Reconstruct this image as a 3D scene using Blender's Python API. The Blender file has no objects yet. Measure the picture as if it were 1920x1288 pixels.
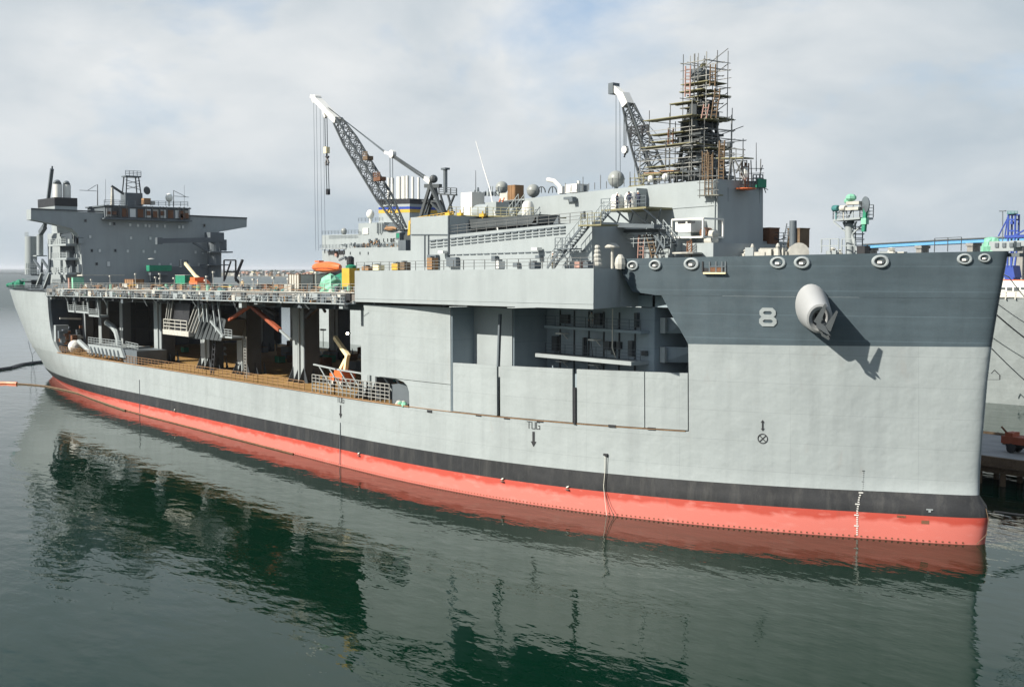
import bpy, bmesh, math, random
import numpy as np
from mathutils import Vector, Matrix
random.seed(7)
SC = bpy.context.scene
COL = SC.collection
V = Vector

# ------------------------------------------------------------------ camera
CF, CYAW, CPIT, CROL = 2218.85, 2.47139, -0.06256, 0.00213
CAM = V((295.815, -102.435, 25.542))
_cy, _sy, _cp, _sp = math.cos(CYAW), math.sin(CYAW), math.cos(CPIT), math.sin(CPIT)
FW = V((_cy*_cp, _sy*_cp, _sp)); _rt = V((_sy, -_cy, 0)); _up = _rt.cross(FW)
RT = math.cos(CROL)*_rt + math.sin(CROL)*_up
UP = -math.sin(CROL)*_rt + math.cos(CROL)*_up
cd = bpy.data.cameras.new('camera'); cam = bpy.data.objects.new('camera', cd); COL.objects.link(cam)
cam.matrix_world = Matrix(((RT.x, UP.x, -FW.x, CAM.x), (RT.y, UP.y, -FW.y, CAM.y), (RT.z, UP.z, -FW.z, CAM.z), (0, 0, 0, 1)))
cd.sensor_width = 36; cd.lens = CF/1920*36; cd.clip_start = 1; cd.clip_end = 200000
SC.camera = cam

# ------------------------------------------------------------------ sky, sun, exposure
SUN = V((-0.20, -1.0, 0.69)).normalized()          # towards the sun
SEL = math.asin(SUN.z); SROT = math.atan2(SUN.x, SUN.y)
w = bpy.data.worlds.new('World'); SC.world = w; w.use_nodes = True
nt = w.node_tree; N = nt.nodes; Lk = nt.links
bg = N['Background']
sky = N.new('ShaderNodeTexSky'); sky.sky_type = 'NISHITA'; sky.sun_disc = False
sky.sun_elevation = SEL; sky.sun_rotation = SROT; sky.air_density = 1.0; sky.dust_density = 1.2
tc = N.new('ShaderNodeTexCoord'); sep = N.new('ShaderNodeSeparateXYZ'); Lk.new(tc.outputs['Generated'], sep.inputs[0])
def mth(op, a, b=None, c=None, tree=None):
    t = tree or nt
    n = t.nodes.new('ShaderNodeMath'); n.operation = op
    for i, q in enumerate((a, b, c)):
        if q is None: continue
        if isinstance(q, (int, float)): n.inputs[i].default_value = q
        else: t.links.new(q, n.inputs[i])
    return n.outputs[0]
az = mth('ABSOLUTE', sep.outputs[2]); den = mth('ADD', az, 0.38)
cx_ = mth('DIVIDE', sep.outputs[0], den); cy_ = mth('DIVIDE', sep.outputs[1], den)
comb = N.new('ShaderNodeCombineXYZ'); Lk.new(cx_, comb.inputs[0]); Lk.new(cy_, comb.inputs[1]); comb.inputs[2].default_value = 3.7
def wnoise(scale, detail, rough, dist, off):
    m = N.new('ShaderNodeMapping'); m.inputs['Location'].default_value = off; Lk.new(comb.outputs[0], m.inputs[0])
    n = N.new('ShaderNodeTexNoise'); n.inputs['Scale'].default_value = scale; n.inputs['Detail'].default_value = detail
    n.inputs['Roughness'].default_value = rough; n.inputs['Distortion'].default_value = dist; Lk.new(m.outputs[0], n.inputs['Vector'])
    return n.outputs['Fac']
def wramp(fac, stops):
    r = N.new('ShaderNodeValToRGB'); e = r.color_ramp.elements
    e[0].position, e[0].color = stops[0][0], (*stops[0][1], 1); e[1].position, e[1].color = stops[1][0], (*stops[1][1], 1)
    for p_, c_ in stops[2:]:
        q = e.new(p_); q.color = (*c_, 1)
    Lk.new(fac, r.inputs[0]); return r.outputs[0]
def wmix(f, a, b):
    n = N.new('ShaderNodeMix'); n.data_type = 'RGBA'
    if isinstance(f, float): n.inputs['Factor'].default_value = f
    else: Lk.new(f, n.inputs['Factor'])
    for i, q in ((6, a), (7, b)):
        if isinstance(q, tuple): n.inputs[i].default_value = (*q, 1)
        else: Lk.new(q, n.inputs[i])
    return n.outputs[2]
lowc = N.new('ShaderNodeMapRange'); Lk.new(az, lowc.inputs[0]); lowc.inputs[1].default_value = 0.0; lowc.inputs[2].default_value = 0.6; lowc.inputs[3].default_value = 0.13; lowc.inputs[4].default_value = -0.06
cov = wramp(mth('ADD', wnoise(1.9, 9, 0.56, 0.25, (3.1, 1.9, 0)), lowc.outputs[0]), [(0.36, (0, 0, 0)), (0.56, (1, 1, 1))])
shade = wramp(wnoise(2.3, 9, 0.52, 0.2, (5.2, 2.1, 0)), [(0.34, (3.5, 4.1, 4.6)), (0.66, (6.0, 6.2, 6.3))])
clear = wmix(0.4, sky.outputs[0], (2.3, 3.9, 6.3))
cl = wmix(cov, clear, shade)
hz = wramp(az, [(0.0, (1, 1, 1)), (0.16, (0, 0, 0))])
hzf = mth('MULTIPLY', hz, 0.62)
Lk.new(wmix(hzf, cl, (3.9, 4.5, 4.95)), bg.inputs[0])
bg.inputs[1].default_value = 0.070
sl = bpy.data.lights.new('sun', 'SUN'); sl.energy = 4.6; sl.angle = math.radians(0.6); sl.color = (1.0, 0.935, 0.825)
so = bpy.data.objects.new('sun', sl); COL.objects.link(so); so.rotation_euler = SUN.to_track_quat('Z', 'Y').to_euler(); so.location = (0, -300, 400)
SC.view_settings.view_transform = 'Standard'; SC.view_settings.look = 'None'
SC.view_settings.exposure = 0.95; SC.view_settings.gamma = 1.0; SC.view_settings.use_curve_mapping = False
SC.render.engine = 'CYCLES'
SC.cycles.max_bounces = 6; SC.cycles.diffuse_bounces = 3; SC.cycles.glossy_bounces = 3

# ------------------------------------------------------------------ helpers
def ray(u, v): return FW + RT*((u-960)/CF) - UP*((v-644)/CF)
def P(u, v, ax, val):
    "photo pixel -> point on the plane ax = val (ship metres: x forward, y to port, z up from the water)"
    d = ray(u, v); i = 'xyz'.index(ax); return CAM + d*((val-CAM[i])/d[i])

LOC = {}
class MB:
    def __init__(s): s.v = []; s.f = []; s.m = []
    def add(s, vs, fs, m=0):
        b = len(s.v); s.v += [V(q) for q in vs]
        for f in fs: s.f.append([b+i for i in f]); s.m.append(m)
        return s
    def hexa(s, q, m=0): return s.add(q, [(0, 3, 2, 1), (4, 5, 6, 7), (0, 1, 5, 4), (1, 2, 6, 5), (2, 3, 7, 6), (3, 0, 4, 7)], m)
    def box(s, a, b, m=0):
        x0, y0, z0 = a; x1, y1, z1 = b
        return s.hexa([(x0, y0, z0), (x1, y0, z0), (x1, y1, z0), (x0, y1, z0), (x0, y0, z1), (x1, y0, z1), (x1, y1, z1), (x0, y1, z1)], m)
    def cbox(s, c, d, m=0, rz=0.0):
        h = V(d)/2; R = Matrix.Rotation(rz, 3, 'Z'); c = V(c)
        q = [c + R @ V((sx*h.x, sy*h.y, sz*h.z)) for sz in (-1, 1) for sx, sy in ((-1, -1), (1, -1), (1, 1), (-1, 1))]
        return s.hexa(q, m)
    def frame(s, p, q):
        d = V(q)-V(p); l = d.length; d = d/l if l else V((0, 0, 1))
        a = V((0, 0, 1)) if abs(d.z) < 0.95 else V((1, 0, 0))
        x = d.cross(a).normalized(); y = x.cross(d).normalized(); return d, x, y
    def bar(s, p, q, wd, h=None, m=0):
        h = wd if h is None else h; p = V(p); q = V(q); d, x, y = s.frame(p, q); x = x*wd/2; y = y*h/2
        return s.hexa([p-x-y, p+x-y, p+x+y, p-x+y, q-x-y, q+x-y, q+x+y, q-x+y], m)
    def tube(s, p, q, r, n=6, r2=None, m=0):
        r2 = r if r2 is None else r2; p = V(p); q = V(q); d, x, y = s.frame(p, q); vs = []
        for c, rr in ((p, r), (q, r2)):
            for i in range(n):
                a = 2*math.pi*i/n; vs.append(c + x*math.cos(a)*rr + y*math.sin(a)*rr)
        fs = [(i, (i+1) % n, n+(i+1) % n, n+i) for i in range(n)] + [tuple(range(n))[::-1], tuple(range(n, 2*n))]
        return s.add(vs, fs, m)
    def path(s, pts, r, n=5, m=0):
        pts = [V(q) for q in pts]; vs = []; N_ = len(pts)
        for k, c in enumerate(pts):
            a = pts[max(k-1, 0)]; b = pts[min(k+1, N_-1)]; d, x, y = s.frame(a, b)
            for i in range(n):
                t = 2*math.pi*i/n; vs.append(c + x*math.cos(t)*r + y*math.sin(t)*r)
        fs = [(k*n+i, k*n+(i+1) % n, (k+1)*n+(i+1) % n, (k+1)*n+i) for k in range(N_-1) for i in range(n)]
        fs += [tuple(range(n))[::-1], tuple(range((N_-1)*n, N_*n))]
        return s.add(vs, fs, m)
    def prism(s, poly, vec, m=0):
        poly = [V(q) for q in poly]; n = len(poly); vec = V(vec)
        return s.add(poly + [q+vec for q in poly], [tuple(range(n))[::-1], tuple(range(n, 2*n))] + [(i, (i+1) % n, n+(i+1) % n, n+i) for i in range(n)], m)
    def lathe(s, o, ax, prof, n=16, m=0, closed=False):
        o = V(o); ax = V(ax).normalized(); a = V((0, 0, 1)) if abs(ax.z) < 0.95 else V((1, 0, 0))
        x = ax.cross(a).normalized(); y = ax.cross(x); vs = []
        for r, h in prof:
            for i in range(n):
                t = 2*math.pi*i/n; vs.append(o + ax*h + (x*math.cos(t)+y*math.sin(t))*r)
        K = len(prof); fs = []
        for k in range(K if closed else K-1):
            k2 = (k+1) % K
            fs += [(k*n+i, k*n+(i+1) % n, k2*n+(i+1) % n, k2*n+i) for i in range(n)]
        if not closed: fs += [tuple(range(n))[::-1], tuple(range((K-1)*n, K*n))]
        return s.add(vs, fs, m)
    def ball(s, c, r, m=0, n=14, k=9, sz=1.0):
        return s.lathe(c, (0, 0, 1), [(max(r*math.sin(math.pi*i/k), 0.002), -r*sz*math.cos(math.pi*i/k)) for i in range(k+1)], n, m)
    def rail(s, pts, h=1.1, step=1.8, r=0.035, bars=3, m=0):
        pts = [V(q) for q in pts]
        for a, b in zip(pts, pts[1:]):
            k = max(1, round((b-a).length/step))
            for i in range(k+1):
                c = a.lerp(b, i/k); s.bar(c, c+V((0, 0, h)), r*2, None, m)
            for j in range(1, bars+1):
                z = V((0, 0, h*j/bars)); s.bar(a+z, b+z, r*1.7, None, m)
        return s
    def ladder(s, a, b, wd=0.5, r=0.04, step=0.33, side=None, m=0):
        a = V(a); b = V(b); d = (b-a).normalized()
        sd = V(side).normalized() if side is not None else d.cross(V((0, 0, 1)) if abs(d.z) < .95 else V((1, 0, 0))).normalized()
        sd = sd*wd/2
        s.bar(a-sd, b-sd, r*2, None, m); s.bar(a+sd, b+sd, r*2, None, m)
        k = int((b-a).length/step)
        for i in range(1, k): c = a.lerp(b, i/k); s.bar(c-sd, c+sd, r*1.6, None, m)
        return s
    def build(s, name, mats, parent=None, smooth=False, kind=None, label=None, loc=None):
        off = V((0, 0, 0))
        if parent is not None: off = LOC[parent.name]
        elif loc is not None: off = V(loc)
        me = bpy.data.meshes.new(name); me.from_pydata([tuple(q-off) for q in s.v], [], s.f)
        for mt in (mats if isinstance(mats, (list, tuple)) else [mats]): me.materials.append(mt)
        me.polygons.foreach_set('material_index', s.m)
        bm = bmesh.new(); bm.from_mesh(me); bmesh.ops.recalc_face_normals(bm, faces=bm.faces); bm.to_mesh(me); bm.free()
        if smooth:
            me.polygons.foreach_set('use_smooth', [True]*len(me.polygons))
            me.set_sharp_from_angle(angle=math.radians(38))
        o = bpy.data.objects.new(name, me); COL.objects.link(o)
        LOC[o.name] = off
        if parent is not None: o.parent = parent
        else: o.location = off
        if kind: o['kind'] = kind
        if label: o['label'] = label
        return o
def tag(o, label, cat, group=None):
    o['label'] = label; o['category'] = cat
    if group: o['group'] = group
    return o
def thing(name, label, cat, loc, group=None):
    o = bpy.data.objects.new(name, None); COL.objects.link(o); o.location = loc; o.empty_display_size = 0.5
    LOC[o.name] = V(loc); return tag(o, label, cat, group)
def dup(root, loc, label=None, rz=None):
    r = root.copy(); COL.objects.link(r); r.location = loc; LOC[r.name] = V(loc)
    if rz is not None: r.rotation_euler[2] = rz
    if label: r['label'] = label
    for ch in root.children:
        c = ch.copy(); COL.objects.link(c); c.parent = r
        for g in ch.children:
            d = g.copy(); COL.objects.link(d); d.parent = c
    return r

REG = {}
def reg(o, noun, where, cat, group):
    "register a repeat: its label gets its place among its look-alikes once all are built"
    o['category'] = cat; o['group'] = group; REG.setdefault((noun, where), []).append(o); return o
ORD = ('first second third fourth fifth sixth seventh eighth ninth tenth eleventh twelfth thirteenth fourteenth fifteenth sixteenth seventeenth eighteenth nineteenth twentieth').split()
def ordn(i):
    if i < 20: return ORD[i]
    return ('', '', 'twenty', 'thirty', 'forty', 'fifty')[(i+1)//10]+('-'+ORD[(i+1) % 10-1] if (i+1) % 10 else 'th')
def px_u(p): d = V(p)-CAM; return 960+CF*d.dot(RT)/d.dot(FW)
def finish_labels():
    for (noun, where), L_ in REG.items():
        L_.sort(key=lambda o: px_u(LOC[o.name]))
        for i, o in enumerate(L_): o['label'] = f'{noun} {where}' if len(L_) == 1 else f'{ordn(i)} {noun} from the left {where}'
# ------------------------------------------------------------------ materials
def mat(name, col, rough=0.5, var=0.08, scale=0.35, streak=0.0, *a_, hs=0.0, **k_): return mat_(name, col, rough, var, scale, streak, *a_, hs=hs, **k_)
def mat_(name, col, rough=0.5, var=0.08, scale=0.35, streak=0.0, bump=0.0, bscale=1.0, metal=0.0, seams=None, rust=0.0, fine=0.0, spec=0.35, hs=0.0):
    m = bpy.data.materials.new(name); m.use_nodes = True; t = m.node_tree; n = t.nodes; b = n['Principled BSDF']
    b.inputs['Roughness'].default_value = rough; b.inputs['Metallic'].default_value = metal
    b.inputs['Specular IOR Level'].default_value = spec
    tcn = n.new('ShaderNodeTexCoord')
    def noise(sc, det=5, mapsc=(1, 1, 1), rg=0.55):
        mp = n.new('ShaderNodeMapping'); mp.inputs['Scale'].default_value = mapsc; t.links.new(tcn.outputs['Object'], mp.inputs[0])
        q = n.new('ShaderNodeTexNoise'); q.inputs['Scale'].default_value = sc; q.inputs['Detail'].default_value = det; q.inputs['Roughness'].default_value = rg
        t.links.new(mp.outputs[0], q.inputs['Vector']); return q.outputs['Fac']
    def ramp(f, p0, p1, a, b_):
        q = n.new('ShaderNodeMapRange'); q.inputs[1].default_value = p0; q.inputs[2].default_value = p1; q.inputs[3].default_value = a; q.inputs[4].default_value = b_
        t.links.new(f, q.inputs[0]); return q.outputs[0]
    val = ramp(noise(scale), 0.25, 0.75, 1-var, 1+var)
    if fine: val = mth('MULTIPLY', val, ramp(noise(6.0, 3), 0.3, 0.7, 1-fine, 1+fine), tree=t)
    if streak: val = mth('MULTIPLY', val, ramp(noise(0.55, 6, (1, 1, 0.07), 0.65), 0.45, 0.8, 1.0, 1-streak), tree=t)
    if hs: val = mth('MULTIPLY', val, ramp(noise(0.9, 6, (0.09, 0.09, 1.0), 0.65), 0.3, 0.72, 1-hs, 1+hs), tree=t)
    rgb = n.new('ShaderNodeMix'); rgb.data_type = 'RGBA'; rgb.blend_type = 'MULTIPLY'; rgb.inputs['Factor'].default_value = 1
    rgb.inputs[6].default_value = (*col, 1); t.links.new(val, rgb.inputs[7]); out = rgb.outputs[2]
    if rust:
        mx = n.new('ShaderNodeMix'); mx.data_type = 'RGBA'; t.links.new(ramp(noise(0.9, 8, (1, 1, 0.25), 0.7), 0.60, 0.74, 0, rust), mx.inputs['Factor'])
        t.links.new(out, mx.inputs[6]); mx.inputs[7].default_value = (0.2, 0.085, 0.03, 1); out = mx.outputs[2]
    if seams:
        sp = n.new('ShaderNodeSeparateXYZ'); t.links.new(tcn.outputs['Object'], sp.inputs[0])
        tot = None
        for axis, per, wd, amt in seams:
            fr = mth('FRACT', mth('DIVIDE', sp.outputs[axis], per, tree=t), tree=t)
            ln = mth('LESS_THAN', fr, wd/per, tree=t); ln = mth('MULTIPLY', ln, amt, tree=t)
            tot = ln if tot is None else mth('ADD', tot, ln, tree=t)
        k = mth('SUBTRACT', 1.0, tot, tree=t)
        r2 = n.new('ShaderNodeMix'); r2.data_type = 'RGBA'; r2.blend_type = 'MULTIPLY'; r2.inputs['Factor'].default_value = 1
        t.links.new(out, r2.inputs[6]); t.links.new(k, r2.inputs[7]); out = r2.outputs[2]
    t.links.new(out, b.inputs['Base Color'])
    rr = ramp(noise(1.3), 0.3, 0.7, max(rough-0.06, 0.03), min(rough+0.08, 1)); t.links.new(rr, b.inputs['Roughness'])
    if bump:
        bp = n.new('ShaderNodeBump'); bp.inputs['Strength'].default_value = 1; bp.inputs['Distance'].default_value = bump
        t.links.new(noise(bscale, 3), bp.inputs['Height']); t.links.new(bp.outputs[0], b.inputs['Normal'])
    return m
M = {}
M['haze'] = mat('haze grey ship paint', (0.268, 0.299, 0.305), 0.40, 0.07, 0.14, 0.17, 0.13, 0.38, rust=0.10, seams=[(2, 2.9, 0.05, 0.14), (0, 9.7, 0.05, 0.11)], fine=0.02, hs=0.035)
M['haze2'] = mat('haze grey plain paint', (0.262, 0.293, 0.302), 0.45, 0.07, 0.25, 0.12, 0.03, 0.5, fine=0.02)
M['dark'] = mat('ocean grey bow paint', (0.058, 0.080, 0.094), 0.38, 0.16, 0.16, 0.22, 0.05, 0.4, seams=[(2, 2.35, 0.07, -0.35)], fine=0.04, hs=0.13)
M['deckgrey'] = mat('dark deck grey paint', (0.06, 0.07, 0.075), 0.6, 0.12, 0.4, 0.0)
M['black'] = mat('black boot topping', (0.021, 0.022, 0.024), 0.45, 0.25, 0.3, 0.0, fine=0.15)
M['blackm'] = mat('black painted steel', (0.02, 0.021, 0.024), 0.5, 0.15, 0.6)
M['steel'] = mat('shadow grey steel', (0.092, 0.110, 0.124), 0.5, 0.12, 0.5, 0.1)
M['white'] = mat('white paint', (0.58, 0.58, 0.55), 0.45, 0.08, 0.4, 0.1)
M['offwhite'] = mat('weathered white canvas', (0.38, 0.375, 0.34), 0.8, 0.2, 1.5)
M['orange'] = mat('orange enamel', (0.55, 0.125, 0.035), 0.45, 0.15, 0.8)
M['yellow'] = mat('yellow enamel', (0.48, 0.30, 0.04), 0.5, 0.15, 0.6)
M['cream'] = mat('cream enamel', (0.72, 0.62, 0.38), 0.5, 0.1, 0.6)
M['green'] = mat('green tarpaulin', (0.015, 0.17, 0.10), 0.6, 0.2, 1.2, bump=0.05, bscale=3)
M['mint'] = mat('pale green plastic', (0.17, 0.40, 0.28), 0.6, 0.25, 1.2, bump=0.06, bscale=3)
M['teal'] = mat('teal netting', (0.035, 0.14, 0.14), 0.7, 0.3, 1.2)
M['blue'] = mat('crane blue enamel', (0.02, 0.05, 0.26), 0.5, 0.15, 0.2)
M['bridge'] = mat('bridge blue paint', (0.09, 0.28, 0.50), 0.5, 0.08, 0.05)
M['concrete'] = mat('pale concrete', (0.22, 0.215, 0.20), 0.85, 0.2, 0.3, 0.1)
M['timber'] = mat('weathered timber', (0.13, 0.09, 0.055), 0.85, 0.25, 1.0, fine=0.2)
M['plank'] = mat('scaffold plank', (0.175, 0.165, 0.095), 0.85, 0.3, 1.2)
M['ply'] = mat('plywood crate', (0.24, 0.14, 0.07), 0.8, 0.25, 1.0)
M['rust'] = mat('rust brown steel', (0.13, 0.062, 0.034), 0.8, 0.3, 0.8, fine=0.2)
M['gold'] = mat('galvanised pipe', (0.3, 0.3, 0.28), 0.4, 0.15, 1.0, metal=0.3)
M['pink'] = mat('pale pink board', (0.30, 0.18, 0.15), 0.7, 0.25, 1.0)
M['pipe'] = mat('dull scaffold tube', (0.11, 0.115, 0.115), 0.5, 0.3, 1.0)
M['mastm'] = mat('dark mast steel', (0.05, 0.058, 0.062), 0.5, 0.2, 0.6)
M['rope'] = mat('pale rope', (0.55, 0.53, 0.46), 0.9, 0.1, 2.0)
M['hose'] = mat('black rubber hose', (0.02, 0.02, 0.02), 0.5, 0.2, 1.0)
M['skin'] = mat('skin', (0.45, 0.25, 0.17), 0.6, 0.05, 3)
M['navy'] = mat('navy overalls', (0.02, 0.025, 0.05), 0.8, 0.2, 4)
M['greyov'] = mat('grey overalls', (0.30, 0.31, 0.30), 0.8, 0.2, 4)
M['tan'] = mat('tan overalls', (0.42, 0.33, 0.2), 0.8, 0.2, 4)
M['rubber'] = mat('tyre rubber', (0.02, 0.02, 0.02), 0.8, 0.1, 3)
M['dome'] = mat('radome fibreglass', (0.23, 0.245, 0.235), 0.4, 0.05, 0.5)
M['domew'] = mat('white radome fibreglass', (0.72, 0.72, 0.66), 0.4, 0.05, 0.5)
M['column'] = mat('column paint with shade', (0.048, 0.056, 0.064), 0.5, 0.12, 0.5, 0.1)  # for column faces turned from the sun, their shade put in the colour
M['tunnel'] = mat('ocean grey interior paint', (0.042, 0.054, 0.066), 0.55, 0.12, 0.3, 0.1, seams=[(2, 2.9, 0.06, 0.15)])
M['recess'] = mat('haze grey with recess shade', (0.23, 0.285, 0.32), 0.5, 0.12, 0.3, 0.15, seams=[(2, 2.9, 0.06, 0.15), (0, 2.4, 0.05, 0.12)])  # copy of the haze grey paint with the recess's bluish shade in its colour
M['deckrust'] = mat('primed orange deck', (0.25, 0.15, 0.05), 0.8, 0.22, 0.35, fine=0.12)
M['flight'] = mat('flight deck coating', (0.12, 0.11, 0.10), 0.9, 0.3, 0.3)
M['redbrown'] = mat('red oxide and shaded orange', (0.26, 0.065, 0.03), 0.7, 0.2, 0.8, fine=0.1)  # primer on the brace; on the truck, orange darkened for shade
M['glass'] = mat('dark window glass', (0.015, 0.02, 0.025), 0.08, 0.05, 1, spec=0.5)
M['paleglass'] = mat('light window glass', (0.55, 0.58, 0.58), 0.2, 0.05, 1, spec=0.5)
def lamp_mat(name, c, e):
    m = bpy.data.materials.new(name); m.use_nodes = True; b = m.node_tree.nodes['Principled BSDF']
    b.inputs['Base Color'].default_value = (*c, 1); b.inputs['Emission Color'].default_value = (*c, 1); b.inputs['Emission Strength'].default_value = e; return m
M['lamp'] = lamp_mat('lit floodlight lens', (1, 0.93, 0.7), 12)
# red antifouling with a faded lower band and black runs below the boot top
def red_mat():
    m = bpy.data.materials.new('red antifouling paint'); m.use_nodes = True; t = m.node_tree; n = t.nodes; b = n['Principled BSDF']
    tcn = n.new('ShaderNodeTexCoord'); sp = n.new('ShaderNodeSeparateXYZ'); t.links.new(tcn.outputs['Object'], sp.inputs[0])
    def noise(sc, ms, det=6):
        mp = n.new('ShaderNodeMapping'); mp.inputs['Scale'].default_value = ms; t.links.new(tcn.outputs['Object'], mp.inputs[0])
        q = n.new('ShaderNodeTexNoise'); q.inputs['Scale'].default_value = sc; q.inputs['Detail'].default_value = det; t.links.new(mp.outputs[0], q.inputs['Vector']); return q.outputs['Fac']
    # height of the fading line: follows the trim of the paint line
    base = mth('ADD', mth('MULTIPLY', sp.outputs[0], 0.0046, tree=t), 0.80, tree=t)
    edge = mth('ADD', base, mth('MULTIPLY', mth('SUBTRACT', noise(0.45, (1, 1, 0.3)), 0.5, tree=t), 1.3, tree=t), tree=t)
    d = n.new('ShaderNodeMapRange'); t.links.new(mth('SUBTRACT', edge, sp.outputs[2], tree=t), d.inputs[0]); d.inputs[1].default_value = -0.12; d.inputs[2].default_value = 0.25
    mx = n.new('ShaderNodeMix'); mx.data_type = 'RGBA'; t.links.new(d.outputs[0], mx.inputs['Factor'])
    mx.inputs[6].default_value = (0.37, 0.052, 0.033, 1); mx.inputs[7].default_value = (0.50, 0.135, 0.108, 1)
    f2 = n.new('ShaderNodeMapRange'); t.links.new(noise(0.7, (1, 1, 2.5), 8), f2.inputs[0]); f2.inputs[1].default_value = 0.55; f2.inputs[2].default_value = 0.8; f2.inputs[4].default_value = 0.8
    m2 = n.new('ShaderNodeMix'); m2.data_type = 'RGBA'; t.links.new(f2.outputs[0], m2.inputs['Factor']); t.links.new(mx.outputs[2], m2.inputs[6]); m2.inputs[7].default_value = (0.52, 0.19, 0.16, 1)
    f3 = n.new('ShaderNodeMapRange'); t.links.new(noise(0.9, (1, 1, 0.12), 6), f3.inputs[0]); f3.inputs[1].default_value = 0.66; f3.inputs[2].default_value = 0.82; f3.inputs[4].default_value = 0.6
    m3 = n.new('ShaderNodeMix'); m3.data_type = 'RGBA'; t.links.new(f3.outputs[0], m3.inputs['Factor']); t.links.new(m2.outputs[2], m3.inputs[6]); m3.inputs[7].default_value = (0.16, 0.05, 0.035, 1)
    t.links.new(m3.outputs[2], b.inputs['Base Color']); b.inputs['Roughness'].default_value = 0.55
    return m
M['red'] = red_mat()
# boot topping with pale scuffs running down it
def boot_mat():
    m = M['black']; t = m.node_tree; n = t.nodes; b = n['Principled BSDF']
    src = b.inputs['Base Color'].links[0].from_socket
    tcn = n.new('ShaderNodeTexCoord'); mp = n.new('ShaderNodeMapping'); mp.inputs['Scale'].default_value = (1, 1, 0.1); t.links.new(tcn.outputs['Object'], mp.inputs[0])
    q = n.new('ShaderNodeTexNoise'); q.inputs['Scale'].default_value = 0.8; q.inputs['Detail'].default_value = 8; q.inputs['Roughness'].default_value = 0.7; t.links.new(mp.outputs[0], q.inputs['Vector'])
    f = n.new('ShaderNodeMapRange'); t.links.new(q.outputs['Fac'], f.inputs[0]); f.inputs[1].default_value = 0.5; f.inputs[2].default_value = 0.78; f.inputs[4].default_value = 0.5
    mx = n.new('ShaderNodeMix'); mx.data_type = 'RGBA'; t.links.new(f.outputs[0], mx.inputs['Factor']); t.links.new(src, mx.inputs[6]); mx.inputs[7].default_value = (0.10, 0.098, 0.09, 1)
    t.links.new(mx.outputs[2], b.inputs['Base Color'])
boot_mat()
def water_mat():
    m = bpy.data.materials.new('harbour water'); m.use_nodes = True; t = m.node_tree; n = t.nodes; b = n['Principled BSDF']
    b.inputs['Base Color'].default_value = (0.0006, 0.0125, 0.0062, 1); b.inputs['Roughness'].default_value = 0.012; b.inputs['IOR'].default_value = 1.245; b.inputs['Specular Tint'].default_value = (0.5, 1.0, 0.78, 1)
    g = n.new('ShaderNodeNewGeometry')
    def noise(sc, det, rz, sx, rg=0.5):
        mp = n.new('ShaderNodeMapping'); mp.inputs['Rotation'].default_value = (0, 0, rz); mp.inputs['Scale'].default_value = (sx, 1, 1); t.links.new(g.outputs['Position'], mp.inputs[0])
        q = n.new('ShaderNodeTexNoise'); q.inputs['Scale'].default_value = sc; q.inputs['Detail'].default_value = det; q.inputs['Roughness'].default_value = rg
        t.links.new(mp.outputs[0], q.inputs['Vector']); return q.outputs['Fac']
    ds = n.new('ShaderNodeVectorMath'); ds.operation = 'DISTANCE'; t.links.new(g.outputs['Position'], ds.inputs[0]); ds.inputs[1].default_value = (150, -20, 0)
    ro = n.new('ShaderNodeMapRange'); t.links.new(ds.outputs['Value'], ro.inputs[0]); ro.inputs[1].default_value = 180; ro.inputs[2].default_value = 700; ro.inputs[3].default_value = 0.012; ro.inputs[4].default_value = 0.30; t.links.new(ro.outputs[0], b.inputs['Roughness'])
    h1 = mth('MULTIPLY', noise(0.16, 2, 0.9, 0.6), 0.16, tree=t)
    h2 = mth('MULTIPLY', noise(0.55, 3, 0.75, 0.5, 0.5), 0.092, tree=t)
    h3 = mth('MULTIPLY', noise(1.5, 2, 0.6, 0.45, 0.5), 0.017, tree=t)
    patch = n.new('ShaderNodeMapRange'); t.links.new(noise(0.03, 4, 0.6, 0.5), patch.inputs[0]); patch.inputs[1].default_value = 0.35; patch.inputs[2].default_value = 0.65; patch.inputs[3].default_value = 0.45; patch.inputs[4].default_value = 1.6
    hh = mth('ADD', mth('MULTIPLY', mth('ADD', h2, h3, tree=t), patch.outputs[0], tree=t), h1, tree=t)
    bp = n.new('ShaderNodeBump'); bp.inputs['Strength'].default_value = 1; bp.inputs['Distance'].default_value = 0.55; t.links.new(hh, bp.inputs['Height'])
    t.links.new(bp.outputs[0], b.inputs['Normal']); return m
M['water'] = water_mat()

# ------------------------------------------------------------------ water
mb = MB(); W_ = 60000
mb.add([(-W_, -W_, 0), (W_, -W_, 0), (W_, W_, 0), (-W_, W_, 0)], [(0, 1, 2, 3)])
mb.build('water', M['water'], kind='structure')

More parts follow.
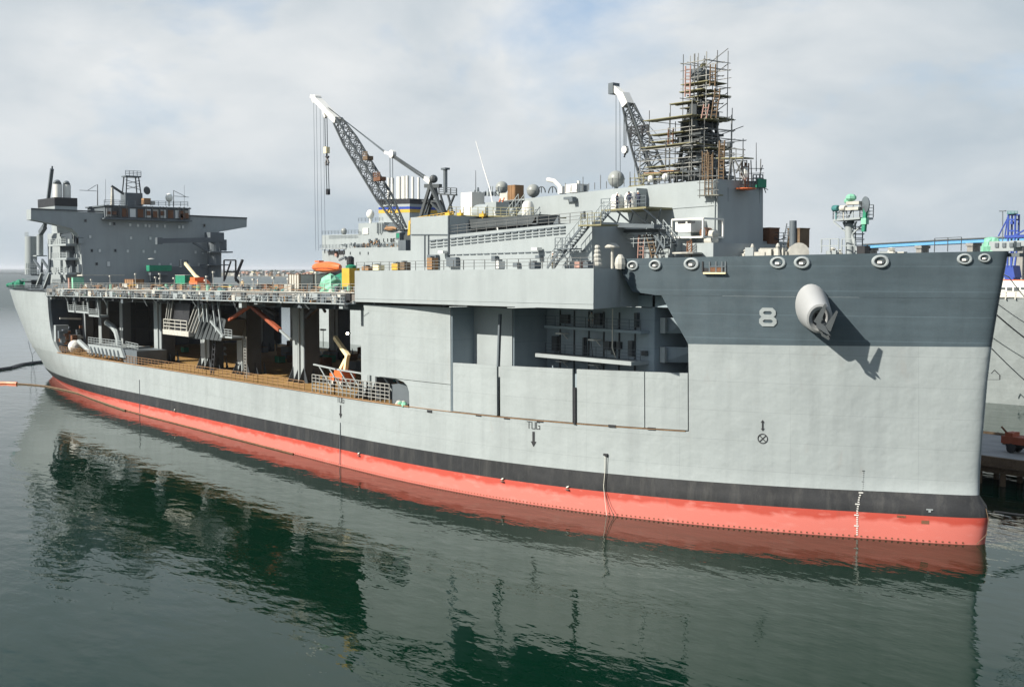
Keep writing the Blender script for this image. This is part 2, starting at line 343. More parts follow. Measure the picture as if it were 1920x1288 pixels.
# ------------------------------------------------------------------ hull form
def itp(x, xs, ys): return float(np.interp(x, xs, ys))
def xend(z): return itp(z, [-2, 0, 2.6, 3.8, 4.6, 8.5, 15, 18.6, 23, 27.4], [237.2, 237.6, 237.9, 237.6, 236.9, 237.05, 237.45, 237.8, 238.45, 239.2])
def xtr(z): return itp(z, [-2, 0, 2, 5, 7, 10, 13, 16.4, 20.5], [6.5, 6, 6.5, 5.5, 4.5, 3, 1.5, -1, -3.5])
def ytr(z): return itp(z, [-2, 0, 2, 5, 7, 10, 13, 16.4, 20.5], [12, 13, 15, 15.85, 16.75, 17.85, 18.8, 19.5, 20])
def xfull(z): return itp(z, [-2, 0, 4, 9, 20.5], [108, 100, 70, 48, 36])
def hb(x, z):
    if x > 150:
        e = xend(z); X = 160 + (x-160)*77.4/(e-160); t = max(0, (X-160)/77.4)
        y = 25*(1-min(t, 1)**2.65); d = max(0.0, 237.4-X); r = 0.55 if z > 4.3 else 0.95
        nose = math.sqrt(2*r*d+(0.66*d)**2); k = max(0, min(1, (d-3)/8)); k = k*k*(3-2*k)
        return nose*(1-k)+y*k
    xf, xt, yt = xfull(z), xtr(z), ytr(z)
    if x >= xf: return 25.0
    return 25-(25-yt)*min(1, (xf-x)/(xf-xt))**2.2
def HS(x, z): return V((x, -hb(x, z), z))
def HN(x, z):
    a = HS(x+.2, z)-HS(x-.2, z); b = HS(x, z+.2)-HS(x, z-.2); n = a.cross(b).normalized(); return n if n.y < 0 else -n
def hull_at(u, v):
    d = ray(u, v); t0 = 60.0
    for i in range(4000):
        q = CAM+d*t0
        if -8 < q.x < 239.5 and q.y > -hb(q.x, q.z): return q
        t0 += 0.08
    raise ValueError((u, v))
zred = lambda x: 1.8+(x-100)*.0056
zblk = lambda x: 3.6+(x-100)*.0069
zdk = lambda x: 8.62+(x-100)*.0062
zgry = lambda x: 18.13+(x-214)*.015
ztop = lambda x: 26.62+(x-207.5)*.021
def patch(mbx, rows, mats, x0, x1, nx, th=0.35, side=1, ease=1.0):
    """closed shell on the hull surface: rows = z(x) functions, x0/x1 = start/end x as functions of z"""
    n = nx+1; out = []; inn = []
    for f in rows:
        for i in range(n):
            t = i/nx; t = 1-(1-t)**ease
            zz = f(200.0); a, b = x0(zz), x1(zz); x = a+(b-a)*t; z = f(x); a, b = x0(z), x1(z); x = a+(b-a)*t
            q = HS(x, z); nn = HN(min(x, xend(z)-1.5), z); nn = V((nn.x, nn.y, 0)).normalized()
            p = q-nn*th
            if p.y > -0.01: p.y = -0.01
            if q.y > -0.01: q.y = -0.01
            out.append(V((q.x, q.y*side, q.z))); inn.append(V((p.x, p.y*side, p.z)))
    R = len(rows); K = R*n
    for r in range(R-1):
        fs = []
        for i in range(nx):
            a = r*n+i; fs.append((a, a+1, a+n+1, a+n)); fs.append((K+a, K+a+n, K+a+n+1, K+a+1))
        for (i) in (0, nx):
            a = r*n+i; fs.append((a, a+n, K+a+n, K+a))
        if r == 0: fs += [(i, K+i, K+i+1, i+1) for i in range(nx)]
        if r == R-2: fs += [((R-1)*n+i, (R-1)*n+i+1, K+(R-1)*n+i+1, K+(R-1)*n+i) for i in range(nx)]
        b = len(mbx.v) if r == 0 else mbx._b
        if r == 0: mbx._b = b; mbx.v += out+inn
        for q in fs: mbx.f.append([mbx._b+j for j in q]); mbx.m.append(mats[r])
XE = lambda z: xend(z)-0.002

ship = thing('naval_ship', 'long grey naval support ship with open mission deck and red waterline band', 'ship', (0, 0, 0))
HM = [M['red'], M['black'], M['haze'], M['dark'], M['haze2']]
# lower hull up to the mission deck, both sides
mb = MB()
lowrows = [lambda x: -1.6, lambda x: 0.0, lambda x: zred(x)*.5, zred, lambda x: (zred(x)+zblk(x))/2, zblk, lambda x: zblk(x)+.35*(zdk(x)-zblk(x)), lambda x: zblk(x)+.7*(zdk(x)-zblk(x)), zdk]
lowm = [0, 0, 0, 1, 1, 2, 2, 2]
for s in (1, -1):
    patch(mb, lowrows, lowm, lambda z: xtr(z), lambda z: 180., 70, side=s)
    patch(mb, lowrows, lowm, lambda z: 180.0, XE, 70, side=s, ease=2.0)
# transom
tz = [-1.6, 0, zred(0), zblk(0), 6.5, zdk(0), 11, 14, 17, 20.4]
for k in range(len(tz)-1):
    a, b = tz[k], tz[k+1]
    mb.add([(xtr(a), -ytr(a), a), (xtr(a), ytr(a), a), (xtr(b), ytr(b), b), (xtr(b), -ytr(b), b)], [(0, 1, 2, 3)], 0 if k < 2 else (1 if k == 2 else 2))
mb.build('hull', HM, ship, smooth=True)
# aft quarter plating up to the aft deck, with the curved edge of the mission deck opening
xop = lambda z: itp(z, [8.0, 8.8, 9.6, 11, 13.5, 17, 20.6], [49.5, 47.6, 46.2, 44.6, 43.3, 42.4, 42.0])
for s in (1, -1):
    mb = MB()
    patch(mb, [zdk]+[(lambda x, q=q: q) for q in (9.6, 11, 12.6, 14.5, 16.5, 18.5, 20.5)], [2]*7, xtr, xop, 24, th=0.6, side=s)
    mb.build('stern_plating', HM, ship, smooth=True)
# dark return of the opening and the transverse aft bulkhead
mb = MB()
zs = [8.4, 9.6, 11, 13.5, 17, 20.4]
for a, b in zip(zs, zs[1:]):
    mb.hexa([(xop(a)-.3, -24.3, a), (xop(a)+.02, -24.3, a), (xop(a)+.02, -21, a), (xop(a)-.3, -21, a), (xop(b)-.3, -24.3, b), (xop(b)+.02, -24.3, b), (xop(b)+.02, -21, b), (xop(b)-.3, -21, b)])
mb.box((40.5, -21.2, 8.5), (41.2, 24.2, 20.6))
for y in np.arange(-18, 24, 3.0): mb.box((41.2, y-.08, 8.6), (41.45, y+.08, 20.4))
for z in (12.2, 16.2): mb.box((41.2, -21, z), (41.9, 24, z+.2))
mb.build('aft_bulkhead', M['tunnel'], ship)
# side wall forward of the opening (x 168-185.2) with the rounded low arch
mb = MB()
zw = lambda x: 21.10+(x-168)*.004
xw0 = lambda z: itp(z, [8.5, 10.9, 11.6, 12.0, 12.25], [177.75, 177.65, 177.3, 176.6, 175.2]) if z < 12.3 else 168.1
XW1 = lambda z: 185.15
patch(mb, [zdk, lambda x: 9.9, lambda x: 10.9, lambda x: 11.6, lambda x: 12.0, lambda x: 12.25], [2]*5, xw0, XW1, 10, th=.3)
patch(mb, [lambda x: 12.32, lambda x: 15, lambda x: 18, zw], [2]*3, lambda z: 168.1, XW1, 16, th=.3)
mb.build('side_wall', HM, ship, smooth=True)
# bow plating
ZB0 = 15.15
xb = lambda z: itp(z, [4, 18.1, 22.2, 22.95], [214.3, 214.3, 212.15, 211.8])
mb = MB()
rows1 = [zdk, lambda x: 12, lambda x: 15.2, zgry, lambda x: 20, lambda x: 21.5, lambda x: 22.95]
for s in (1, -1):
    patch(mb, rows1, [2, 2, 2, 3, 3, 3], xb, XE, 44, th=.35, side=s, ease=1.8)
xb2 = lambda z: itp(z, [22.95, 23.1, 23.4, 25.3, 26.7], [211.6, 209.0, 208.75, 207.75, 207.4])
rows2 = [lambda x: 22.97, lambda x: 23.3, lambda x: 25.0, ztop]
for s in (1, -1):
    patch(mb, rows2, [3, 3, 3], xb2, XE, 48, th=.35, side=s, ease=1.8)
bow = mb.build('bow_plating', HM, ship, smooth=True)
# forecastle deck, a metre below the bulwark top
mb = MB(); xs = list(np.linspace(207.8, 238.2, 30))
mb.prism([(x, -max(hb(x, 25)-.4, 0.05), 25.75) for x in xs] + [(x, max(hb(x, 25)-.4, 0.05), 25.75) for x in xs[::-1]], (0, 0, -0.25))
mb.build('forecastle_deck', M['deckgrey'], ship)
# mission deck
mb = MB(); xs = list(np.linspace(8, 236, 80))
mb.prism([(x, -max(hb(x, 8.4)-.38, .05), zdk(x)-.12) for x in xs] + [(x, max(hb(x, 8.4)-.38, .05), zdk(x)-.12) for x in xs[::-1]], (0, 0, -0.3))
mb.build('mission_deck', M['deckrust'], ship)
# kerb along the deck edge (rusty line)
mb = MB()
for a, b in zip(np.linspace(47.8, 214.0, 120), np.linspace(47.8, 214.0, 120)[1:]):
    q = 1 if a < 177 else .45; mb.bar(HS(a, zdk(a)+.03)-V((0, .04, 0)), HS(b, zdk(b)+.03)-V((0, .04, 0)), .20*q, .13*q)
mb.build('deck_edge_bar', M['ply'], ship)

# bulwark doors in the hull plane with dark gaps between
for (xa, xc) in ((185.55, 192.30), (192.78, 202.12), (202.62, 209.95), (210.05, 214.2)):
    mb = MB(); z1 = lambda x: 14.84+(x-185.3)*.0125
    patch(mb, [lambda x: zdk(x)+.12, lambda x: 11, lambda x: 13, z1], [2]*3, lambda z: xa, lambda z: xc, 8, th=.3)
    mb.build('bulwark_panel', HM, ship, smooth=True)
for x in (185.35, 192.54, 202.37): mb = MB(); mb.prism([HS(x-.3, 8.8)+V((.1, .6, 0)), HS(x+.3, 8.8)+V((.1, .6, 0)), HS(x+.3, 14.8)+V((.1, .6, 0)), HS(x-.3, 14.8)+V((.1, .6, 0))], (0.1, .25, 0)); mb.build('gap_backing', M['blackm'], ship)  # black strips set inside the gaps to keep them dark
mb = MB(); mb.bar(HS(202.45, 9.2), HS(202.45, 13.1), .3, .35); mb.build('guide_post', M['blackm'], ship)
mb = MB(); mb.bar(HS(192.52, 14.8), HS(192.52, 20.6)+V((0, .3, 0)), .28); mb.build('guide_post', M['steel'], ship)
for u, v in ((806, 771), (898, 778), (951, 783.5), (1013, 789), (1148, 798.5), (1222, 803.5)):
    mb = MB(); c = hull_at(u, v); t = (HS(c.x+.5, c.z)-HS(c.x-.5, c.z)).normalized(); n = HN(c.x, c.z)
    mb.hexa([c+t*a*.42+n*b+V((0, 0, cc*.13)) for cc in (-1, 1) for a, b in ((-1, -.05), (1, -.05), (1, .1), (-1, .1))])
    mb.build('scupper', M['blackm'], ship)

# recess behind the doors
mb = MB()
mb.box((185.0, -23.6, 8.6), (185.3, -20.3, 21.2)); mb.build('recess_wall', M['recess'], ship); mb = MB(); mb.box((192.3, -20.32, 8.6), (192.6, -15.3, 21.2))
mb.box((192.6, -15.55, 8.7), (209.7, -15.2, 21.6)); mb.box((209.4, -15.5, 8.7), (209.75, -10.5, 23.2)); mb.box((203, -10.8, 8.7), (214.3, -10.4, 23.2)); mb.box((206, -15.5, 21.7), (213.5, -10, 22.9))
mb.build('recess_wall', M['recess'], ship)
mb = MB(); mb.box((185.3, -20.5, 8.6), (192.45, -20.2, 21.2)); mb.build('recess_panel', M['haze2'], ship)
for z0, z1, m in ((15.75, 16.15, 'haze2'), (18.95, 19.25, 'recess')):  # lower walkway in the sunlit paint, upper one in the shaded copy
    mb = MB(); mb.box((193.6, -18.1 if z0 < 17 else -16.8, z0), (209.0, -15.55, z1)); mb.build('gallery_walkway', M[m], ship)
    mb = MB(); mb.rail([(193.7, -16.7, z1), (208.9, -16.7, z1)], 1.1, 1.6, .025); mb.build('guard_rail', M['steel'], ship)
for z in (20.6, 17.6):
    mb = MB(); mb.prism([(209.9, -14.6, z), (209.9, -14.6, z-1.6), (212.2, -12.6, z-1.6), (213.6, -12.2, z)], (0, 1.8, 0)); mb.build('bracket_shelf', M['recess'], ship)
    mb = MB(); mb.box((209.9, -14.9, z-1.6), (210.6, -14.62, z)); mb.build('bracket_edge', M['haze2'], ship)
mb = MB()
for x, z, a, b in ((203.0, 17.4, .9, .9), (203.9, 17.2, .4, 1.4), (204.8, 17.5, .5, .8), (206.6, 17.3, .6, 1.6), (199.3, 17.0, .25, 2.2), (194.4, 17.2, .9, 1.7), (201.5, 20.2, .9, 1.3), (207.4, 20.3, .4, 1.5), (208.6, 16.9, .6, .5), (196.0, 20.0, 1.4, 1.0)):
    mb = MB(); mb.box((x-a/2, -16.0, z-b/2), (x+a/2, -15.56, z+b/2)); mb.build('wall_locker', M['mastm'], ship)
mb = MB()
for x in (195, 197.4, 199.8, 202.2, 204.6, 207): mb.box((x-.06, -15.7, 8.8), (x+.06, -15.54, 21))
mb.build('wall_stiffener', M['mastm'], ship, kind='stuff')
mb = MB(); mb.path([(204.9, -16.9, 21.4), (204.9, -16.9, 17.3), (205.1, -16.6, 16.3)], .06); mb.build('hanging_cable', M['rope'], ship)
mb = MB(); mb.path([(199.6, -16.1, 16), (199.9, -16.1, 18.1), (200.6, -16.1, 18.1), (201.0, -16.1, 16)], .05); mb.build('hanging_cable', M['mastm'], ship)
for x, z in ((196.2, 18.35), (201.6, 17.9), (196.2, 15.25), (201.6, 15.2)):
    mb = MB(); mb.box((x-.5, -16.9, z), (x+.5, -15.9, z+.16)); mb.bar((x, -16.2, z), (x, -15.5, z-.6), .1); mb.build('work_lamp', M['white'], ship)

# ------------------------------------------------------------------ gallery box over the doors and forward house
xf = 211.46
mb = MB(); bx0, bx1 = 167.1, xf
zt = lambda x: 25.30+(x-167.1)*.0079; zb = lambda x: 21.43+(x-167.1)*.0066
pl = [(bx0, -25.6), (bx1, -25.6), (207.3, -18.05), (207.3, -12), (bx0, -12)]; k5 = len(pl)
mb.add([(x, y, zb(x)) for x, y in pl]+[(x, y, zt(x)) for x, y in pl], [tuple(range(k5))[::-1], tuple(range(k5, 2*k5))]+[(i, (i+1) % k5, k5+(i+1) % k5, k5+i) for i in range(k5)])
mb.bar((bx0, -25.62, zb(bx0)+.42), (bx1, -25.62, zb(bx1)+.5), .05, .05)
mb.build('gallery_box', M['haze2'], ship)
DZ = 25.75
mb = MB(); mb.rail([(167.2, -25.4, zt(167.2)), (190, -25.4, zt(190)), (xf-.2, -25.4, zt(xf))], 1.05, 1.9, .03); mb.build('guard_rail', M['pipe'], ship)
def wallpx(name, px, y, depth, m, parent=ship, mb_=None):
    mb = mb_ or MB(); mb.prism([P(u, v, 'y', y) for u, v in px], (0, depth, 0))
    return mb.build(name, m, parent) if mb_ is None else None
# tier two of the forward house
t2 = wallpx('lower_house', [(770, 508), (770, 408), (841, 404), (841, 441), (1000, 425), (1110, 416), (1110, 508)], -20, 13, M['haze2'])
wallpx('aft_house_block', [(700, 506), (700, 470), (772, 470), (772, 506)], -17.5, 6, M['haze2'])
mb = MB()
for k in range(4):   # pipe runs along the top of the wall
    o = (0, 7, 13, 120-55)[k]
    mb2 = mb
    v0 = 452+o*.9; v1 = 425+o*.9 if k < 3 else 470
    if k == 3: v0 = 478
    n_ = 20
    for i in range(n_):
        u0 = 806+(1062-806)*i/n_ if k < 3 else 842+(1100-842)*i/n_; u1 = u0+(1062-806)/n_*.8
        a = P(u0, v0+(v1-v0)*i/n_, 'y', -20.1); b = P(u1, v0+(v1-v0)*(i+.8)/n_, 'y', -20.1); mb.bar(a, b, .09 if k else .16)
for u in (796, 803, 841): mb.bar(P(u, 500, 'y', -20.12), P(u, 405 if u > 840 else 440, 'y', -20.12), .16 if u > 840 else .1)
mb.bar(P(770, 440, 'y', -20.1), P(841, 440, 'y', -20.1), .1)
mb.build('pipe_run', M['steel'], t2)
for u, v, a, b in ((852, 491, 18, 17), (972, 497, 8, 8), (815, 489, 16, 22), (931, 485, 7, 10), (1014, 482, 8, 6)):
    mb = MB(); mb.prism([P(u-a/2, v-b/2, 'y', -20.1), P(u+a/2, v-b/2, 'y', -20.1), P(u+a/2, v+b/2, 'y', -20.1), P(u-a/2, v+b/2, 'y', -20.1)], (0, -.5, 0))
    mb.build('wall_locker', M['steel'], t2)
for u, v in ((830, 473), (1006, 467)):
    mb = MB(); c = P(u, v, 'y', -20.6); mb.cbox(c, (1.0, .7, .3)); mb.bar(c, c+V((0, .6, -.1)), .15); mb.build('work_lamp', M['white'], t2)
mb = MB(); a = P(841, 441, 'y', -19.8); b = P(1010, 425, 'y', -19.8); mb.rail([a, b], 1.1, 1.9, .03); mb.rail([b, P(1110, 416, 'y', -19.8)], 1.1, 1.9, .03); mb.build('guard_rail', M['pipe'], t2)
mb = MB(); mb.prism([P(845, 432, 'y', -17), P(845, 414, 'y', -17), P(1010, 402, 'y', -17), P(1010, 418, 'y', -17)], (0, 3, 0)); mb.build('equipment_bulwark', M['mastm'], t2)
# tall block behind: tier three
t3 = wallpx('upper_house', [(872, 460), (872, 384), (1000, 371), (1200, 349), (1345.5, 336), (1345.5, 486), (1000, 486)], -10, 7.15, M['haze2'])
mb = MB(); mb.prism([P(872, 384, 'y', -9.9), P(1345, 336, 'y', -9.9), P(1345, 340, 'y', -9.9), P(872, 388, 'y', -9.9)], (0, 7.0, .06)); mb.build('roof', M['deckgrey'], t3)
mb = MB(); mb.bar(P(1205, 395, 'y', -10.05), P(1343, 385, 'y', -10.05), .06); mb.bar(P(1341, 338, 'y', -10.1), P(1339, 455, 'y', -10.1), .12)
mb.prism([P(1189, 357, 'y', -10.05), P(1213, 354, 'y', -10.05), P(1213, 388, 'y', -10.05), P(1189, 391, 'y', -10.05)], (0, -1.6, 0)); mb.build('wall_trim', M['haze2'], t3)
mb = MB(); x3 = P(1345, 336, 'y', -10).x
mb.prism([(x3+.03, P(u, v, 'x', x3).y, P(u, v, 'x', x3).z) for u, v in ((1409, 429), (1417, 428), (1417, 450), (1409, 451))], (.05, 0, 0)); mb.build('door', M['blackm'], t3)
mb = MB(); 
for u in (1365, 1424): mb.bar(P(u, 352, 'x', x3+.05), P(u, 450, 'x', x3+.05), .05)
mb.bar(P(1346, 387, 'x', x3+.05), P(1428, 390, 'x', x3+.05), .06); mb.build('wall_trim', M['steel'], t3)
mb = MB()
for i in range(26):
    a = P(1060+i*11, 362-i*1.05-1, 'y', -9.6); mb.bar(a, a+V((0, 0, random.choice((.8, 1.1, 1.6)))), .06)
mb.build('stanchion', M['pipe'], t3, kind='stuff')
# low house on the forecastle
t4 = wallpx('forecastle_house', [(1148, 492), (1148, 452), (1256, 447), (1256, 490)], -13.5, 9, M['haze2'])
x4 = P(1256, 450, 'y', -13.5).x
t5 = wallpx('forecastle_trunk', [(1256, 490), (1256, 449), (1268, 449), (1268, 490)], -12.9, 12, M['haze2'])
mb = MB(); y0 = P(1268, 470, 'x', 211).y
mb.box((207, -12.2, 25.6), (214.6, -1.5, 28.25)); mb.build('forecastle_trunk', M['haze2'], ship)
mb = MB(); mb.box((x3-6, -3.0, 25.6), (x3-.2, 5.0, 28.6)); mb.build('forecastle_store', M['haze2'], ship)
mb = MB(); mb.rail([P(1150, 452, 'y', -13.3), P(1256, 447, 'y', -13.3)], 1.3, 1.7, .035); mb.rail([P(1128, 466, 'y', -15), P(1230, 462, 'y', -15)], 1.3, 1.7, .035); mb.build('guard_rail', M['haze2'], t4)
# working platform with braces, stairs
def px_platform(name, u0, u1, v0, v1, y, dy, th, m, parent):
    a = P(u0, v0, 'y', y); b = P(u1, v1, 'y', y); mb = MB()
    mb.hexa([a, b, b+V((0, dy, 0)), a+V((0, dy, 0)), a+V((0, 0, th)), b+V((0, 0, th)), b+V((0, dy, th)), a+V((0, dy, th))]); return a, b, mb.build(name, m, parent)
a, b, o = px_platform('work_platform', 1127, 1211, 397, 391, -14, 4, .2, M['plank'], ship)
mb = MB(); mb.rail([a+V((0, 0, .2)), b+V((0, 0, .2))], 1.15, 1.5, .035)
for t in (.05, .35, .68, .95):
    c = a.lerp(b, t); mb.bar(c, c+V((.8, 2.5, -2.0)), .16); mb.bar(c+V((.6, 2, 0)), c+V((-.9, 2.6, -2.2)), .12)
mb.build('platform_brace', M['steel'], ship)
a, b, o = px_platform('catwalk_beam', 1085, 1226, 425, 428, -16.5, 1.2, .4, M['steel'], ship)
a2, b2, o = px_platform('catwalk_beam', 1108, 1236, 437, 436, -15.5, 1.0, .35, M['deckgrey'], ship)
def stair(u0, v0, u1, v1, y, wd=.9, m='haze2', name='stairway'):
    a = P(u0, v0, 'y', y); b = P(u1, v1, 'y', y); mb = MB(); d = b-a
    for s in (0, wd):
        o = V((0, s, 0)); mb.bar(a+o, b+o, .08, .26, 1); mb.bar(a+o+V((0, 0, 1)), b+o+V((0, 0, 1)), .07, None, 0)
        for i in range(5): c = a.lerp(b, i/4)+o; mb.bar(c, c+V((0, 0, 1)), .06, None, 0)
    k = max(4, int(abs(d.z)/.24))
    for i in range(1, k): c = a.lerp(b, i/k); mb.cbox(c+V((0, wd/2, 0)), (.34, wd, .07), 0)
    return mb.build(name, [M[m], M['steel']], ship)
stair(1026, 503, 1052, 465, -22); stair(1060, 464, 1092, 424, -22)
mb = MB(); c = P(1060, 466, 'y', -22); mb.cbox(c+V((-.3, .6, -.05)), (2.6, 1.6, .12)); mb.bar(c+V((.6, .1, 0)), c+V((.6, .1, -2.3)), .08); mb.bar(c+V((-1, .1, 0)), c+V((.4, .1, -1.4)), .1); mb.bar(c+V((1, .1, 0)), c+V((-.9, .1, -1.2)), .1)
mb.rail([c+V((-1.4, -.2, 0)), c+V((1, -.2, 0))], 1.1, 1.1, .03); mb.build('stair_landing', M['steel'], ship)
mb = MB(); c = P(1098, 423, 'y', -22); mb.cbox(c+V((.8, 1, 0)), (3.4, 2.4, .14)); mb.rail([c+V((-.6, -.1, 0)), c+V((2.4, -.1, 0))], 1.2, 1.1, .03); mb.build('stair_landing', M['plank'], ship)
stair(1113, 420, 1132, 396, -18); stair(950, 410, 972, 380, -13); stair(976, 425, 995, 408, -16.5); stair(1232, 430, 1258, 462, -14.2); stair(1222, 434, 1246, 466, -15.4)

# ------------------------------------------------------------------ mission deck columns and flight deck
FB = lambda x: 20.05+(x-49)*.0093          # underside of the flight deck
FT = lambda x: FB(x)+1.35
CX = [62, 77, 92, 108, 125, 140]
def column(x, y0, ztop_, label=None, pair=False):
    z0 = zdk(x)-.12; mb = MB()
    mb.box((x-3.7, y0, z0), (x-.3, y0+.3, ztop_), 1); mb.box((x-.3, y0+.02, z0), (x, y0+2.5, ztop_), 0); mb.box((x-3.7, y0+2.2, z0), (x-.3, y0+2.5, ztop_), 0)  # starboard face pale as sunlit, front face coloured dark as shaded
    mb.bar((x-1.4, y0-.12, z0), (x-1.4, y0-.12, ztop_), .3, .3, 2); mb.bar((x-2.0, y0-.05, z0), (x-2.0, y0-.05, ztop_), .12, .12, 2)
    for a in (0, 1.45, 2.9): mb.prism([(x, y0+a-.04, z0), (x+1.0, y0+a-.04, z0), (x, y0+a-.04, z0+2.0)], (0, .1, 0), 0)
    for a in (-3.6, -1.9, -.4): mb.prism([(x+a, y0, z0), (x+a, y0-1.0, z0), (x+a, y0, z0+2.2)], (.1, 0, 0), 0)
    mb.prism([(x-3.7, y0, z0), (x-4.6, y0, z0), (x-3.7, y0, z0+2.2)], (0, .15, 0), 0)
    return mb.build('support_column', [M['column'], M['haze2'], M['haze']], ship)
for u in (303.5, 463, 571): x = P(u, 640, 'y', -18.4).x; column(x, -18.4, FB(x))
column(P(393, 640, 'y', -19).x, -19, 15.5); column(167.6, -22.8, 21.4)
for u in (160, 190, 230):
    x = P(u, 620, 'y', -18).x; mb = MB(); mb.box((x-1.6, -18, zdk(x)-.1), (x-.1, -17.7, FB(x))); mb.box((x-.1, -18, zdk(x)-.1), (x+.2, -16.4, FB(x)), 1); mb.build('support_post', [M['haze2'], M['steel']], ship)  # front face of the post in darker grey for its shade
for x, y in ((70.5, 10), (86, 10), (101.5, 10), (116, 12), (131, 12), (147, 12), (162, 12), (131, 21), (150, 21)): column(x, y, FB(x))
mb = MB(); fx0, fx1 = 43, 167.0
mb.hexa([(fx0, -25.4, FB(fx0)), (fx1, -25.4, FB(fx1)), (fx1, 25.4, FB(fx1)), (fx0, 25.4, FB(fx0)), (fx0, -25.4, FT(fx0)), (fx1, -25.4, FT(fx1)), (fx1, 25.4, FT(fx1)), (fx0, 25.4, FT(fx0))])
fd = mb.build('flight_deck', M['flight'], ship)
mb = MB()
for x in np.arange(46, 166, 5.0):
    mb.box((x-.2, -25, FB(x)-.75), (x+.2, 25, FB(x)+.05))
for y in (-23, -12, 0, 12, 23): mb.hexa([(fx0, y-.2, FB(fx0)-.9), (fx1, y-.2, FB(fx1)-.9), (fx1, y+.2, FB(fx1)-.9), (fx0, y+.2, FB(fx0)-.9), (fx0, y-.2, FB(fx0)), (fx1, y-.2, FB(fx1)), (fx1, y+.2, FB(fx1)), (fx0, y+.2, FB(fx0))])
mb.build('deck_girder', M['steel'], ship, kind='stuff')
# edge gallery: walkway, facings, stanchions, nets, boxes
rnd = random.Random(11)
mb = MB(); GM = [M['haze2'], M['steel'], M['blackm'], M['gold'], M['offwhite'], M['ply'], M['yellow'], M['mint']]
mb.hexa([(fx0+4, -27.0, FB(fx0)-.05), (fx1, -27.0, FB(fx1)-.05), (fx1, -25.3, FB(fx1)-.05), (fx0+4, -25.3, FB(fx0)-.05), (fx0+4, -27.0, FB(fx0)+.1), (fx1, -27.0, FB(fx1)+.1), (fx1, -25.3, FB(fx1)+.1), (fx0+4, -25.3, FB(fx0)+.1)], 0)
x = fx0+4.3
while x < fx1-1:
    wd = rnd.uniform(.5, 2.6); z = FB(x); r_ = rnd.random()
    if r_ < .50: mb.box((x, -25.95-rnd.random()*.4, z+.12), (x+wd*.9, -25.45, z+rnd.uniform(.6, 1.35)), rnd.choice((0, 0, 0, 1, 3, 4)))
    elif r_ < .72: mb.box((x, -25.6, z+rnd.uniform(.1, .7)), (x+wd, -25.42, z+1.3), rnd.choice((2, 2, 1)))
    elif r_ < .86:
        for k in range(rnd.randint(1, 3)): mb.box((x+k*.5, -26.6, z+.12), (x+k*.5+.35, -26.1, z+rnd.uniform(.4, .9)), rnd.choice((0, 4, 5, 2, 6, 7)))
    mb.bar((x, -27, z), (x, -27, z+1.25), .07, None, rnd.choice((0, 0, 3)))
    if rnd.random() < .3: mb.bar((x, -27, z+.1), (x+wd, -27, z+1.2), .07, None, 0)
    if rnd.random() < .3: mb.box((x, -27.02, z+.1), (x+wd*.7, -26.97, z+rnd.uniform(.6, 1.1)), rnd.choice((0, 4, 1)))
    if rnd.random() < .25: mb.bar((x, -26.8, z-.1), (x+.2, -26.2, z-rnd.uniform(.5, 1.6)), .12, None, rnd.choice((0, 2)))
    for k in range(rnd.randint(1, 4)):
        a_ = x+rnd.uniform(0, wd); h_ = rnd.uniform(.2, .75); mb.box((a_, -26.95+rnd.random()*.7, z+.1), (a_+rnd.uniform(.15, .5), -26.2+rnd.random()*.3, z+.1+h_), rnd.choice((2, 2, 1, 2, 5, 0, 4, 3)))
    if rnd.random() < .4: mb.path([(x, -26.9, z+rnd.uniform(.3, 1.2)), (x+wd*.5, -27.05, z+rnd.uniform(-.3, .8)), (x+wd*1.2, -26.9, z+rnd.uniform(.3, 1.2))], .05, 4, rnd.choice((2, 2, 4, 5)))
    if rnd.random() < .22: mb.box((x, -26.6, z-rnd.uniform(.3, 1.0)), (x+rnd.uniform(.3, 1.2), -25.8, z-.02), rnd.choice((1, 2, 0)))
    if rnd.random() < .35: mb.bar((x, -25.6, z+1.3), (x+rnd.uniform(-.4, .4), -25.6, z+rnd.uniform(1.8, 2.8)), .06, None, rnd.choice((5, 0, 3)))
    if rnd.random() < .3: mb.bar((x, -25.4, z+rnd.uniform(1.7, 2.3)), (x+wd*2, -25.4, z+rnd.uniform(1.7, 2.3)), .07, None, rnd.choice((5, 5, 6)))
    x += wd
for zz in (.45, .85, 1.25): mb.bar((fx0+4, -27, FB(fx0)+zz), (fx1, -27, FB(fx1)+zz), .05, None, 0)
for zz in (1.42,): mb.bar((fx0+8, -25.5, FB(fx0)+zz), (fx1, -25.5, FB(fx1)+zz), .2, .12, 4)
mb.build('edge_gallery', GM, ship, kind='stuff')
mb = MB(); mb.rail([(fx0+2, -25.2, FT(fx0)), (105, -25.2, FT(105)), (fx1, -25.2, FT(fx1))], 1.15, 2.1, .03); mb.build('guard_rail', M['gold'], ship)
mb = MB(); mb.rail([(fx0+2, 25.2, FT(fx0)), (fx1, 25.2, FT(fx1))], 1.15, 2.6, .03); mb.build('guard_rail', M['steel'], ship)
# hanging platforms, ladders and frames beneath the flight deck edge
mb = MB()
for x0, x1, zb_ in ((56.5, 60, 16.9), (61, 68, 16.9), (68.5, 74, 16.4)):
    mb.box((x0, -25.4, zb_), (x1, -23.6, zb_+.35))
    for xx in (x0, x1):
        mb.bar((xx, -25.3, zb_), (xx-1.0, -25.3, FB(xx)), .22); mb.bar((xx, -23.8, zb_), (xx, -23.8, FB(xx)), .18)
    mb.rail([(x0, -25.35, zb_+.3), (x1, -25.35, zb_+.3)], 1.1, 1.2, .04)
mb.build('hanging_platform', M['haze2'], ship, kind='stuff')
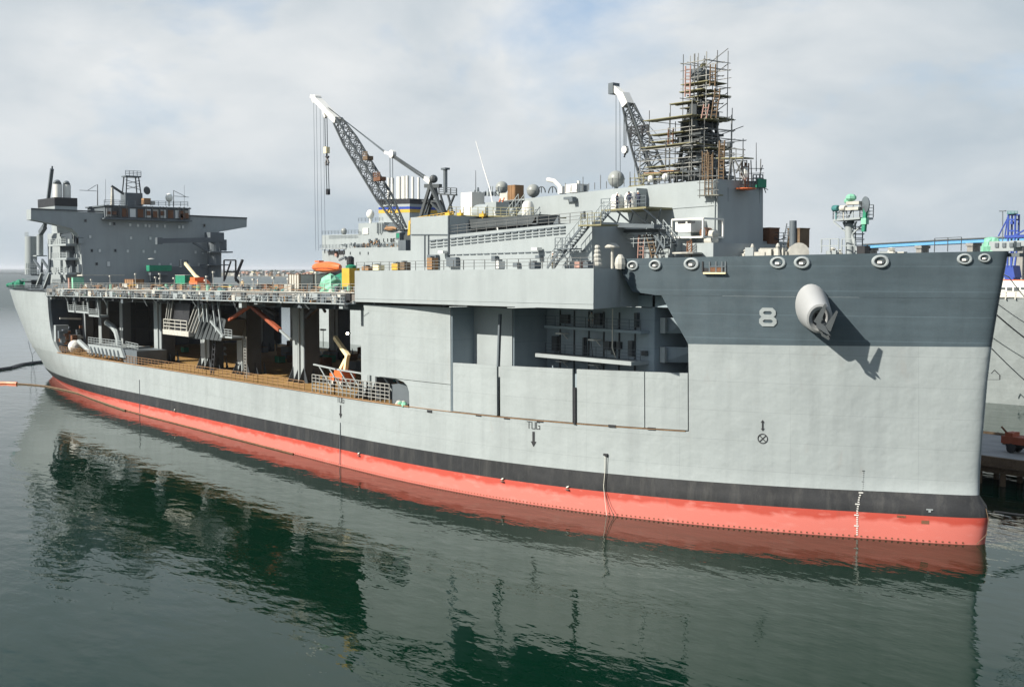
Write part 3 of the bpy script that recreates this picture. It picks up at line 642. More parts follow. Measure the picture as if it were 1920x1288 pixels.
# boat cradle frames: slanted fenders carrying a dark ribbed chute
mb = MB()
for xx in (105.5, 106.4, 107.4): mb.bar((xx-.3, -24.6, FB(107)-.3), (xx-1.4, -24.9, 15.3), .2, .2)
for xx in (114.6, 115.8, 117.0, 118.2): mb.bar((xx+1.7, -24.6, FB(110)-.8), (xx-1.6, -24.9, 15.3), .2, .2)
mb.build('fender_bar', M['gold'], ship, kind='stuff')
mb = MB(); mb.box((104.0, -25.2, 14.6), (114.6, -22.6, 15.4)); mb.rail([(104.3, -25.1, 15.4), (113.8, -25.1, 15.4)], 1.7, 2.6, .07); mb.build('boarding_platform', M['offwhite'], ship)
mb = MB(); mb.prism([(107.0, -24.2, 19.9), (113.2, -24.2, 19.9), (112.8, -24.6, 15.4), (106.2, -24.6, 15.4)], (0, .4, 0)); mb.build('dark_screen', M['blackm'], ship)
mb = MB(); mb.prism([(116, -24, 18.8), (124, -23, 17.6), (123, -23.4, 14.3), (113, -24.4, 14.3)], (0, 3.4, 0))
for i in range(9): 
    t = i/8; a = V((116, -24, 18.8)).lerp(V((124, -23, 17.6)), t); b = V((113, -24.4, 14.3)).lerp(V((123, -23.4, 14.3)), t); mb.bar(a, b, .22, .3)
mb.build('ribbed_chute', M['mastm'], ship)
mb = MB()
for k, xx in enumerate((118, 119.6, 121, 123.2, 125.2)): mb.bar((xx, -24.9, FB(120)), (xx+.5+(.9 if k > 2 else 0), -24.9, 17.2-(1.4 if k > 2 else 0)), .26)
mb.bar((122.5, -24.9, 17.4), (127, -24.9, 15.2), .3); mb.rail([(125.6, -24.6, 15.2), (129.4, -24.6, 15.2)], 1.1, 1.2, .05); mb.box((125.4, -24.7, 15), (129.6, -22.7, 15.25))
mb.build('hanger_frame', M['haze2'], ship, kind='stuff')
mb = MB(); mb.ladder((129.3, -22.4, 8.8), (129.3, -22.4, 15.2), .8, .07, .45, (1, 0, 0)); mb.build('ladder', M['gold'], ship)
mb = MB(); mb.ladder((117.5, -22.5, 8.6), (117.5, -22, 14.2), .9, .1, .8, (1, 0, 0)); mb.build('ladder', M['blackm'], ship)
mb = MB(); a = P(470, 573, 'y', -23); b = P(525, 619, 'y', -23); c = P(430, 600, 'y', -23); mb.bar(a, b, .55, .5); mb.bar(a, c, .45, .4); mb.bar(b, P(545, 637, 'y', -23), .3, .3, 1); mb.build('slanted_brace', [M['redbrown'], M['haze2']], ship)
mb = MB()
for a, b, r in (((574, 595), (606, 566), .5), ((588, 572), (668, 575), .35), ((480, 572), (520, 590), .5), ((600, 568), (610, 585), .3)): mb.bar(P(*a, 'y', -19), P(*b, 'y', -19), r)
mb.build('deck_brace', M['blackm'], ship, kind='stuff')
# sponson boat cradle on the aft mission deck edge
mb = MB(); pa = [P(u, v, 'y', -25.05) for u, v in ((164, 645), (226, 653), (232, 671), (173, 661))]
mb.prism(pa, (0, 5.5, 0), 0)
mb.prism([pa[1]+V((.05, .3, 0)), pa[1]+V((.05, 5.3, .2)), P(268, 671, 'y', -20.5)+V((0, 3, 0)), pa[2]+V((.05, .3, 0))], (.4, 0, 0), 1)
for i in range(8):
    t = (i+.6)/8.4; a = pa[0].lerp(pa[1], t); b = pa[3].lerp(pa[2], t); a = a.lerp(b, .3); mb.bar(a+V((0, -.1, 0)), b+V((0, -.35, -.4)), .22, .2, 1)
mb.rail([pa[0]+V((0, .2, 0)), pa[1]+V((0, .2, 0))], 1.3, 1.6, .05, 3, 0)
mb.rail([pa[1]+V((0, 1, 0)), pa[1]+V((6, 1, -.2))], 1.2, 1.6, .05, 3, 0); mb.box(tuple(pa[1]+V((0, .5, -2.6))), tuple(pa[1]+V((6.6, 6, -.15))), 1)
mb.build('boat_cradle', [M['haze2'], M['steel']], ship)
mb = MB(); q = [P(u, v, 'y', -22) for u, v in ((222, 650), (222, 637), (218, 622), (211, 612), (200, 605))]; mb.path(q, .55, 8); mb.build('davit_arm', M['haze2'], ship, smooth=True)
mb = MB(); q = [P(u, v, 'y', -24) for u, v in ((148, 640), (160, 651), (173, 664))]; mb.path(q, .5, 6); mb.build('davit_arm', M['haze2'], ship)
mb = MB(); mb.lathe(P(140, 652, 'y', -23), (1, -.3, .2), [(.9, 0), (1.25, .8), (1.3, 2.2), (.7, 3.2), (.1, 3.4)], 14); mb.build('mooring_buoy', M['white'], ship, smooth=True)
mb = MB(); c = P(103, 625, 'x', 46); mb.box(tuple(c+V((0, -.2, -1.7))), tuple(c+V((1.2, 2.4, 1.7)))); mb.build('equipment_locker', M['haze2'], ship)
mb = MB(); mb.bar(P(112, 597, 'x', 46), P(152, 598, 'x', 46), .35); mb.build('pipe_run', M['offwhite'], ship)
mb = MB(); rr = random.Random(5)
for i in range(26):
    c = P(rr.uniform(112, 155), rr.uniform(612, 645), 'x', rr.uniform(46, 52)); s_ = rr.uniform(.3, 1.1); mb.cbox(c, (s_, s_, s_*rr.uniform(.6, 2.0)), rr.choice((0, 1, 2)))
mb.build('winch_gear', [M['steel'], M['haze2'], M['rust']], ship, kind='stuff')
# rail along the mission deck edge
mb = MB(); xs_ = [48, 66, 84, 102, 120, 138, 152]; mb.rail([HS(x, zdk(x))+V((0, .35, .05)) for x in xs_], 1.25, 1.5, .035); mb.build('guard_rail', M['ply'], ship)
mb = MB(); xs_ = [154, 160, 168, 173]; mb.rail([HS(x, zdk(x))+V((0, .5, .05)) for x in xs_], 2.3, .95, .06, 5); mb.build('guard_rail', M['gold'], ship)
mb = MB(); a = V((149, -21.5, 12.2)); b = V((175.5, -23.2, 12.0))
mb.bar(a, V((156, -22, 12.0)), .22, .2); mb.bar(V((156.4, -22, 12.0)), b, .22, .2)
for i in range(8): c = a.lerp(b, (i+.5)/8.5); mb.bar(c, c+V((2.2, .8, -3.0)), .16)
mb.build('gangway_frame', M['haze2'], ship)
mb = MB(); mb.prism([(173.0, -24.0, 8.9), (173.0, -24.0, 11.4), (177.4, -22.5, 12.0), (177.4, -22.5, 8.9)], (-.3, 1.5, 0)); mb.build('ramp_plate', M['steel'], ship)
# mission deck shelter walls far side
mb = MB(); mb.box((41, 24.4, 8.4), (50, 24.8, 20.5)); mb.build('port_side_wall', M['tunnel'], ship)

# ------------------------------------------------------------------ aft house
XH = 32.3
def hp(u, v, dx=0.0): q = P(u, v, 'x', XH); q.x += dx; return q
poly = [hp(*q) for q in ((58, 392.5), (103, 395), (145, 397), (197, 400), (354, 405), (463, 410), (462.5, 426), (412, 435), (401, 440), (398.5, 447), (399, 546), (157, 546), (154, 500), (151.5, 464), (149, 446), (143, 436), (134, 428.5), (95, 419), (58, 412))]
mb = MB(); mb.prism(poly, (-3.2, 0, 0))
yl, yr = hp(157, 500).y, hp(399, 500).y
mb.box((10.5, yl+.02, 22.2), (XH-3.2, yr-.02, hp(250, 402).z-.2)); aft = mb.build('aft_house', M['haze2'], ship)
mb = MB(); a, b = hp(58, 392.5), hp(463, 410); mb.bar(a+V((.06, 0, .1)), b+V((.06, 0, .1)), .2, .3); mb.build('wing_bulwark', M['deckgrey'], ship)
wl = [(206, 420, 0), (214, 420, 1), (244, 422, 0), (258.5, 423, 0), (273, 423, 0), (280, 424, 0), (294.5, 424, 0), (309, 424.5, 0), (336, 426, 0), (343, 426, 0), (169, 444, 0), (245.5, 446.5, 0), (282, 447, 0), (172, 470, 1), (187, 470, 0), (216, 470, 1), (239.5, 471, 0), (269, 471.5, 0), (290.5, 472, 0), (366.5, 473, 0), (380, 473.5, 0), (181, 495, 1), (203.5, 495, 2), (160, 414, 1), (383, 423, 1), (299, 496, 0), (320, 496, 0), (354, 496, 0), (373, 496, 0)]
for u, v, k in wl:
    c = hp(u, v, .05); h = .62 if k == 2 else .42; wd = .36 if k < 2 else .42
    mb = MB()
    for (y0, y1, z0, z1) in ((-wd, wd, -h, -h+.1), (-wd, wd, h-.1, h), (-wd, -wd+.1, -h+.1, h-.1), (wd-.1, wd, -h+.1, h-.1)): mb.box((XH+.01, c.y+y0, c.z+z0), (XH+.1, c.y+y1, c.z+z1))
    mb.box((XH+.005, c.y-wd+.1, c.z-h+.1), (XH+.04, c.y+wd-.1, c.z+h-.1), 1)
    mb.build('window', [M['haze2'], M['glass'] if k == 1 else M['paleglass']], aft)
# side balconies and deck edges on the starboard side of the aft house
for k, (v, u0) in enumerate(((458.5, 92), (484, 98), (511, 98))):
    a = P(u0, v, 'y', -17.0); b = P(121+k, v, 'y', -17.0)
    mb = MB(); mb.box((a.x, -17.2, a.z-.45), (b.x+1.5, -14, a.z)); mb.rail([(a.x, -17.1, a.z), (b.x+1.5, -17.1, a.z)], 1.15, 1.6, .05); mb.build('side_balcony', M['haze2'], ship)
    mb = MB(); rr = random.Random(k)
    for i in range(7):
        xx = rr.uniform(a.x+1, b.x+3); hh = rr.uniform(.8, 1.9); mb.box((xx, -15.2, a.z+.05), (xx+rr.uniform(.4, 1.4), -14.1, a.z+hh), rr.choice((0, 1, 0)))
    mb.build('balcony_gear', [M['haze2'], M['steel']], ship, kind='stuff')
mb = MB(); mb.prism([P(u, v, 'y', -14.35) for u, v in ((112, 440), (134, 437), (138, 470), (139, 510), (132, 510), (112, 468))], (0, .3, 0)); mb.build('recess_shade_sheet', M['tunnel'], ship)  # dark sheet on the wall stands for the shade of a recess
mb = MB(); mb.box((9, -14.6, 22), (18, -14, 33.6)); mb.build('aft_house_side', M['haze2'], ship)
# funnel, exhausts, pilot house
a = P(103, 396, 'x', 26); b = P(145, 396, 'x', 26); zt_ = P(125, 371, 'x', 26).z
mb = MB(); mb.box((14, a.y, 36), (26, b.y, zt_-1.9), 0); mb.box((13.95, a.y-.05, zt_-1.9), (26.05, b.y+.05, zt_), 1); mb.build('funnel', [M['haze2'], M['blackm']], ship)
for u, r, vt in ((108, 1.0, 346), (125.5, .85, 347)):
    c = P(u, 372, 'x', 24); t = P(u, vt, 'x', 24); mb = MB(); mb.tube(c, t, r, 16); mb.tube(t, t+V((-.5, 0, .35)), r*.85, 16, None, 1); mb.build('exhaust_pipe', [M['white'], M['steel']], ship, smooth=True)
a = P(197, 387, 'x', 33.5); b = P(354, 390, 'x', 33.5); zb_ = P(275, 411, 'x', 33.5).z
mb = MB(); mb.box((22, a.y, zb_), (33.5, b.y, a.z)); mb.box((21.6, a.y-.4, a.z), (33.9, b.y+.4, a.z+.28)); mb.box((21.8, a.y-.5, zb_-.3), (34.2, b.y+.5, zb_)); ph = mb.build('pilot_house', M['steel'], ship)
ks = 'pdrprpwprpw'
n_ = 11; wy = (b.y-a.y)/n_
for i in range(n_):
    mb = MB(); y = a.y+(i+.5)*wy; mm = {'p': 'paleglass', 'd': 'glass', 'r': 'rust', 'w': 'offwhite'}[ks[i]]
    mb.box((33.5, y-wy*.36, zb_+.45), (33.62, y+wy*.36, a.z-.35)); mb.box((33.62, y-wy*.40, zb_+.35), (33.7, y+wy*.40, zb_+.45)); mb.build('window', M[mm], ph)
mb = MB(); rr = random.Random(3)
for i in range(16):
    y = rr.uniform(a.y, b.y); mb.bar((34.1, y, zb_), (34.1, y, a.z+.4), .12, None, 0); 
    if i % 2: mb.box((33.9, y, zb_+rr.uniform(0, 1)), (34.15, y+rr.uniform(.5, 1.4), zb_+rr.uniform(1.2, 2.2)), 1)
mb.build('paint_staging', [M['mastm'], M['rust']], ship, kind='stuff')
mb = MB(); mb.rail([(33, a.y, a.z+.3), (33, b.y, b.z+.3)], 1.1, 1.7, .05); mb.build('guard_rail', M['steel'], ph)
mb = MB(); c = P(247, 384, 'x', 28)
mb.box((26.5, c.y-2.0, c.z-.3), (29.5, c.y+2.0, c.z+2.6), 0)
for sy in (-1.7, 1.7):
    for sx in (-1.2, 1.2): mb.bar((28+sx, c.y+sy, c.z+2.6), (28+sx*.8, c.y+sy*.8, c.z+6.2), .22, None, 1)
mb.box((26.6, c.y-1.8, c.z+6.2), (29.4, c.y+1.8, c.z+6.5), 0); mb.rail([(29.3, c.y-1.8, c.z+6.5), (29.3, c.y+1.8, c.z+6.5)], 1.1, .9, .05, 3, 0)
for zz in (3.4, 4.6): mb.bar((29, c.y-1.7, c.z+zz), (29, c.y+1.7, c.z+zz+.9), .12, None, 1); mb.bar((29, c.y-1.7, c.z+zz+.9), (29, c.y+1.7, c.z+zz), .12, None, 1)
mb.lathe((29.6, c.y+2.8, c.z+3.2), (1, .3, .1), [(.05, 0), (.8, .1), (.95, .35), (.1, .4)], 12, 1); mb.build('radar_mast', [M['steel'], M['mastm']], ship)
def pole(name, u, v0, v1, ax, val, r, m, parent=ship):
    mb = MB(); mb.tube(P(u, v0, ax, val), P(u, v1, ax, val), r, 6, r*.6); return mb.build(name, M[m], parent)
pole('vent_post', 210.5, 385, 352, 'x', 30, .5, 'offwhite'); pole('antenna', 183, 389, 346, 'x', 28, .14, 'mastm'); pole('antenna', 198, 380, 336, 'x', 28, .05, 'mastm'); pole('antenna', 345.5, 392, 347, 'x', 28, .05, 'mastm'); pole('antenna', 325.5, 392, 357, 'x', 28, .12, 'mastm')
mb = MB(); mb.bar(P(209, 349, 'x', 30), P(232, 364, 'x', 30), .35, .5); mb.build('boom_arm', M['mastm'], ship)
mb = MB()
for q in (((149, 357), (181, 358.5)), ((181, 347), (165, 357)), ((326, 368), (354, 370)), ((326, 358), (348, 369))): mb.bar(P(*q[0], 'x', 28), P(*q[1], 'x', 28), .1)
mb.build('yard_arm', M['mastm'], ship, kind='stuff')
mb = MB(); c = P(317, 371, 'x', 30); mb.ball(c, .85, 0, 14, 9, 1.2); mb.tube(c-V((0, 0, 2)), c-V((0, 0, .8)), .25); mb.build('radome', M['domew'], ship, smooth=True)
mb = MB(); c = P(274, 378, 'x', 31); mb.cbox(c, (1.5, 1.6, 1.4), 0); mb.cbox(c+V((.2, 1.4, -.3)), (1, .9, .9), 1); mb.build('deck_gear', [M['ply'], M['offwhite']], ship)
# aft starboard crane boom, tank, davit frames
mb = MB(); a = P(84, 425, 'y', -17); b = P(97.5, 317, 'y', -17); c = P(76, 437, 'y', -17); mb.bar(a, b, .7, .6); mb.bar(c, a, .9, 1.1); mb.bar(b, b+V((.2, 0, .6)), .3); mb.build('crane_boom', M['steel'], ship)
mb = MB(); a = P(58, 515, 'y', -18); b = P(58, 443, 'y', -18); mb.tube(a, b, 1.35, 16); mb.rail([b+V((-1.2, -1, 0)), b+V((1.2, -1, 0))], .9, .8, .04); mb.build('aft_tank', M['haze2'], ship, smooth=True)
mb = MB(); a = P(75, 480, 'y', -17); b = P(75, 440, 'y', -17); mb.tube(a, b, .75, 12); mb.cbox(a, (2.6, 2.4, .25)); mb.build('crane_pedestal', M['haze2'], ship)
for u0 in (78, 93):
    mb = MB(); k = P(u0, 507, 'y', -20); mb.bar(P(u0-14, 487, 'y', -20), k, .45); mb.bar(k, P(u0+1, 487, 'y', -20), .4); mb.bar(k, P(u0-2, 534, 'y', -20), .6); mb.build('davit_frame', M['steel'], ship)
    mb = MB(); mb.bar(P(u0+1, 512, 'y', -21), P(u0-10, 541, 'y', -21), .6, .35); mb.build('davit_strut', M['haze2'], ship)
mb = MB(); mb.rail([P(50, 515, 'y', -20), P(72, 515, 'y', -20)], 1.1, 1.2, .05); mb.rail([P(50, 503, 'y', -20), P(72, 503, 'y', -20)], 1.1, 1.2, .05); mb.cbox(P(61, 516, 'y', -19), (8, 3, .25)); mb.cbox(P(61, 526, 'y', -19), (8, 3, .25)); mb.cbox(P(61, 534, 'y', -19), (5, 2, 1.6)); mb.build('aft_platform', M['steel'], ship)
mb = MB(); a = P(155, 516, 'x', 34); b = P(233, 516, 'x', 34); mb.bar(a, b, .35, .25); mb.bar(P(140, 517, 'y', -15), a, .3); mb.build('pipe_run', M['offwhite'], ship)
mb = MB(); mb.prism([P(290, 530, 'x', 36), P(395, 533, 'x', 36), P(395, 506, 'x', 36), P(375, 500, 'x', 36), P(310, 500, 'x', 36), P(290, 506, 'x', 36)], (-3, 0, 0)); mb.build('house_overhang', M['steel'], ship)
# aft port crane
c = P(402, 520, 'x', 36); t = P(402, 450, 'x', 36)
mb = MB(); mb.tube(c, t, 1.6, 18); mb.cbox(t+V((0, 0, .6)), (3.2, 3.4, 2.2)); mb.cbox(P(412, 460, 'x', 36), (2.4, 2.4, 2.6)); mb.cbox(P(407, 473, 'x', 36), (5, 5.6, .3)); mb.cbox(P(402, 497, 'x', 36), (5, 5, .25)); mb.rail([P(412, 472, 'x', 38), P(422, 472.5, 'x', 38)], 1.1, 1, .05); mb.build('crane_pedestal', M['steel'], ship)
mb = MB(); mb.bar(P(402, 450, 'x', 39), P(298, 452, 'x', 39), .9, 1.1); mb.bar(P(392, 472, 'x', 39), P(362, 455, 'x', 39), .45); mb.cbox(P(298, 452, 'x', 39), (1.2, 1.2, 1.5)); mb.build('crane_boom', M['steel'], ship)
mb = MB()
for q in (((420, 528), (420, 488)), ((442, 528), (442, 488)), ((420, 488), (442, 488)), ((420, 510), (442, 510)), ((421, 525), (433, 490)), ((441, 522), (455, 487)), ((441, 522), (450, 532))): mb.bar(P(*q[0], 'x', 44), P(*q[1], 'x', 44), .5 if q[1][0] > 445 else .3)
mb.build('davit_frame', M['blackm'], ship, kind='stuff')

# ------------------------------------------------------------------ bow details
def hframe(u, v):
    c = hull_at(u, v); n = HN(c.x, c.z); n = V((n.x, n.y, 0)).normalized(); t = V((-n.y, n.x, 0)); t = t if t.x > 0 else -t
    return c, n, t
for u, v, r in ((1187, 498, .6), (1229, 497, .62), (1297, 495, .74), (1459, 492.5, .7), (1504, 492.5, .7), (1651, 490.5, .74), (1809, 486, .62), (1846, 484, .5)):
    c, n, t = hframe(u, v); mb = MB(); K = 20
    prof = [(.60, -.05), (.60, .14), (.70, .22), (.88, .2), (1.0, .08), (1.0, -.05)]
    vs = []; up = V((0, 0, 1))
    for pr, h in prof:
        for i in range(K):
            a = 2*math.pi*i/K; vs.append(c+n*h*1.1+t*math.cos(a)*pr*r*1.12+up*math.sin(a)*pr*r*.86)
    fs = [(k*K+i, k*K+(i+1) % K, (k+1)*K+(i+1) % K, (k+1)*K+i) for k in range(len(prof)-1) for i in range(K)]
    mb.add(vs, fs, 0)
    mb.add([c+n*.06+t*math.cos(2*math.pi*i/K)*.62*r*1.12+up*math.sin(2*math.pi*i/K)*.62*r*.86 for i in range(K)], [tuple(range(K))], 1)  # dark disc in place of a cut hole, standing for its shade
    mb.cbox(c+n*.12-up*r*.10, (.62*r, .3, .3*r), 2); mb.build('fairlead', [M['haze2'], M['mastm'], M['white']], ship, smooth=True)
c, n, t = hframe(1339, 500); up = V((0, 0, 1)); mb = MB()
def hbox(mb, c, n, t, a0, a1, z0, z1, d0, d1, m=0): mb.hexa([c+t*a+n*d+V((0, 0, z)) for z in (z0, z1) for a, d in ((a0, d0), (a1, d0), (a1, d1), (a0, d1))], m)
hbox(mb, c, n, t, -1.15, 1.15, -.55, .5, .0, .06, 1)
for a in (-1.2, -.5, .15, .75, 1.1): hbox(mb, c, n, t, a, a+.14, -.55, .5, .06, .16, 2 if a > -1 else 1)
hbox(mb, c, n, t, -.5, 1.2, -.05, .05, .08, .18, 2); hbox(mb, c, n, t, -1.0, 1.25, -.72, -.56, .0, .4, 0); hbox(mb, c, n, t, -.4, .9, -.5, -.1, .06, .14, 3)
mb.build('roller_fairlead', [M['cream'], M['blackm'], M['steel'], M['rust']], ship)
# anchor bolster and anchor
c, n, t = hframe(1524, 577); ax = (n*1.0+t*.30-V((0, 0, .30))).normalized()
mb = MB(); o = c-ax*.9; K = 28; xx_ = (t-ax*t.dot(ax)).normalized(); yy_ = ax.cross(xx_)
prof = [(1.62, 2.3, 0), (1.52, 2.1, 1.3), (1.24, 1.5, 4.0), (1.18, 1.42, 4.2), (1.0, 1.2, 4.27), (.66, .8, 4.1), (.6, .7, 3.2)]
vs = [o+ax*h+xx_*math.cos(2*math.pi*i/K)*ra+yy_*math.sin(2*math.pi*i/K)*rb for ra, rb, h in prof for i in range(K)]
mb.add(vs, [(k*K+i, k*K+(i+1) % K, (k+1)*K+(i+1) % K, (k+1)*K+i) for k in range(len(prof)-1) for i in range(K)]+[tuple(range(6*K, 7*K))])
M['bolster'] = mat('pale bolster paint', (0.285, 0.295, 0.30), 0.4, 0.06, 0.5)
bol = mb.build('anchor_bolster', [M['bolster']], ship, smooth=True)
SD = -SUN
def caster(u, v, us, vs_):
    "point on the ray of (u, v) whose sun shadow falls on the hull at (us, vs)"
    q = hull_at(us, vs_); d = ray(u, v); best = None
    for i in range(1, 700):
        p_ = q-SD*(i*.02); e = p_-CAM; uu = 960+CF*e.dot(RT)/e.dot(FW)
        if best is None or abs(uu-u) < best[0]: best = (abs(uu-u), p_)
    return best[1]
crn = o+ax*4.75+t*.15+V((0, 0, -.55)); mb = MB()
mb.bar(o+ax*2.8, crn, .5, .5)
dn = (V((0, 0, -1))+t*.35).normalized()
wv = (t*.75-V((0, 0, .45))).normalized()
mb.hexa([crn+wv*a+n*b_+dn*d for d, k in ((-.35, .6), (.5, 1)) for a, b_ in ((-.75*k, -.4*k), (.75*k, -.4*k), (.75*k, .45*k), (-.75*k, .45*k))])
for s_ in (-1, 1):
    b0 = crn+wv*s_*.55; fl = b0+V((0, 0, 1.75))+t*.8-n*.15+wv*s_*.05
    mb.prism([b0-wv*.34, b0+wv*.34, fl+wv*.1, fl-wv*.1], n*.22)
    mb.bar(b0+dn*.4, crn+dn*1.0+wv*s_*.3, .2)
mb.bar(crn+dn*1.0-wv*.4, crn+dn*1.0+wv*.4, .24)
mb.build('anchor', M['mastm'], ship)
# painted digits and marks standing a few millimetres proud of the plating
def decal(name, m, c, n, t, polys, off=.02, th=.02):
    mb = MB()
    for pl in polys:
        pts = []
        for a, z in pl:
            q = c+t*a; zz = c.z+z; q = HS(q.x, zz); pts.append(q+n*off)
        mb.prism(pts, n*th)
    return mb.build(name, m, ship)
def strokes(segs, wd, ox=0, oz=0, sc=1.0, asp=1.0):
    out = []
    for (x0, z0), (x1, z1) in segs:
        dx, dz = x1-x0, z1-z0; l = math.hypot(dx, dz) or 1; nx, nz = -dz/l*wd/2, dx/l*wd/2; ex, ez = dx/l*wd/2, dz/l*wd/2
        out.append([(ox+sc*(x0-ex+nx), oz+sc*(z0-ez+nz)), (ox+sc*(x0-ex-nx), oz+sc*(z0-ez-nz)), (ox+sc*(x1+ex-nx), oz+sc*(z1+ez-nz)), (ox+sc*(x1+ex+nx), oz+sc*(z1+ez+nz))])
    return out
c, n, t = hframe(1440.5, 594.5)
A, Bz = .84, .90
def ring8(z0, z1, w_, k, st):
    "octagonal ring as eight quads"
    def octa(x, a, b, q): return [(-x+q, a), (x-q, a), (x, a+q), (x, b-q), (x-q, b), (-x+q, b), (-x, b-q), (-x, a+q)]
    o_ = octa(w_, z0, z1, k); i_ = octa(w_-st, z0+st, z1-st, k*.55); return [[o_[i], o_[(i+1) % 8], i_[(i+1) % 8], i_[i]] for i in range(8)]
decal('hull_number', M['haze'], c, n, t, ring8(-.08, Bz, A*.93, .3, .33)+ring8(-Bz, .08, A, .3, .33), .05, .04)
def tug(u, v, sc):
    c, n, t = hframe(u, v)
    S_ = strokes([((0, 1), (.7, 1)), ((.35, 1), (.35, 0))], .09, -1.2*sc, 1.35*sc, sc)+strokes([((0, 1), (0, 0)), ((0, 0), (.6, 0)), ((.6, 0), (.6, 1))], .09, -.3*sc, 1.35*sc, sc)+strokes([((.6, 1), (0, 1)), ((0, 1), (0, 0)), ((0, 0), (.6, 0)), ((.6, 0), (.6, .5)), ((.6, .5), (.35, .5))], .09, .55*sc, 1.35*sc, sc)
    decal('tug_lettering', M['blackm'], c, n, t, S_, .03, .02)
    decal('tug_arrow', M['blackm'], c, n, t, [[(-.2*sc, .9*sc), (.2*sc, .9*sc), (.2*sc, -.6*sc), (-.2*sc, -.6*sc)], [(-.5*sc, -.6*sc), (.5*sc, -.6*sc), (0, -1.4*sc)]], .03, .02)
tug(1001, 820, .72); tug(639, 769, .75)
c, n, t = hframe(1431, 822); K = 20
decal('load_line_mark', M['blackm'], c, n, t, [[(.5*math.cos(a)*q, .5*math.sin(a)*q) for a, q in ((2*math.pi*i/K, 1), (2*math.pi*(i+1)/K, 1), (2*math.pi*(i+1)/K, .84), (2*math.pi*i/K, .84))] for i in range(K)]+strokes([((-.3, -.3), (.3, .3)), ((-.3, .3), (.3, -.3))], .08), .03, .02)
decal('arrow_mark', M['blackm'], c, n, t, [[(-.07, 1.0), (.07, 1.0), (.07, 1.6), (-.07, 1.6)], [(-.18, 1.6), (.18, 1.6), (0, 1.85)], [(-.18, 1.0), (.18, 1.0), (0, .75)]], .03, .02)
c0, n, t = hframe(1620, 905)
dm = []
for i in range(30):
    z = 6.4-i*.21; c1 = HS(c0.x, z); n1 = HN(c0.x, z); mb_ = None
    dm.append((i, z))
mb = MB()
for i, z in dm:
    c1 = HS(c0.x-.1*(6.4-z)*.25, z); n1 = HN(c0.x, max(z, 4.9) if z > 4.4 else z); n1 = V((n1.x, n1.y, 0)).normalized(); w_ = .1 if i % 5 else .2
    k_ = 1 if z < zblk(229) else .5; hbox(mb, c1, n1, t, (-w_-(.1 if i % 5 == 0 else 0))*k_, w_*.6*k_, -.055*k_, .055*k_, .0, .05, 0 if z < zblk(229) else 1)
mb.build('draft_marks', [M['white'], M['blackm']], ship, kind='stuff')
mb = MB()
for u, v, a, h in ((1700, 972, .9, .25), (1735, 975, .35, .35), (1760, 977, .25, .1), (1690, 968, .4, .1)):
    c, n, t = hframe(u, v); hbox(mb, c, n, t, -a, a, -h, h, 0, .03)
mb.build('scuff_marks', M['rust'], ship, kind='stuff')
c, n, t = hframe(1743, 956); mb = MB(); hbox(mb, c, n, t, -.3, .3, .0, .1, 0, .1); hbox(mb, c, n, t, -.1, .12, -.2, .02, 0, .1); mb.build('bow_thruster_mark', M['haze2'], ship)
c, n, t = hframe(1137, 852); mb = MB(); hbox(mb, c, n, t, -.25, .22, -.1, .12, 0, .25); hbox(mb, c, n, t, .05, .25, -.25, -.1, 0, .15); mb.build('hull_outlet', M['blackm'], ship)
# row of small dark blocks along the waterline
mb = MB()
for i in range(190):
    x = 150+i*.47
    if x > 236.5: break
    c1 = HS(x, .22); nn = HN(x, .22); tt = V((-nn.y, nn.x, 0)).normalized(); hbox(mb, c1, V((nn.x, nn.y, 0)).normalized(), tt, -.075, .075, -.10, .02, 0, .04)
mb.build('waterline_dots', M['rust'], ship, kind='stuff')
# foremast with searchlight platform
def V3(u, v, y=-3): return P(u, v, 'y', y)
mb = MB(); b0 = V3(1594, 474); t0 = V3(1592, 420); mb.tube(b0-V((0, 0, 1)), t0, .42, 12); mb.tube(t0, V3(1592, 413), .55, 10, None, 1); mb.tube(V3(1596, 438), V3(1612, 474)-V((0, 0, .6)), .2, 8)
fm = mb.build('foremast', [M['haze2'], M['steel']], ship, smooth=True)
mb = MB(); a = V3(1562, 415, -4.2); b = V3(1612, 411, -4.2); mb.hexa([a, b, b+V((0, 2.2, 0)), a+V((0, 2.2, 0)), a+V((0, 0, .2)), b+V((0, 0, .2)), b+V((0, 2.2, .2)), a+V((0, 2.2, .2))])
mb.rail([a+V((0, 0, .2)), b+V((0, 0, .2)), b+V((0, 2.2, .2)), a+V((0, 2.2, .2)), a+V((0, 0, .2))], 1.25, .8, .03, 4); mb.build('mast_platform', M['haze2'], fm)
for q in ((1563, 416, 1590, 438), (1581, 417, 1588, 433), (1606, 416, 1595, 437), (1624, 414, 1597, 440)):
    mb = MB(); mb.bar(V3(q[0], q[1]), V3(q[2], q[3]), .13); mb.build('mast_brace', M['haze2'], fm)
mb = MB(); mb.ladder(V3(1610, 474, -2), V3(1611, 418, -2), .7, .04, .33, (1, .4, 0)); 
for v in (430, 440, 450): c = V3(1610, v, -2.3); mb.lathe(c, (0, 0, 1), [(.55, 0), (.6, .05), (.55, .1)], 10)
mb.build('caged_ladder', M['steel'], fm)
for u, v, m, r in ((1568, 391, 'teal', .32), (1582, 391, 'offwhite', .3)):
    mb = MB(); c = V3(u, v, -4.2); mb.lathe(c-V((.4, 0, 0)), (1, -.3, 0), [(r*.5, 0), (r, .15), (r, .7), (r*.8, .85)], 10); mb.bar(c, c-V((0, 0, 1.1)), .1); mb.build('searchlight', M[m], fm, smooth=True)
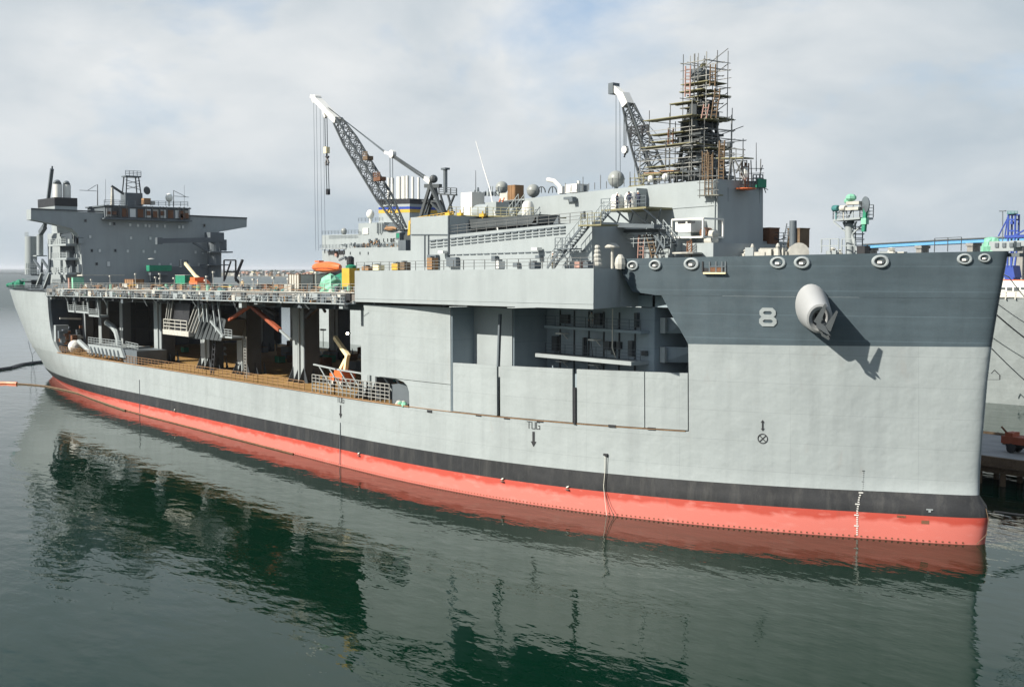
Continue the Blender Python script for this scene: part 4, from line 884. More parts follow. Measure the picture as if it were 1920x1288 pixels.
mb = MB(); c = V3(1600, 388, -4); mb.cbox(c+V((0, 0, -.2)), (1.8, 1.0, .28), 1); mb.cbox(c+V((.2, 0, .35)), (1.5, .9, .3), 1); mb.ball(c+V((-.3, 0, .9)), .55, 0, 7, 5, .7); mb.ball(c+V((-.7, .1, .6)), .4, 0, 6, 5, .8); mb.bar(c-V((.8, 0, 1.5)), c, .12, None, 2); mb.build('wrapped_director', [M['mint'], M['offwhite'], M['steel']], fm)
mb = MB(); c = V3(1624, 384, -4); mb.lathe(c, (-.5, -1, 0), [(.1, -.1), (.75, 0), (.8, .12), (.2, .3)], 14, 0); mb.bar(c, c-V((.2, 0, 2.6)), .35, None, 1); mb.cbox(c-V((.1, 0, 1.6)), (.55, .5, .6), 2); mb.build('dish_light', [M['steel'], M['green'], M['mint']], fm)
# forecastle gear
mb = MB(); c = V3(1509, 471, -6); mb.lathe(c-V((1.0, 0, .3)), (.6, -.5, .1), [(.3, 0), (1.0, .05), (1.0, .22), (.5, .27), (.5, 1.0), (1.0, 1.05), (1.0, 1.2), (.3, 1.25)], 16); mb.cbox(c-V((1.9, .6, .8)), (1.0, 1.0, 1.5)); mb.build('windlass', M['offwhite'], ship, smooth=True)
mb = MB(); a = V3(1487, 468, -2); b = V3(1487, 414, -2); mb.tube(a-V((0, 0, 1)), b, .38, 12); mb.ladder(a-V((1.2, 0, 0)), V3(1479, 419, -2), .5, .04, .4, (1, 0, 0)); mb.build('vent_post', M['steel'], ship)
for u, v, dx, dz, m in ((1437, 445, 2.2, 1.9, 'rust'), (1497, 447, 1.6, 2.0, 'timber')):
    mb = MB(); mb.cbox(V3(u, v, -1), (dx, 1.6, dz)); mb.cbox(V3(u, v, -1)+V((0, 0, dz/2)), (dx+.1, 1.7, .12)); mb.build('deck_locker', M[m], ship)
mb = MB(); mb.rail([V3(1450, 456, -1), V3(1478, 456, -1)], 1.1, .8, .03); mb.path([V3(1452, 446, -1), V3(1462, 450, -1), V3(1474, 446, -1)], .06); mb.build('guard_rail', M['mastm'], ship)
mb = MB()
for u0, u1, v in ((1540, 1572, 474), (1578, 1602, 474)): mb.rail([V3(u0, v, -4), V3(u1, v-.5, -4)], 1.35, 1.1, .05, 2)
mb.build('guard_rail', M['haze2'], ship)
rr = random.Random(21)
for k, (u0, u1, v) in enumerate(((1338, 1365, 479), (1366, 1384, 478), (1385, 1402, 478), (1402, 1432, 477), (1436, 1466, 476), (1556, 1575, 474), (1586, 1600, 474), (1640, 1690, 473))):
    mb = MB()
    for i in range(5):
        u = rr.uniform(u0, u1); h = rr.uniform(.4, 1.2) if k < 5 else rr.uniform(.2, .55); c = V3(u, v, rr.uniform(-8, -6) if k < 5 else rr.uniform(-3, -1)); s_ = rr.uniform(.4, .9)
        if rr.random() < .5: mb.lathe(c-V((0, 0, .8)), (0, 0, 1), [(s_*.6, 0), (s_*.7, .3), (s_*.35, .8+h*.5), (s_*.5, .8+h*.7), (s_*.2, .8+h)], 8, rr.choice((0, 0, 1)))
        else: mb.cbox(c+V((0, 0, h/2-.6)), (s_*1.6, s_, h+.6), rr.choice((0, 0, 1)), rr.random())
    o = mb.build('covered_deck_gear', [M['offwhite'], M['haze2']], ship)
for u, v0, v1 in ((1365, 478, 456), (1383, 478, 452), (1406, 478, 460), (1418, 322, 268)): pole('antenna', u, v0, v1, 'y', -6 if v0 > 400 else -6, .05, 'offwhite' if v0 > 400 else 'mastm')
mb = MB(); a = V3(1376, 440, -6); mb.bar(a, V3(1384, 462, -6), .05); mb.build('antenna', M['mastm'], ship)
mb = MB(); q = [V3(u, 473, y) for u, y in ((1612, -4), (1632, -3.5))]; mb.path([q[0]+V((0, 0, .3)), q[0].lerp(q[1], .4)+V((0, 0, .1)), q[0].lerp(q[1], .7)+V((0, 0, .6)), q[1]+V((0, 0, .2))], .16); mb.cbox(V3(1619, 470, -4), (.9, .9, .9)); mb.build('hose_reel', M['blackm'], ship)
mb = MB(); mb.rail([P(1752, 473, 'y', -1), P(1802, 471, 'y', -1)], 1.3, 1.2, .03, 2); mb.build('guard_rail', M['mastm'], ship)
# bow mount with green cover
mb = MB(); c = P(1886, 462, 'y', 1); mb.cbox(c, (2.4, 1.6, .9)); mb.cbox(c+V((1.4, .3, .2)), (1.6, 1.3, .6)); mb.cbox(c+V((.2, 0, -.8)), (2.8, 1.0, .35), 1)
for i in range(4): mb.cbox(c+V((-.4+i*.7, -.85, .1)), (.35, .12, .4), 1)
mb.cbox(c-V((1.2, 0, .3)), (.5, 1.2, 1.1), 2); mb.build('bow_chock_housing', [M['haze2'], M['steel'], M['blue']], ship)
mb = MB(); rr = random.Random(9); c = P(1858, 457, 'y', 1)
K = 14; prof = [(1.0, -1.0), (.95, -.3), (.8, .15), (.62, .5), (.1, .62)]; vs = []
for r_, h in prof:
    for i in range(K): a = 2*math.pi*i/K; q = r_*(1+.2*math.sin(3*a+h*2)+rr.uniform(-.1, .1)); vs.append(c+V((q*math.cos(a)*.9, q*math.sin(a)*.9, h)))
mb.add(vs, [(k*K+i, k*K+(i+1) % K, (k+1)*K+(i+1) % K, (k+1)*K+i) for k in range(4) for i in range(K)]); tarp = mb.build('tarpaulin', M['mint'], loc=tuple(c)); tag(tarp, 'crumpled pale green tarpaulin bundle over gear at the very tip of the bow', 'tarpaulin')

# ------------------------------------------------------------------ top of the forward house
def radome(u, v, r, y, m='dome', sz=1.0, stem=1.2):
    c = P(u, v, 'y', y); mb = MB(); mb.ball(c, r, 0, 20, 12, sz); mb.lathe(c, (0, 0, 1), [(r*1.0, -.06), (r*1.03, -.06), (r*1.03, .06), (r*1.0, .06)], 20, 0, True)
    mb.lathe(c-V((0, 0, r*sz+stem)), (0, 0, 1), [(r*.28, 0), (r*.24, stem), (r*.5, stem+.2)], 10, 1); return mb.build('radome', [M[m], M['steel']], ship, smooth=True)
radome(1155.5, 336, .98, -7); radome(941, 352, .86, -4, stem=.5); radome(1000, 358, .86, -5, sz=1.0, stem=.3)
mb = MB(); c = P(877, 378, 'y', -12); d = P(887, 368, 'y', -12); mb.box((c.x-1.5, -12, P(877, 405, 'y', -12).z), (c.x+.9, -10, P(877, 361, 'y', -12).z)); mb.build('white_housing', M['white'], ship)
mb = MB(); c = P(905, 398, 'y', -13.5); mb.lathe(c-V((1.4, 0, 0)), (1, 0, 0), [(.2, 0), (.9, .25), (1.0, .7), (1.0, 3.2), (.8, 3.3), (.1, 3.3)], 16, 0); mb.cbox(c+V((2.4, .4, 0)), (2.2, 2, 2.2)); mb.build('air_intake', M['haze2'], ship, smooth=True)
mb = MB(); mb.tube(P(924, 408, 'y', -12.5), P(918, 384, 'y', -12.5), .75, 12); mb.build('vent_cowl', M['steel'], ship)
mb = MB(); a = P(842, 405, 'y', -16); b = P(1000, 408, 'y', -16); mb.hexa([a, b, b+V((0, 5, 0)), a+V((0, 5, 0)), a+V((0, 0, .15)), b+V((0, 0, .15)), b+V((0, 5, .15)), a+V((0, 5, .15))]); mb.rail([a, b], 1.1, 1.5, .03); mb.build('upper_catwalk', M['plank'], ship)
for u, v in ((841, 402), (863, 402), (905, 404)):
    mb = MB(); c = P(u, v, 'y', -16.4); mb.cbox(c, (.9, .4, .35)); mb.bar(c-V((0, 0, .5)), c+V((0, 0, .5)), .12); mb.build('valve_wheel', M['yellow'], ship)
mb = MB(); a = P(930, 400, 'y', -13); b = P(942, 372, 'y', -13); mb.ladder(a, b, .6, .05, .35, (0, 1, .2)); mb.build('ladder', M['orange'], ship)
mb = MB(); c = P(967, 362, 'y', -9); mb.cbox(c, (1.5, 1.4, 1.9))
for k in range(-2, 3): mb.cbox(c+V((k*.32, -.72, 0)), (.08, .08, 1.9))
tag(mb.build('plywood_crate', M['ply'], loc=tuple(c)), 'plywood crate standing on the braced scaffold platform beside the grey radomes', 'crate')
mb = MB(); c = P(968, 378, 'y', -10); mb.cbox(c, (3.0, 2.0, .18)); d = c+V((-1, 0, -2.2)); mb.bar(c+V((1.2, 0, 0)), d, .14); mb.bar(c+V((-1.2, 0, 0)), d+V((1.6, 0, 0)), .14); mb.bar(c+V((1.3, 0, 0)), c+V((1.3, 0, -1.2)), .14); mb.build('braced_stand', M['mastm'], ship)
mb = MB(); c = P(951, 370, 'y', -9); mb.cbox(c, (1.6, 1.2, 1.0)); mb.build('cable_locker', M['offwhite'], ship)
mb = MB(); q = [P(u, v, 'y', -8) for u, v in ((1027, 337), (1040, 340), (1050, 350), (1053, 361))]; mb.path(q, .26, 8); mb.cbox(P(1054, 357, 'y', -8), (.8, .7, .9)); mb.build('small_davit', M['white'], ship)
mb = MB(); mb.cbox(P(1081, 354, 'y', -8), (2.2, 1.8, 1.0)); mb.cbox(P(1085, 346, 'y', -8), (.3, .3, .8)); mb.cbox(P(1094, 354, 'y', -8.6), (.6, .5, .7), 1); mb.build('roof_unit', [M['white'], M['steel']], ship)
for u, v in ((1015, 362), (1036, 362)):
    mb = MB(); c = P(u, v, 'y', -9.5)
    for i in range(10):
        a0, a1 = math.pi*i/10, math.pi*(i+1)/10; mb.bar(c+V((math.cos(a0)*.75, 0, math.sin(a0)*.75)), c+V((math.cos(a1)*.75, 0, math.sin(a1)*.75)), .1)
    mb.bar(c, c+V((0, 0, .75)), .08); mb.build('hoop_guard', M['mastm'], ship)
mb = MB(); c = P(1068, 372, 'y', -10.4); mb.cbox(c, (1.4, .7, .3)); mb.cbox(c+V((.7, -.1, -.2)), (.6, .7, .5)); mb.build('flood_light', M['steel'], ship)
pole('antenna', 892, 372, 320, 'y', -8, .06, 'mastm'); 
mb = MB(); mb.path([P(892, 265, 'y', -10), P(905, 310, 'y', -10)], .045); mb.path([P(905, 310, 'y', -10), P(918, 352, 'y', -10), P(935, 440, 'y', -18)], .075); mb.build('whip_antenna', M['white'], ship)
mb = MB(); rr = random.Random(31)
for i in range(14): c = P(rr.uniform(890, 940), 368, 'y', -9); mb.bar(c, c+V((rr.uniform(-.2, .2), 0, rr.uniform(.5, 1.3))), .1, None, rr.choice((0, 1))); mb.cbox(c+V((0, 0, .3)), (.4, .4, .5), rr.choice((0, 1)))
mb.build('roof_fittings', [M['haze2'], M['steel']], ship, kind='stuff')
# shark-fin brackets and white capsule figures on the tier-two roof
for u, v in ((1044, 420), (1092, 411), (1003, 421)):
    mb = MB(); a = P(u-7, v, 'y', -17); mb.prism([a, P(u+3, v, 'y', -17), P(u+2, v-15, 'y', -17), P(u-1, v-10, 'y', -17)], (0, .3, 0)); mb.build('roof_bracket', M['steel'], ship)
for u, v, h in ((1157, 381, 2.0), (1183, 377, 2.0), (990, 394, 2.2)):
    mb = MB(); c = P(u, v, 'y', -12.6); mb.lathe(c-V((0, 0, h/2)), (0, 0, 1), [(.7, 0), (.72, .2), (.72, h*.75), (.5, h*.95), (.1, h)], 16); mb.build('life_raft_capsule', M['white'], ship, smooth=True)
# white frame container on the forecastle
mb = MB(); y_ = -12.5; a = P(1260, 446, 'y', y_); b = P(1318, 446, 'y', y_); zt_ = P(1290, 411, 'y', y_).z; z0 = a.z; d = 3.0
cont = thing('frame_container', 'white open frame container unit standing on the trunk in front of the tall forward house', 'container', (a.x, y_, z0))
for x in (a.x, b.x):
    for y in (y_, y_+d): mb.bar((x, y, z0), (x, y, zt_), .16)
for z in (z0, zt_):
    for y in (y_, y_+d): mb.bar((a.x, y, z), (b.x, y, z), .18)
    for x in (a.x, b.x): mb.bar((x, y_, z), (x, y_+d, z), .18)
mb.build('frame', M['white'], cont)
e = P(1296, 420, 'y', y_+.2).x; mb = MB(); mb.box((a.x+.3, y_+.15, z0+.55), (e, y_+d-.3, zt_-.12)); mb.build('cabinet', M['white'], cont)
for i in range(2):
    mb = MB(); mb.box((a.x+.7+i*1.35, y_+.1, zt_-.42), (a.x+1.75+i*1.35, y_+.15, zt_-.22)); mb.build('vent_grille', M['blackm'], cont)
mb = MB(); mb.tube((e+.9, y_+1, z0+.5), (e+.9, y_+2, z0+.5), .5, 12); mb.cbox((e+1, y_+1.2, z0+.5), (.5, .5, .7), 1); mb.build('pump', [M['rust'], M['steel']], cont)
for i in range(2):
    c0_ = P(1336, 440+i*11, 'y', -10.8); mb = MB(); mb.lathe(c0_-V((1, 0, 0)), (1, 0, 0), [(.05, 0), (.5, .25), (.5, 1.4), (.05, 1.7)], 14); mb.build('life_raft_capsule', M['offwhite'], ship, smooth=True)

# ------------------------------------------------------------------ staging round the mast
def staging(name, label, base):
    return thing(name, label, 'scaffolding', base)
def post(mb, u, v0, v1, y, r=.045, m=0): mb.tube(P(u, v0, 'y', y), P(u, v1, 'y', y), r, 5, None, m)
YM = -2.0
mc = P(1318, 335, 'y', YM)
mt = thing('mast_staging', 'tall tube scaffolding with plank platforms and ladders wrapped round the dark forward mast', 'scaffolding', tuple(mc))
ex = V((1, 0, 0)); ey = V((0, 1, 0))
def lvl(u, v): return P(u, v, 'y', YM)
def deckpl(cx, w0, w1, z, m='plank', nm='plank_platform'):
    "L shaped pair of plank strips round the mast: starboard side and forward side"
    x0, x1 = cx.x-w0, cx.x+w1; y0 = cx.y-w0; mb = MB()
    for i in range(4):
        mb.box((x0+rr.uniform(-.25, .1), y0+i*.42, z), (x1+rr.uniform(-.1, .25), y0+i*.42+.38, z+.09)); mb.box((x1-1.7+i*.42, y0+1.7, z+.003), (x1-1.7+i*.42+.38, cx.y+w1*.8+rr.uniform(-.2, .2), z+.093))
    return mb.build(nm, M[m], mt)
def polegrid(cx, a, z0, z1, step=.95):
    mb = MB()
    for sx in (-1, 0, 1):
        for sy in (-1, 0, 1):
            if sx == 0 and sy == 0: continue
            if rr.random() < .85: mb.tube((cx.x+sx*a, cx.y+sy*a, z0), (cx.x+sx*a, cx.y+sy*a, z1+rr.uniform(0, .9)), .05, 5, None, rr.choice((0, 0, 1)))
    z = z0+.5
    while z < z1:
        for s in (-1, 1):
            if rr.random() < .8: mb.bar((cx.x-a-.4, cx.y+s*a, z), (cx.x+a+.5, cx.y+s*a, z), .07, None, rr.choice((0, 1)))
            if rr.random() < .8: mb.bar((cx.x+s*a, cx.y-a-.5, z), (cx.x+s*a, cx.y+a+.4, z), .07, None, rr.choice((0, 1)))
        if rr.random() < .35:
            s = rr.choice((-1, 1)); mb.bar((cx.x-a, cx.y+s*a, z), (cx.x+a, cx.y+s*a, z+1.6), .07, None, 0)
        z += step*rr.uniform(.75, 1.25)
    return mb.build('scaffold_tubes', [M['pipe'], M['gold']], mt, kind='stuff')
rr = random.Random(4)
zv = lambda v: lvl(1318, v).z
cA = lvl(1294, 300); cB = lvl(1322, 200)
polegrid(cA, 3.3, zv(342), zv(205)); polegrid(lvl(1296, 300), 4.1, zv(342), zv(262), 1.1); polegrid(lvl(1322, 200), 1.2, zv(230), zv(118), .8); polegrid(cB, 1.75, zv(230), zv(112)); polegrid(lvl(1318, 300), 2.2, zv(340), zv(230), 1.3)
for v, cc, a, b in ((160, cB, 1.9, 1.9), (174, cB, 2.1, 1.3), (184, cB, 1.4, 2.3), (194, lvl(1306, 194), 2.2, 1.2), (203, lvl(1312, 200), 1.5, 1.6), (224, lvl(1298, 224), 3.9, 3.6), (230, lvl(1322, 230), 2.2, 2.2), (250, lvl(1284, 250), 2.9, 2.3), (262, lvl(1270, 262), 2.2, 1.6), (275, lvl(1294, 275), 4.0, 3.6), (283, lvl(1322, 283), 1.9, 2.3), (310, lvl(1268, 310), 2.6, 1.8), (327, lvl(1284, 327), 3.6, 2.4)):
    deckpl(cc, a, b, zv(v))
for u0, v0, u1, v1, m in ((1289, 182, 1290, 124, 'pink'), (1336, 162, 1337, 121, 'timber'), (1344, 188, 1345, 166, 'timber'), (1338, 222, 1343, 186, 'timber'), (1322, 360, 1322, 283, 'timber'), (1332, 330, 1330, 290, 'timber'), (1352, 340, 1354, 264, 'timber'), (1320, 222, 1325, 196, 'pink'), (1257, 278, 1258, 240, 'rust')):
    mb = MB(); yy = YM-3.0; mb.ladder(P(u0, v0, 'y', yy), P(u1, v1, 'y', yy), .55, .055, .36, (.78, .62, 0)); mb.build('ladder', M[m], mt)
# the mast itself
mb = MB(); top = lvl(1314, 190); bases = [lvl(1314, 345)+V((sx*2.0, sy*2.0, 0)) for sx, sy in ((-1, -1), (1, -1), (1, 1), (-1, 1))]; tops = [top+V((sx*.8, sy*.8, 0)) for sx, sy in ((-1, -1), (1, -1), (1, 1), (-1, 1))]
for a, b in zip(bases, tops): mb.bar(a, b, .32)
K = 7
for k in range(K):
    for i in range(4):
        a0 = bases[i].lerp(tops[i], k/K); a1 = bases[(i+1) % 4].lerp(tops[(i+1) % 4], k/K); b0 = bases[i].lerp(tops[i], (k+1)/K); b1 = bases[(i+1) % 4].lerp(tops[(i+1) % 4], (k+1)/K)
        mb.bar(a0, b1, .16); mb.bar(b0, b1, .2); mb.bar(a1, b0, .14)
for v, a in ((330, 2.7), (322, 2.3), (305, 2.0), (262, 1.7), (252, 1.9), (222, 1.4)): z = zv(v); c = lvl(1312, v); mb.box((c.x-a, c.y-a, z-.25), (c.x+a, c.y+a, z))
mb.build('tripod_mast', M['mastm'], ship)
mb = MB(); rr = random.Random(77)
for i in range(90):
    v = rr.uniform(205, 342); q = (v-190)/150; c = lvl(1314+rr.uniform(-22, 22)*(.5+q*.8), v)+V((0, rr.uniform(-1, 1)*2, 0)); s_ = rr.uniform(.25, .9)
    mb.cbox(c, (s_, s_, s_*rr.uniform(.5, 1.8)), rr.choice((0, 0, 0, 1)), rr.random())
mb.build('mast_equipment', [M['mastm'], M['steel']], ship, kind='stuff')
mb = MB(); c = lvl(1313, 126); mb.prism([c+V((-1.1, .9, -.1)), c+V((1.1, -.9, -.1)), c+V((1.2, -.9, .15)), c+V((.2, -.1, .35)), c+V((-1.0, .9, .2))], (.25, .3, 0), 1); mb.tube(c-V((0, 0, 1.2)), c, .18); mb.lathe(lvl(1312, 150), (0, 0, 1), [(.9, 0), (1.15, .5), (1.15, 1.0), (.5, 1.15)], 14); mb.tube(lvl(1314, 192), lvl(1313, 150), .35); mb.build('radar_antenna', [M['steel'], M['plank']], ship, smooth=False)
# smaller staging: forward edge and starboard wall of the tall house
st = thing('wall_staging', 'narrow rusty ladder scaffold hanging on the lit wall corner below the mast', 'scaffolding', tuple(P(1327, 370, 'y', -10.6)))
mb = MB()
for u in (1312, 1322, 1334, 1344): post(mb, u, 372, 318, -10.8)
for v in (330, 342, 356, 366): mb.bar(P(1308, v+1, 'y', -10.9), P(1348, v, 'y', -10.9), .07)
mb.build('scaffold_tubes', M['pipe'], st, kind='stuff')
mb = MB(); a = P(1311, 368, 'y', -10.9); b = P(1346, 367, 'y', -10.9); mb.hexa([a, b, b+V((0, .8, 0)), a+V((0, .8, 0)), a+V((0, 0, .12)), b+V((0, 0, .12)), b+V((0, .8, .12)), a+V((0, .8, .12))]); mb.build('plank_platform', M['plank'], st)
for u in (1326, 1333): mb = MB(); mb.ladder(P(u-1, 366, 'y', -11), P(u, 286, 'y', -11), .42, .035, .36, (.8, .6, 0)); mb.build('ladder', M['timber'], st)
st = thing('roof_staging', 'small scaffold table with handrails standing on splayed legs above the forward house roof', 'scaffolding', tuple(P(1370, 340, 'y', -8)))
mb = MB(); yy = -8
for q in ((1373, 300, 1379, 340), (1371, 298, 1366, 340), (1377, 300, 1393, 326), (1392, 301, 1380, 325)): mb.bar(P(q[0], q[1], 'y', yy), P(q[2], q[3], 'y', yy), .12)
for u in (1352, 1368, 1380, 1394): post(mb, u, 300, 278, yy)
for v in (280, 290): mb.bar(P(1366, v-2, 'y', yy), P(1396, v+1, 'y', yy), .07)
mb.build('scaffold_tubes', M['pipe'], st, kind='stuff')
mb = MB(); a = P(1342, 298, 'y', yy); b = P(1394, 297, 'y', yy); mb.hexa([a, b, b+V((0, 1.6, 0)), a+V((0, 1.6, 0)), a+V((0, 0, .12)), b+V((0, 0, .12)), b+V((0, 1.6, .12)), a+V((0, 1.6, .12))]); mb.build('plank_platform', M['plank'], st)
mb = MB(); mb.ladder(P(1352, 340, 'y', yy), P(1354, 266, 'y', yy), .5, .05, .36, (.8, .6, 0)); mb.build('ladder', M['timber'], st)
mb = MB(); mb.lathe(P(1368, 278, 'y', yy), (0, 0, 1), [(.05, 0), (.3, .1), (.3, .5), (.1, .6)], 8); mb.tube(P(1368, 298, 'y', yy), P(1368, 276, 'y', yy), .08); mb.build('beacon', M['mastm'], st)
st = thing('corner_staging', 'small hanging scaffold with orange tray at the front edge of the tall house', 'scaffolding', tuple(P(1400, 355, 'y', -5)))
XC = x3+.4
mb = MB(); rr = random.Random(13)
for u in (1388, 1394, 1402, 1410, 1425): mb.tube(P(u, 352, 'x', XC), P(u+rr.uniform(-3, 3), rr.uniform(296, 315), 'x', XC), .06, 5)
for v in (316, 326, 336, 346): mb.bar(P(1386, v, 'x', XC), P(1432, v+rr.uniform(-2, 3), 'x', XC), .07)
for q in ((1428, 340, 1436, 362), (1430, 352, 1440, 356), (1424, 330, 1430, 310)): mb.bar(P(q[0], q[1], 'x', XC), P(q[2], q[3], 'x', XC), .07)
mb.build('scaffold_tubes', M['pipe'], st, kind='stuff')
mb = MB(); c = P(1398, 357, 'x', XC+.3); mb.lathe(c, (0, 0, 1), [(.5, 0), (1.1, .12), (1.1, .2), (.5, .22)], 14); mb.build('tray', M['orange'], st)
mb = MB(); mb.ladder(P(1393, 330, 'x', XC), P(1394, 304, 'x', XC), .5, .05, .36, (0, 1, 0)); mb.ladder(P(1400, 354, 'x', XC), P(1401, 306, 'x', XC), .5, .05, .36, (0, 1, 0)); mb.build('ladder', M['rust'], st, kind='stuff')
mb = MB(); mb.ball(P(1396, 326, 'x', XC), .42, 0, 8, 6, 1.8); mb.build('wrapped_bundle', M['white'], st)
mb = MB(); mb.rail([P(1412, 346, 'x', XC), P(1430, 346, 'x', XC)], 1.0, .6, .05); mb.cbox(P(1427, 344, 'x', XC), (.3, 1.4, .9), 1); mb.build('green_net', [M['steel'], M['green']], st)
st = thing('catwalk_staging', 'yellowish scaffold basket standing on the roof beside the round grey radome', 'scaffolding', tuple(P(1195, 350, 'y', -9)))
mb = MB()
for u in (1182, 1190, 1198, 1206): post(mb, u, 352, 326 if u > 1182 else 333, -9.5)
for v in (334, 341, 348): mb.bar(P(1180, v+1, 'y', -9.5), P(1209, v-1, 'y', -9.5), .08)
for v in (328, 338): mb.bar(P(1205, v, 'y', -9), P(1240, v-3, 'y', -9), .1)
mb.build('scaffold_tubes', M['plank'], st, kind='stuff')
mb = MB(); a = P(1178, 352, 'y', -9.8); b = P(1209, 350, 'y', -9.8); mb.hexa([a, b, b+V((0, 1, 0)), a+V((0, 1, 0)), a+V((0, 0, .12)), b+V((0, 0, .12)), b+V((0, 1, .12)), a+V((0, 1, .12))]); mb.build('plank_platform', M['plank'], st)
for k, (u, v, w2) in enumerate(((1222, 330, 15), (1250, 326, 13))):
    st = thing('roof_staging', ('low scaffold frame with white floodlamps on the roof left of the mast', 'low plank staging on the roof directly left of the mast foot')[k], 'scaffolding', tuple(P(u, v+14, 'y', -8.5)))
    mb = MB()
    for q in (-1, -.3, .4, 1): post(mb, u+q*w2, v+16, v-6, -8.5)
    for q in (-2, 5, 11): mb.bar(P(u-w2-2, v+q, 'y', -8.5), P(u+w2+3, v+q-2, 'y', -8.5), .07)
    mb.build('scaffold_tubes', M['pipe'], st, kind='stuff')
    mb = MB(); a = P(u-w2, v-4, 'y', -9); b = P(u+w2, v-5, 'y', -9); mb.hexa([a, b, b+V((0, 1, 0)), a+V((0, 1, 0)), a+V((0, 0, .12)), b+V((0, 0, .12)), b+V((0, 1, .12)), a+V((0, 1, .12))]); mb.build('plank_platform', M['ply'], st)
    mb = MB(); mb.ball(P(u-2, v+6, 'y', -9), .4, 0, 10, 7); mb.build('floodlamp', M['white'], st)
st = thing('forecastle_staging', 'pinkish scaffold tower with two ladders leaning on the low house by the bow bulwark', 'scaffolding', tuple(P(1210, 484, 'y', -14.6)))
mb = MB()
for u in (1201, 1208, 1218, 1226): post(mb, u, 486, 440, -14.6)
for v in (443, 452, 462, 472): mb.bar(P(1199, v, 'y', -14.6), P(1232, v, 'y', -14.6), .07)
mb.build('scaffold_tubes', M['pipe'], st, kind='stuff')
for u0, u1, m in ((1201, 1203, 'pink'), (1228, 1217, 'timber')): mb = MB(); mb.ladder(P(u0, 485, 'y', -14.8), P(u1, 440, 'y', -14.8), .55, .06, .36, (.8, .6, 0)); mb.build('ladder', M[m], st)
mb = MB(); mb.bar(P(1240, 452, 'y', -14.8), P(1230, 478, 'y', -14.8), .2); mb.build('brace', M['steel'], st)
st = thing('lamp_stand', 'rusty lattice stand with a flat white disc top beside the bow bulwark', 'stand', tuple(P(1292, 484, 'y', -12.8)))
mb = MB()
for d_ in (-.3, .3): mb.bar(P(1292, 484, 'y', -12.8)+V((d_, 0, 0)), P(1293, 452, 'y', -12.8)+V((d_, 0, 0)), .1)
for i in range(6): c = P(1292.5, 482-i*5, 'y', -12.8); mb.bar(c+V((-.3, 0, 0)), c+V((.3, 0, .4)), .08)
mb.build('lattice', M['rust'], st)
mb = MB(); mb.lathe(P(1288, 478, 'y', -13.4), (0, 0, 1), [(.2, -.5), (.2, 0), (1.5, .1), (1.5, .25), (.1, .3)], 16); mb.build('disc', M['offwhite'], st)

# ------------------------------------------------------------------ pier, second ship, cranes on the pier
mb = MB(); mb.box((-60, 29, 2.6), (330, 49, 3.2)); pier = mb.build('pier', M['concrete'], kind='structure')
for y in (28.85, 48.9): mb = MB(); mb.box((-60, y-.25, 2.3), (330, y+.25, 3.5)); mb.build('kerb_timber', M['timber'], pier)
for y in (29.6, 33.5):
    for i in range(30):
        x = 214+i*3.0; mb = MB(); mb.tube((x, y, -2), (x, y, 2.6), .35, 8); mb.build('pile', M['timber'], pier)
mb = MB(); mb.box((200, 29.2, 1.5), (330, 29.6, 2.3)); mb.build('fender_beam', M['timber'], pier)
TX = P(1900, 848, 'y', 36).x+.9
tr = thing('pier_truck', 'shade-darkened orange flatbed loader with black tyres parked on the pier beyond the bow', 'truck', (TX, 36, 3.2))
mb = MB(); mb.cbox((TX+0.3, 36, 4.75), (4.6, 2.0, .9)); mb.cbox((TX+-1.1, 36, 5.4), (1.0, 1.7, .5), 0); mb.build('body', M['redbrown'], tr)  # orange body given a darker colour for the ship's shadow
mb = MB(); mb.cbox((TX+0.5, 36, 4.1), (4.2, 1.2, .4)); mb.build('chassis', M['blackm'], tr)
for x in (TX-0.7, TX+2.1):
    for y in (35.1, 36.7): mb = MB(); mb.lathe((x, y-.2, 3.78), (0, 1, 0), [(.25, 0), (.58, .02), (.58, .38), (.25, .4)], 14); mb.build('wheel', M['rubber'], tr)
mb = MB(); mb.bar((TX+-1.4, 35.4, 5.5), (TX+-2.1, 35.2, 6.3), .2); mb.build('boom', M['rust'], tr)
for i in range(6):
    x = 211+i*7.5; mb = MB(); mb.lathe((x, 30.2, 3.2), (0, 0, 1), [(.32, 0), (.26, .1), (.24, .5), (.42, .6), (.40, .78), (.1, .85)], 10); reg(mb.build('bollard', M['blackm'], loc=(x, 30.2, 3.2), smooth=True), 'black iron bollard', 'along the near edge of the pier', 'bollard', 'bollards along the pier edge')
for x, y, a, b, h, m, lb in ((219.5, 42, 6, 2, .8, 'timber', 'long low stack of brown timber lying on the pier behind the stem'), (221, 46, 5, 2.4, 1.5, 'ply', 'dark crate stack on the far side of the pier behind the stem')):
    mb = MB()
    for k in range(4): mb.cbox((x+.1*k, y, 3.2+h*(k+.5)/4), (a-.3*k, b, h/4-.04))
    tag(mb.build('timber_stack', M[m], loc=(x, y, 3.2)), lb, 'timber stack')

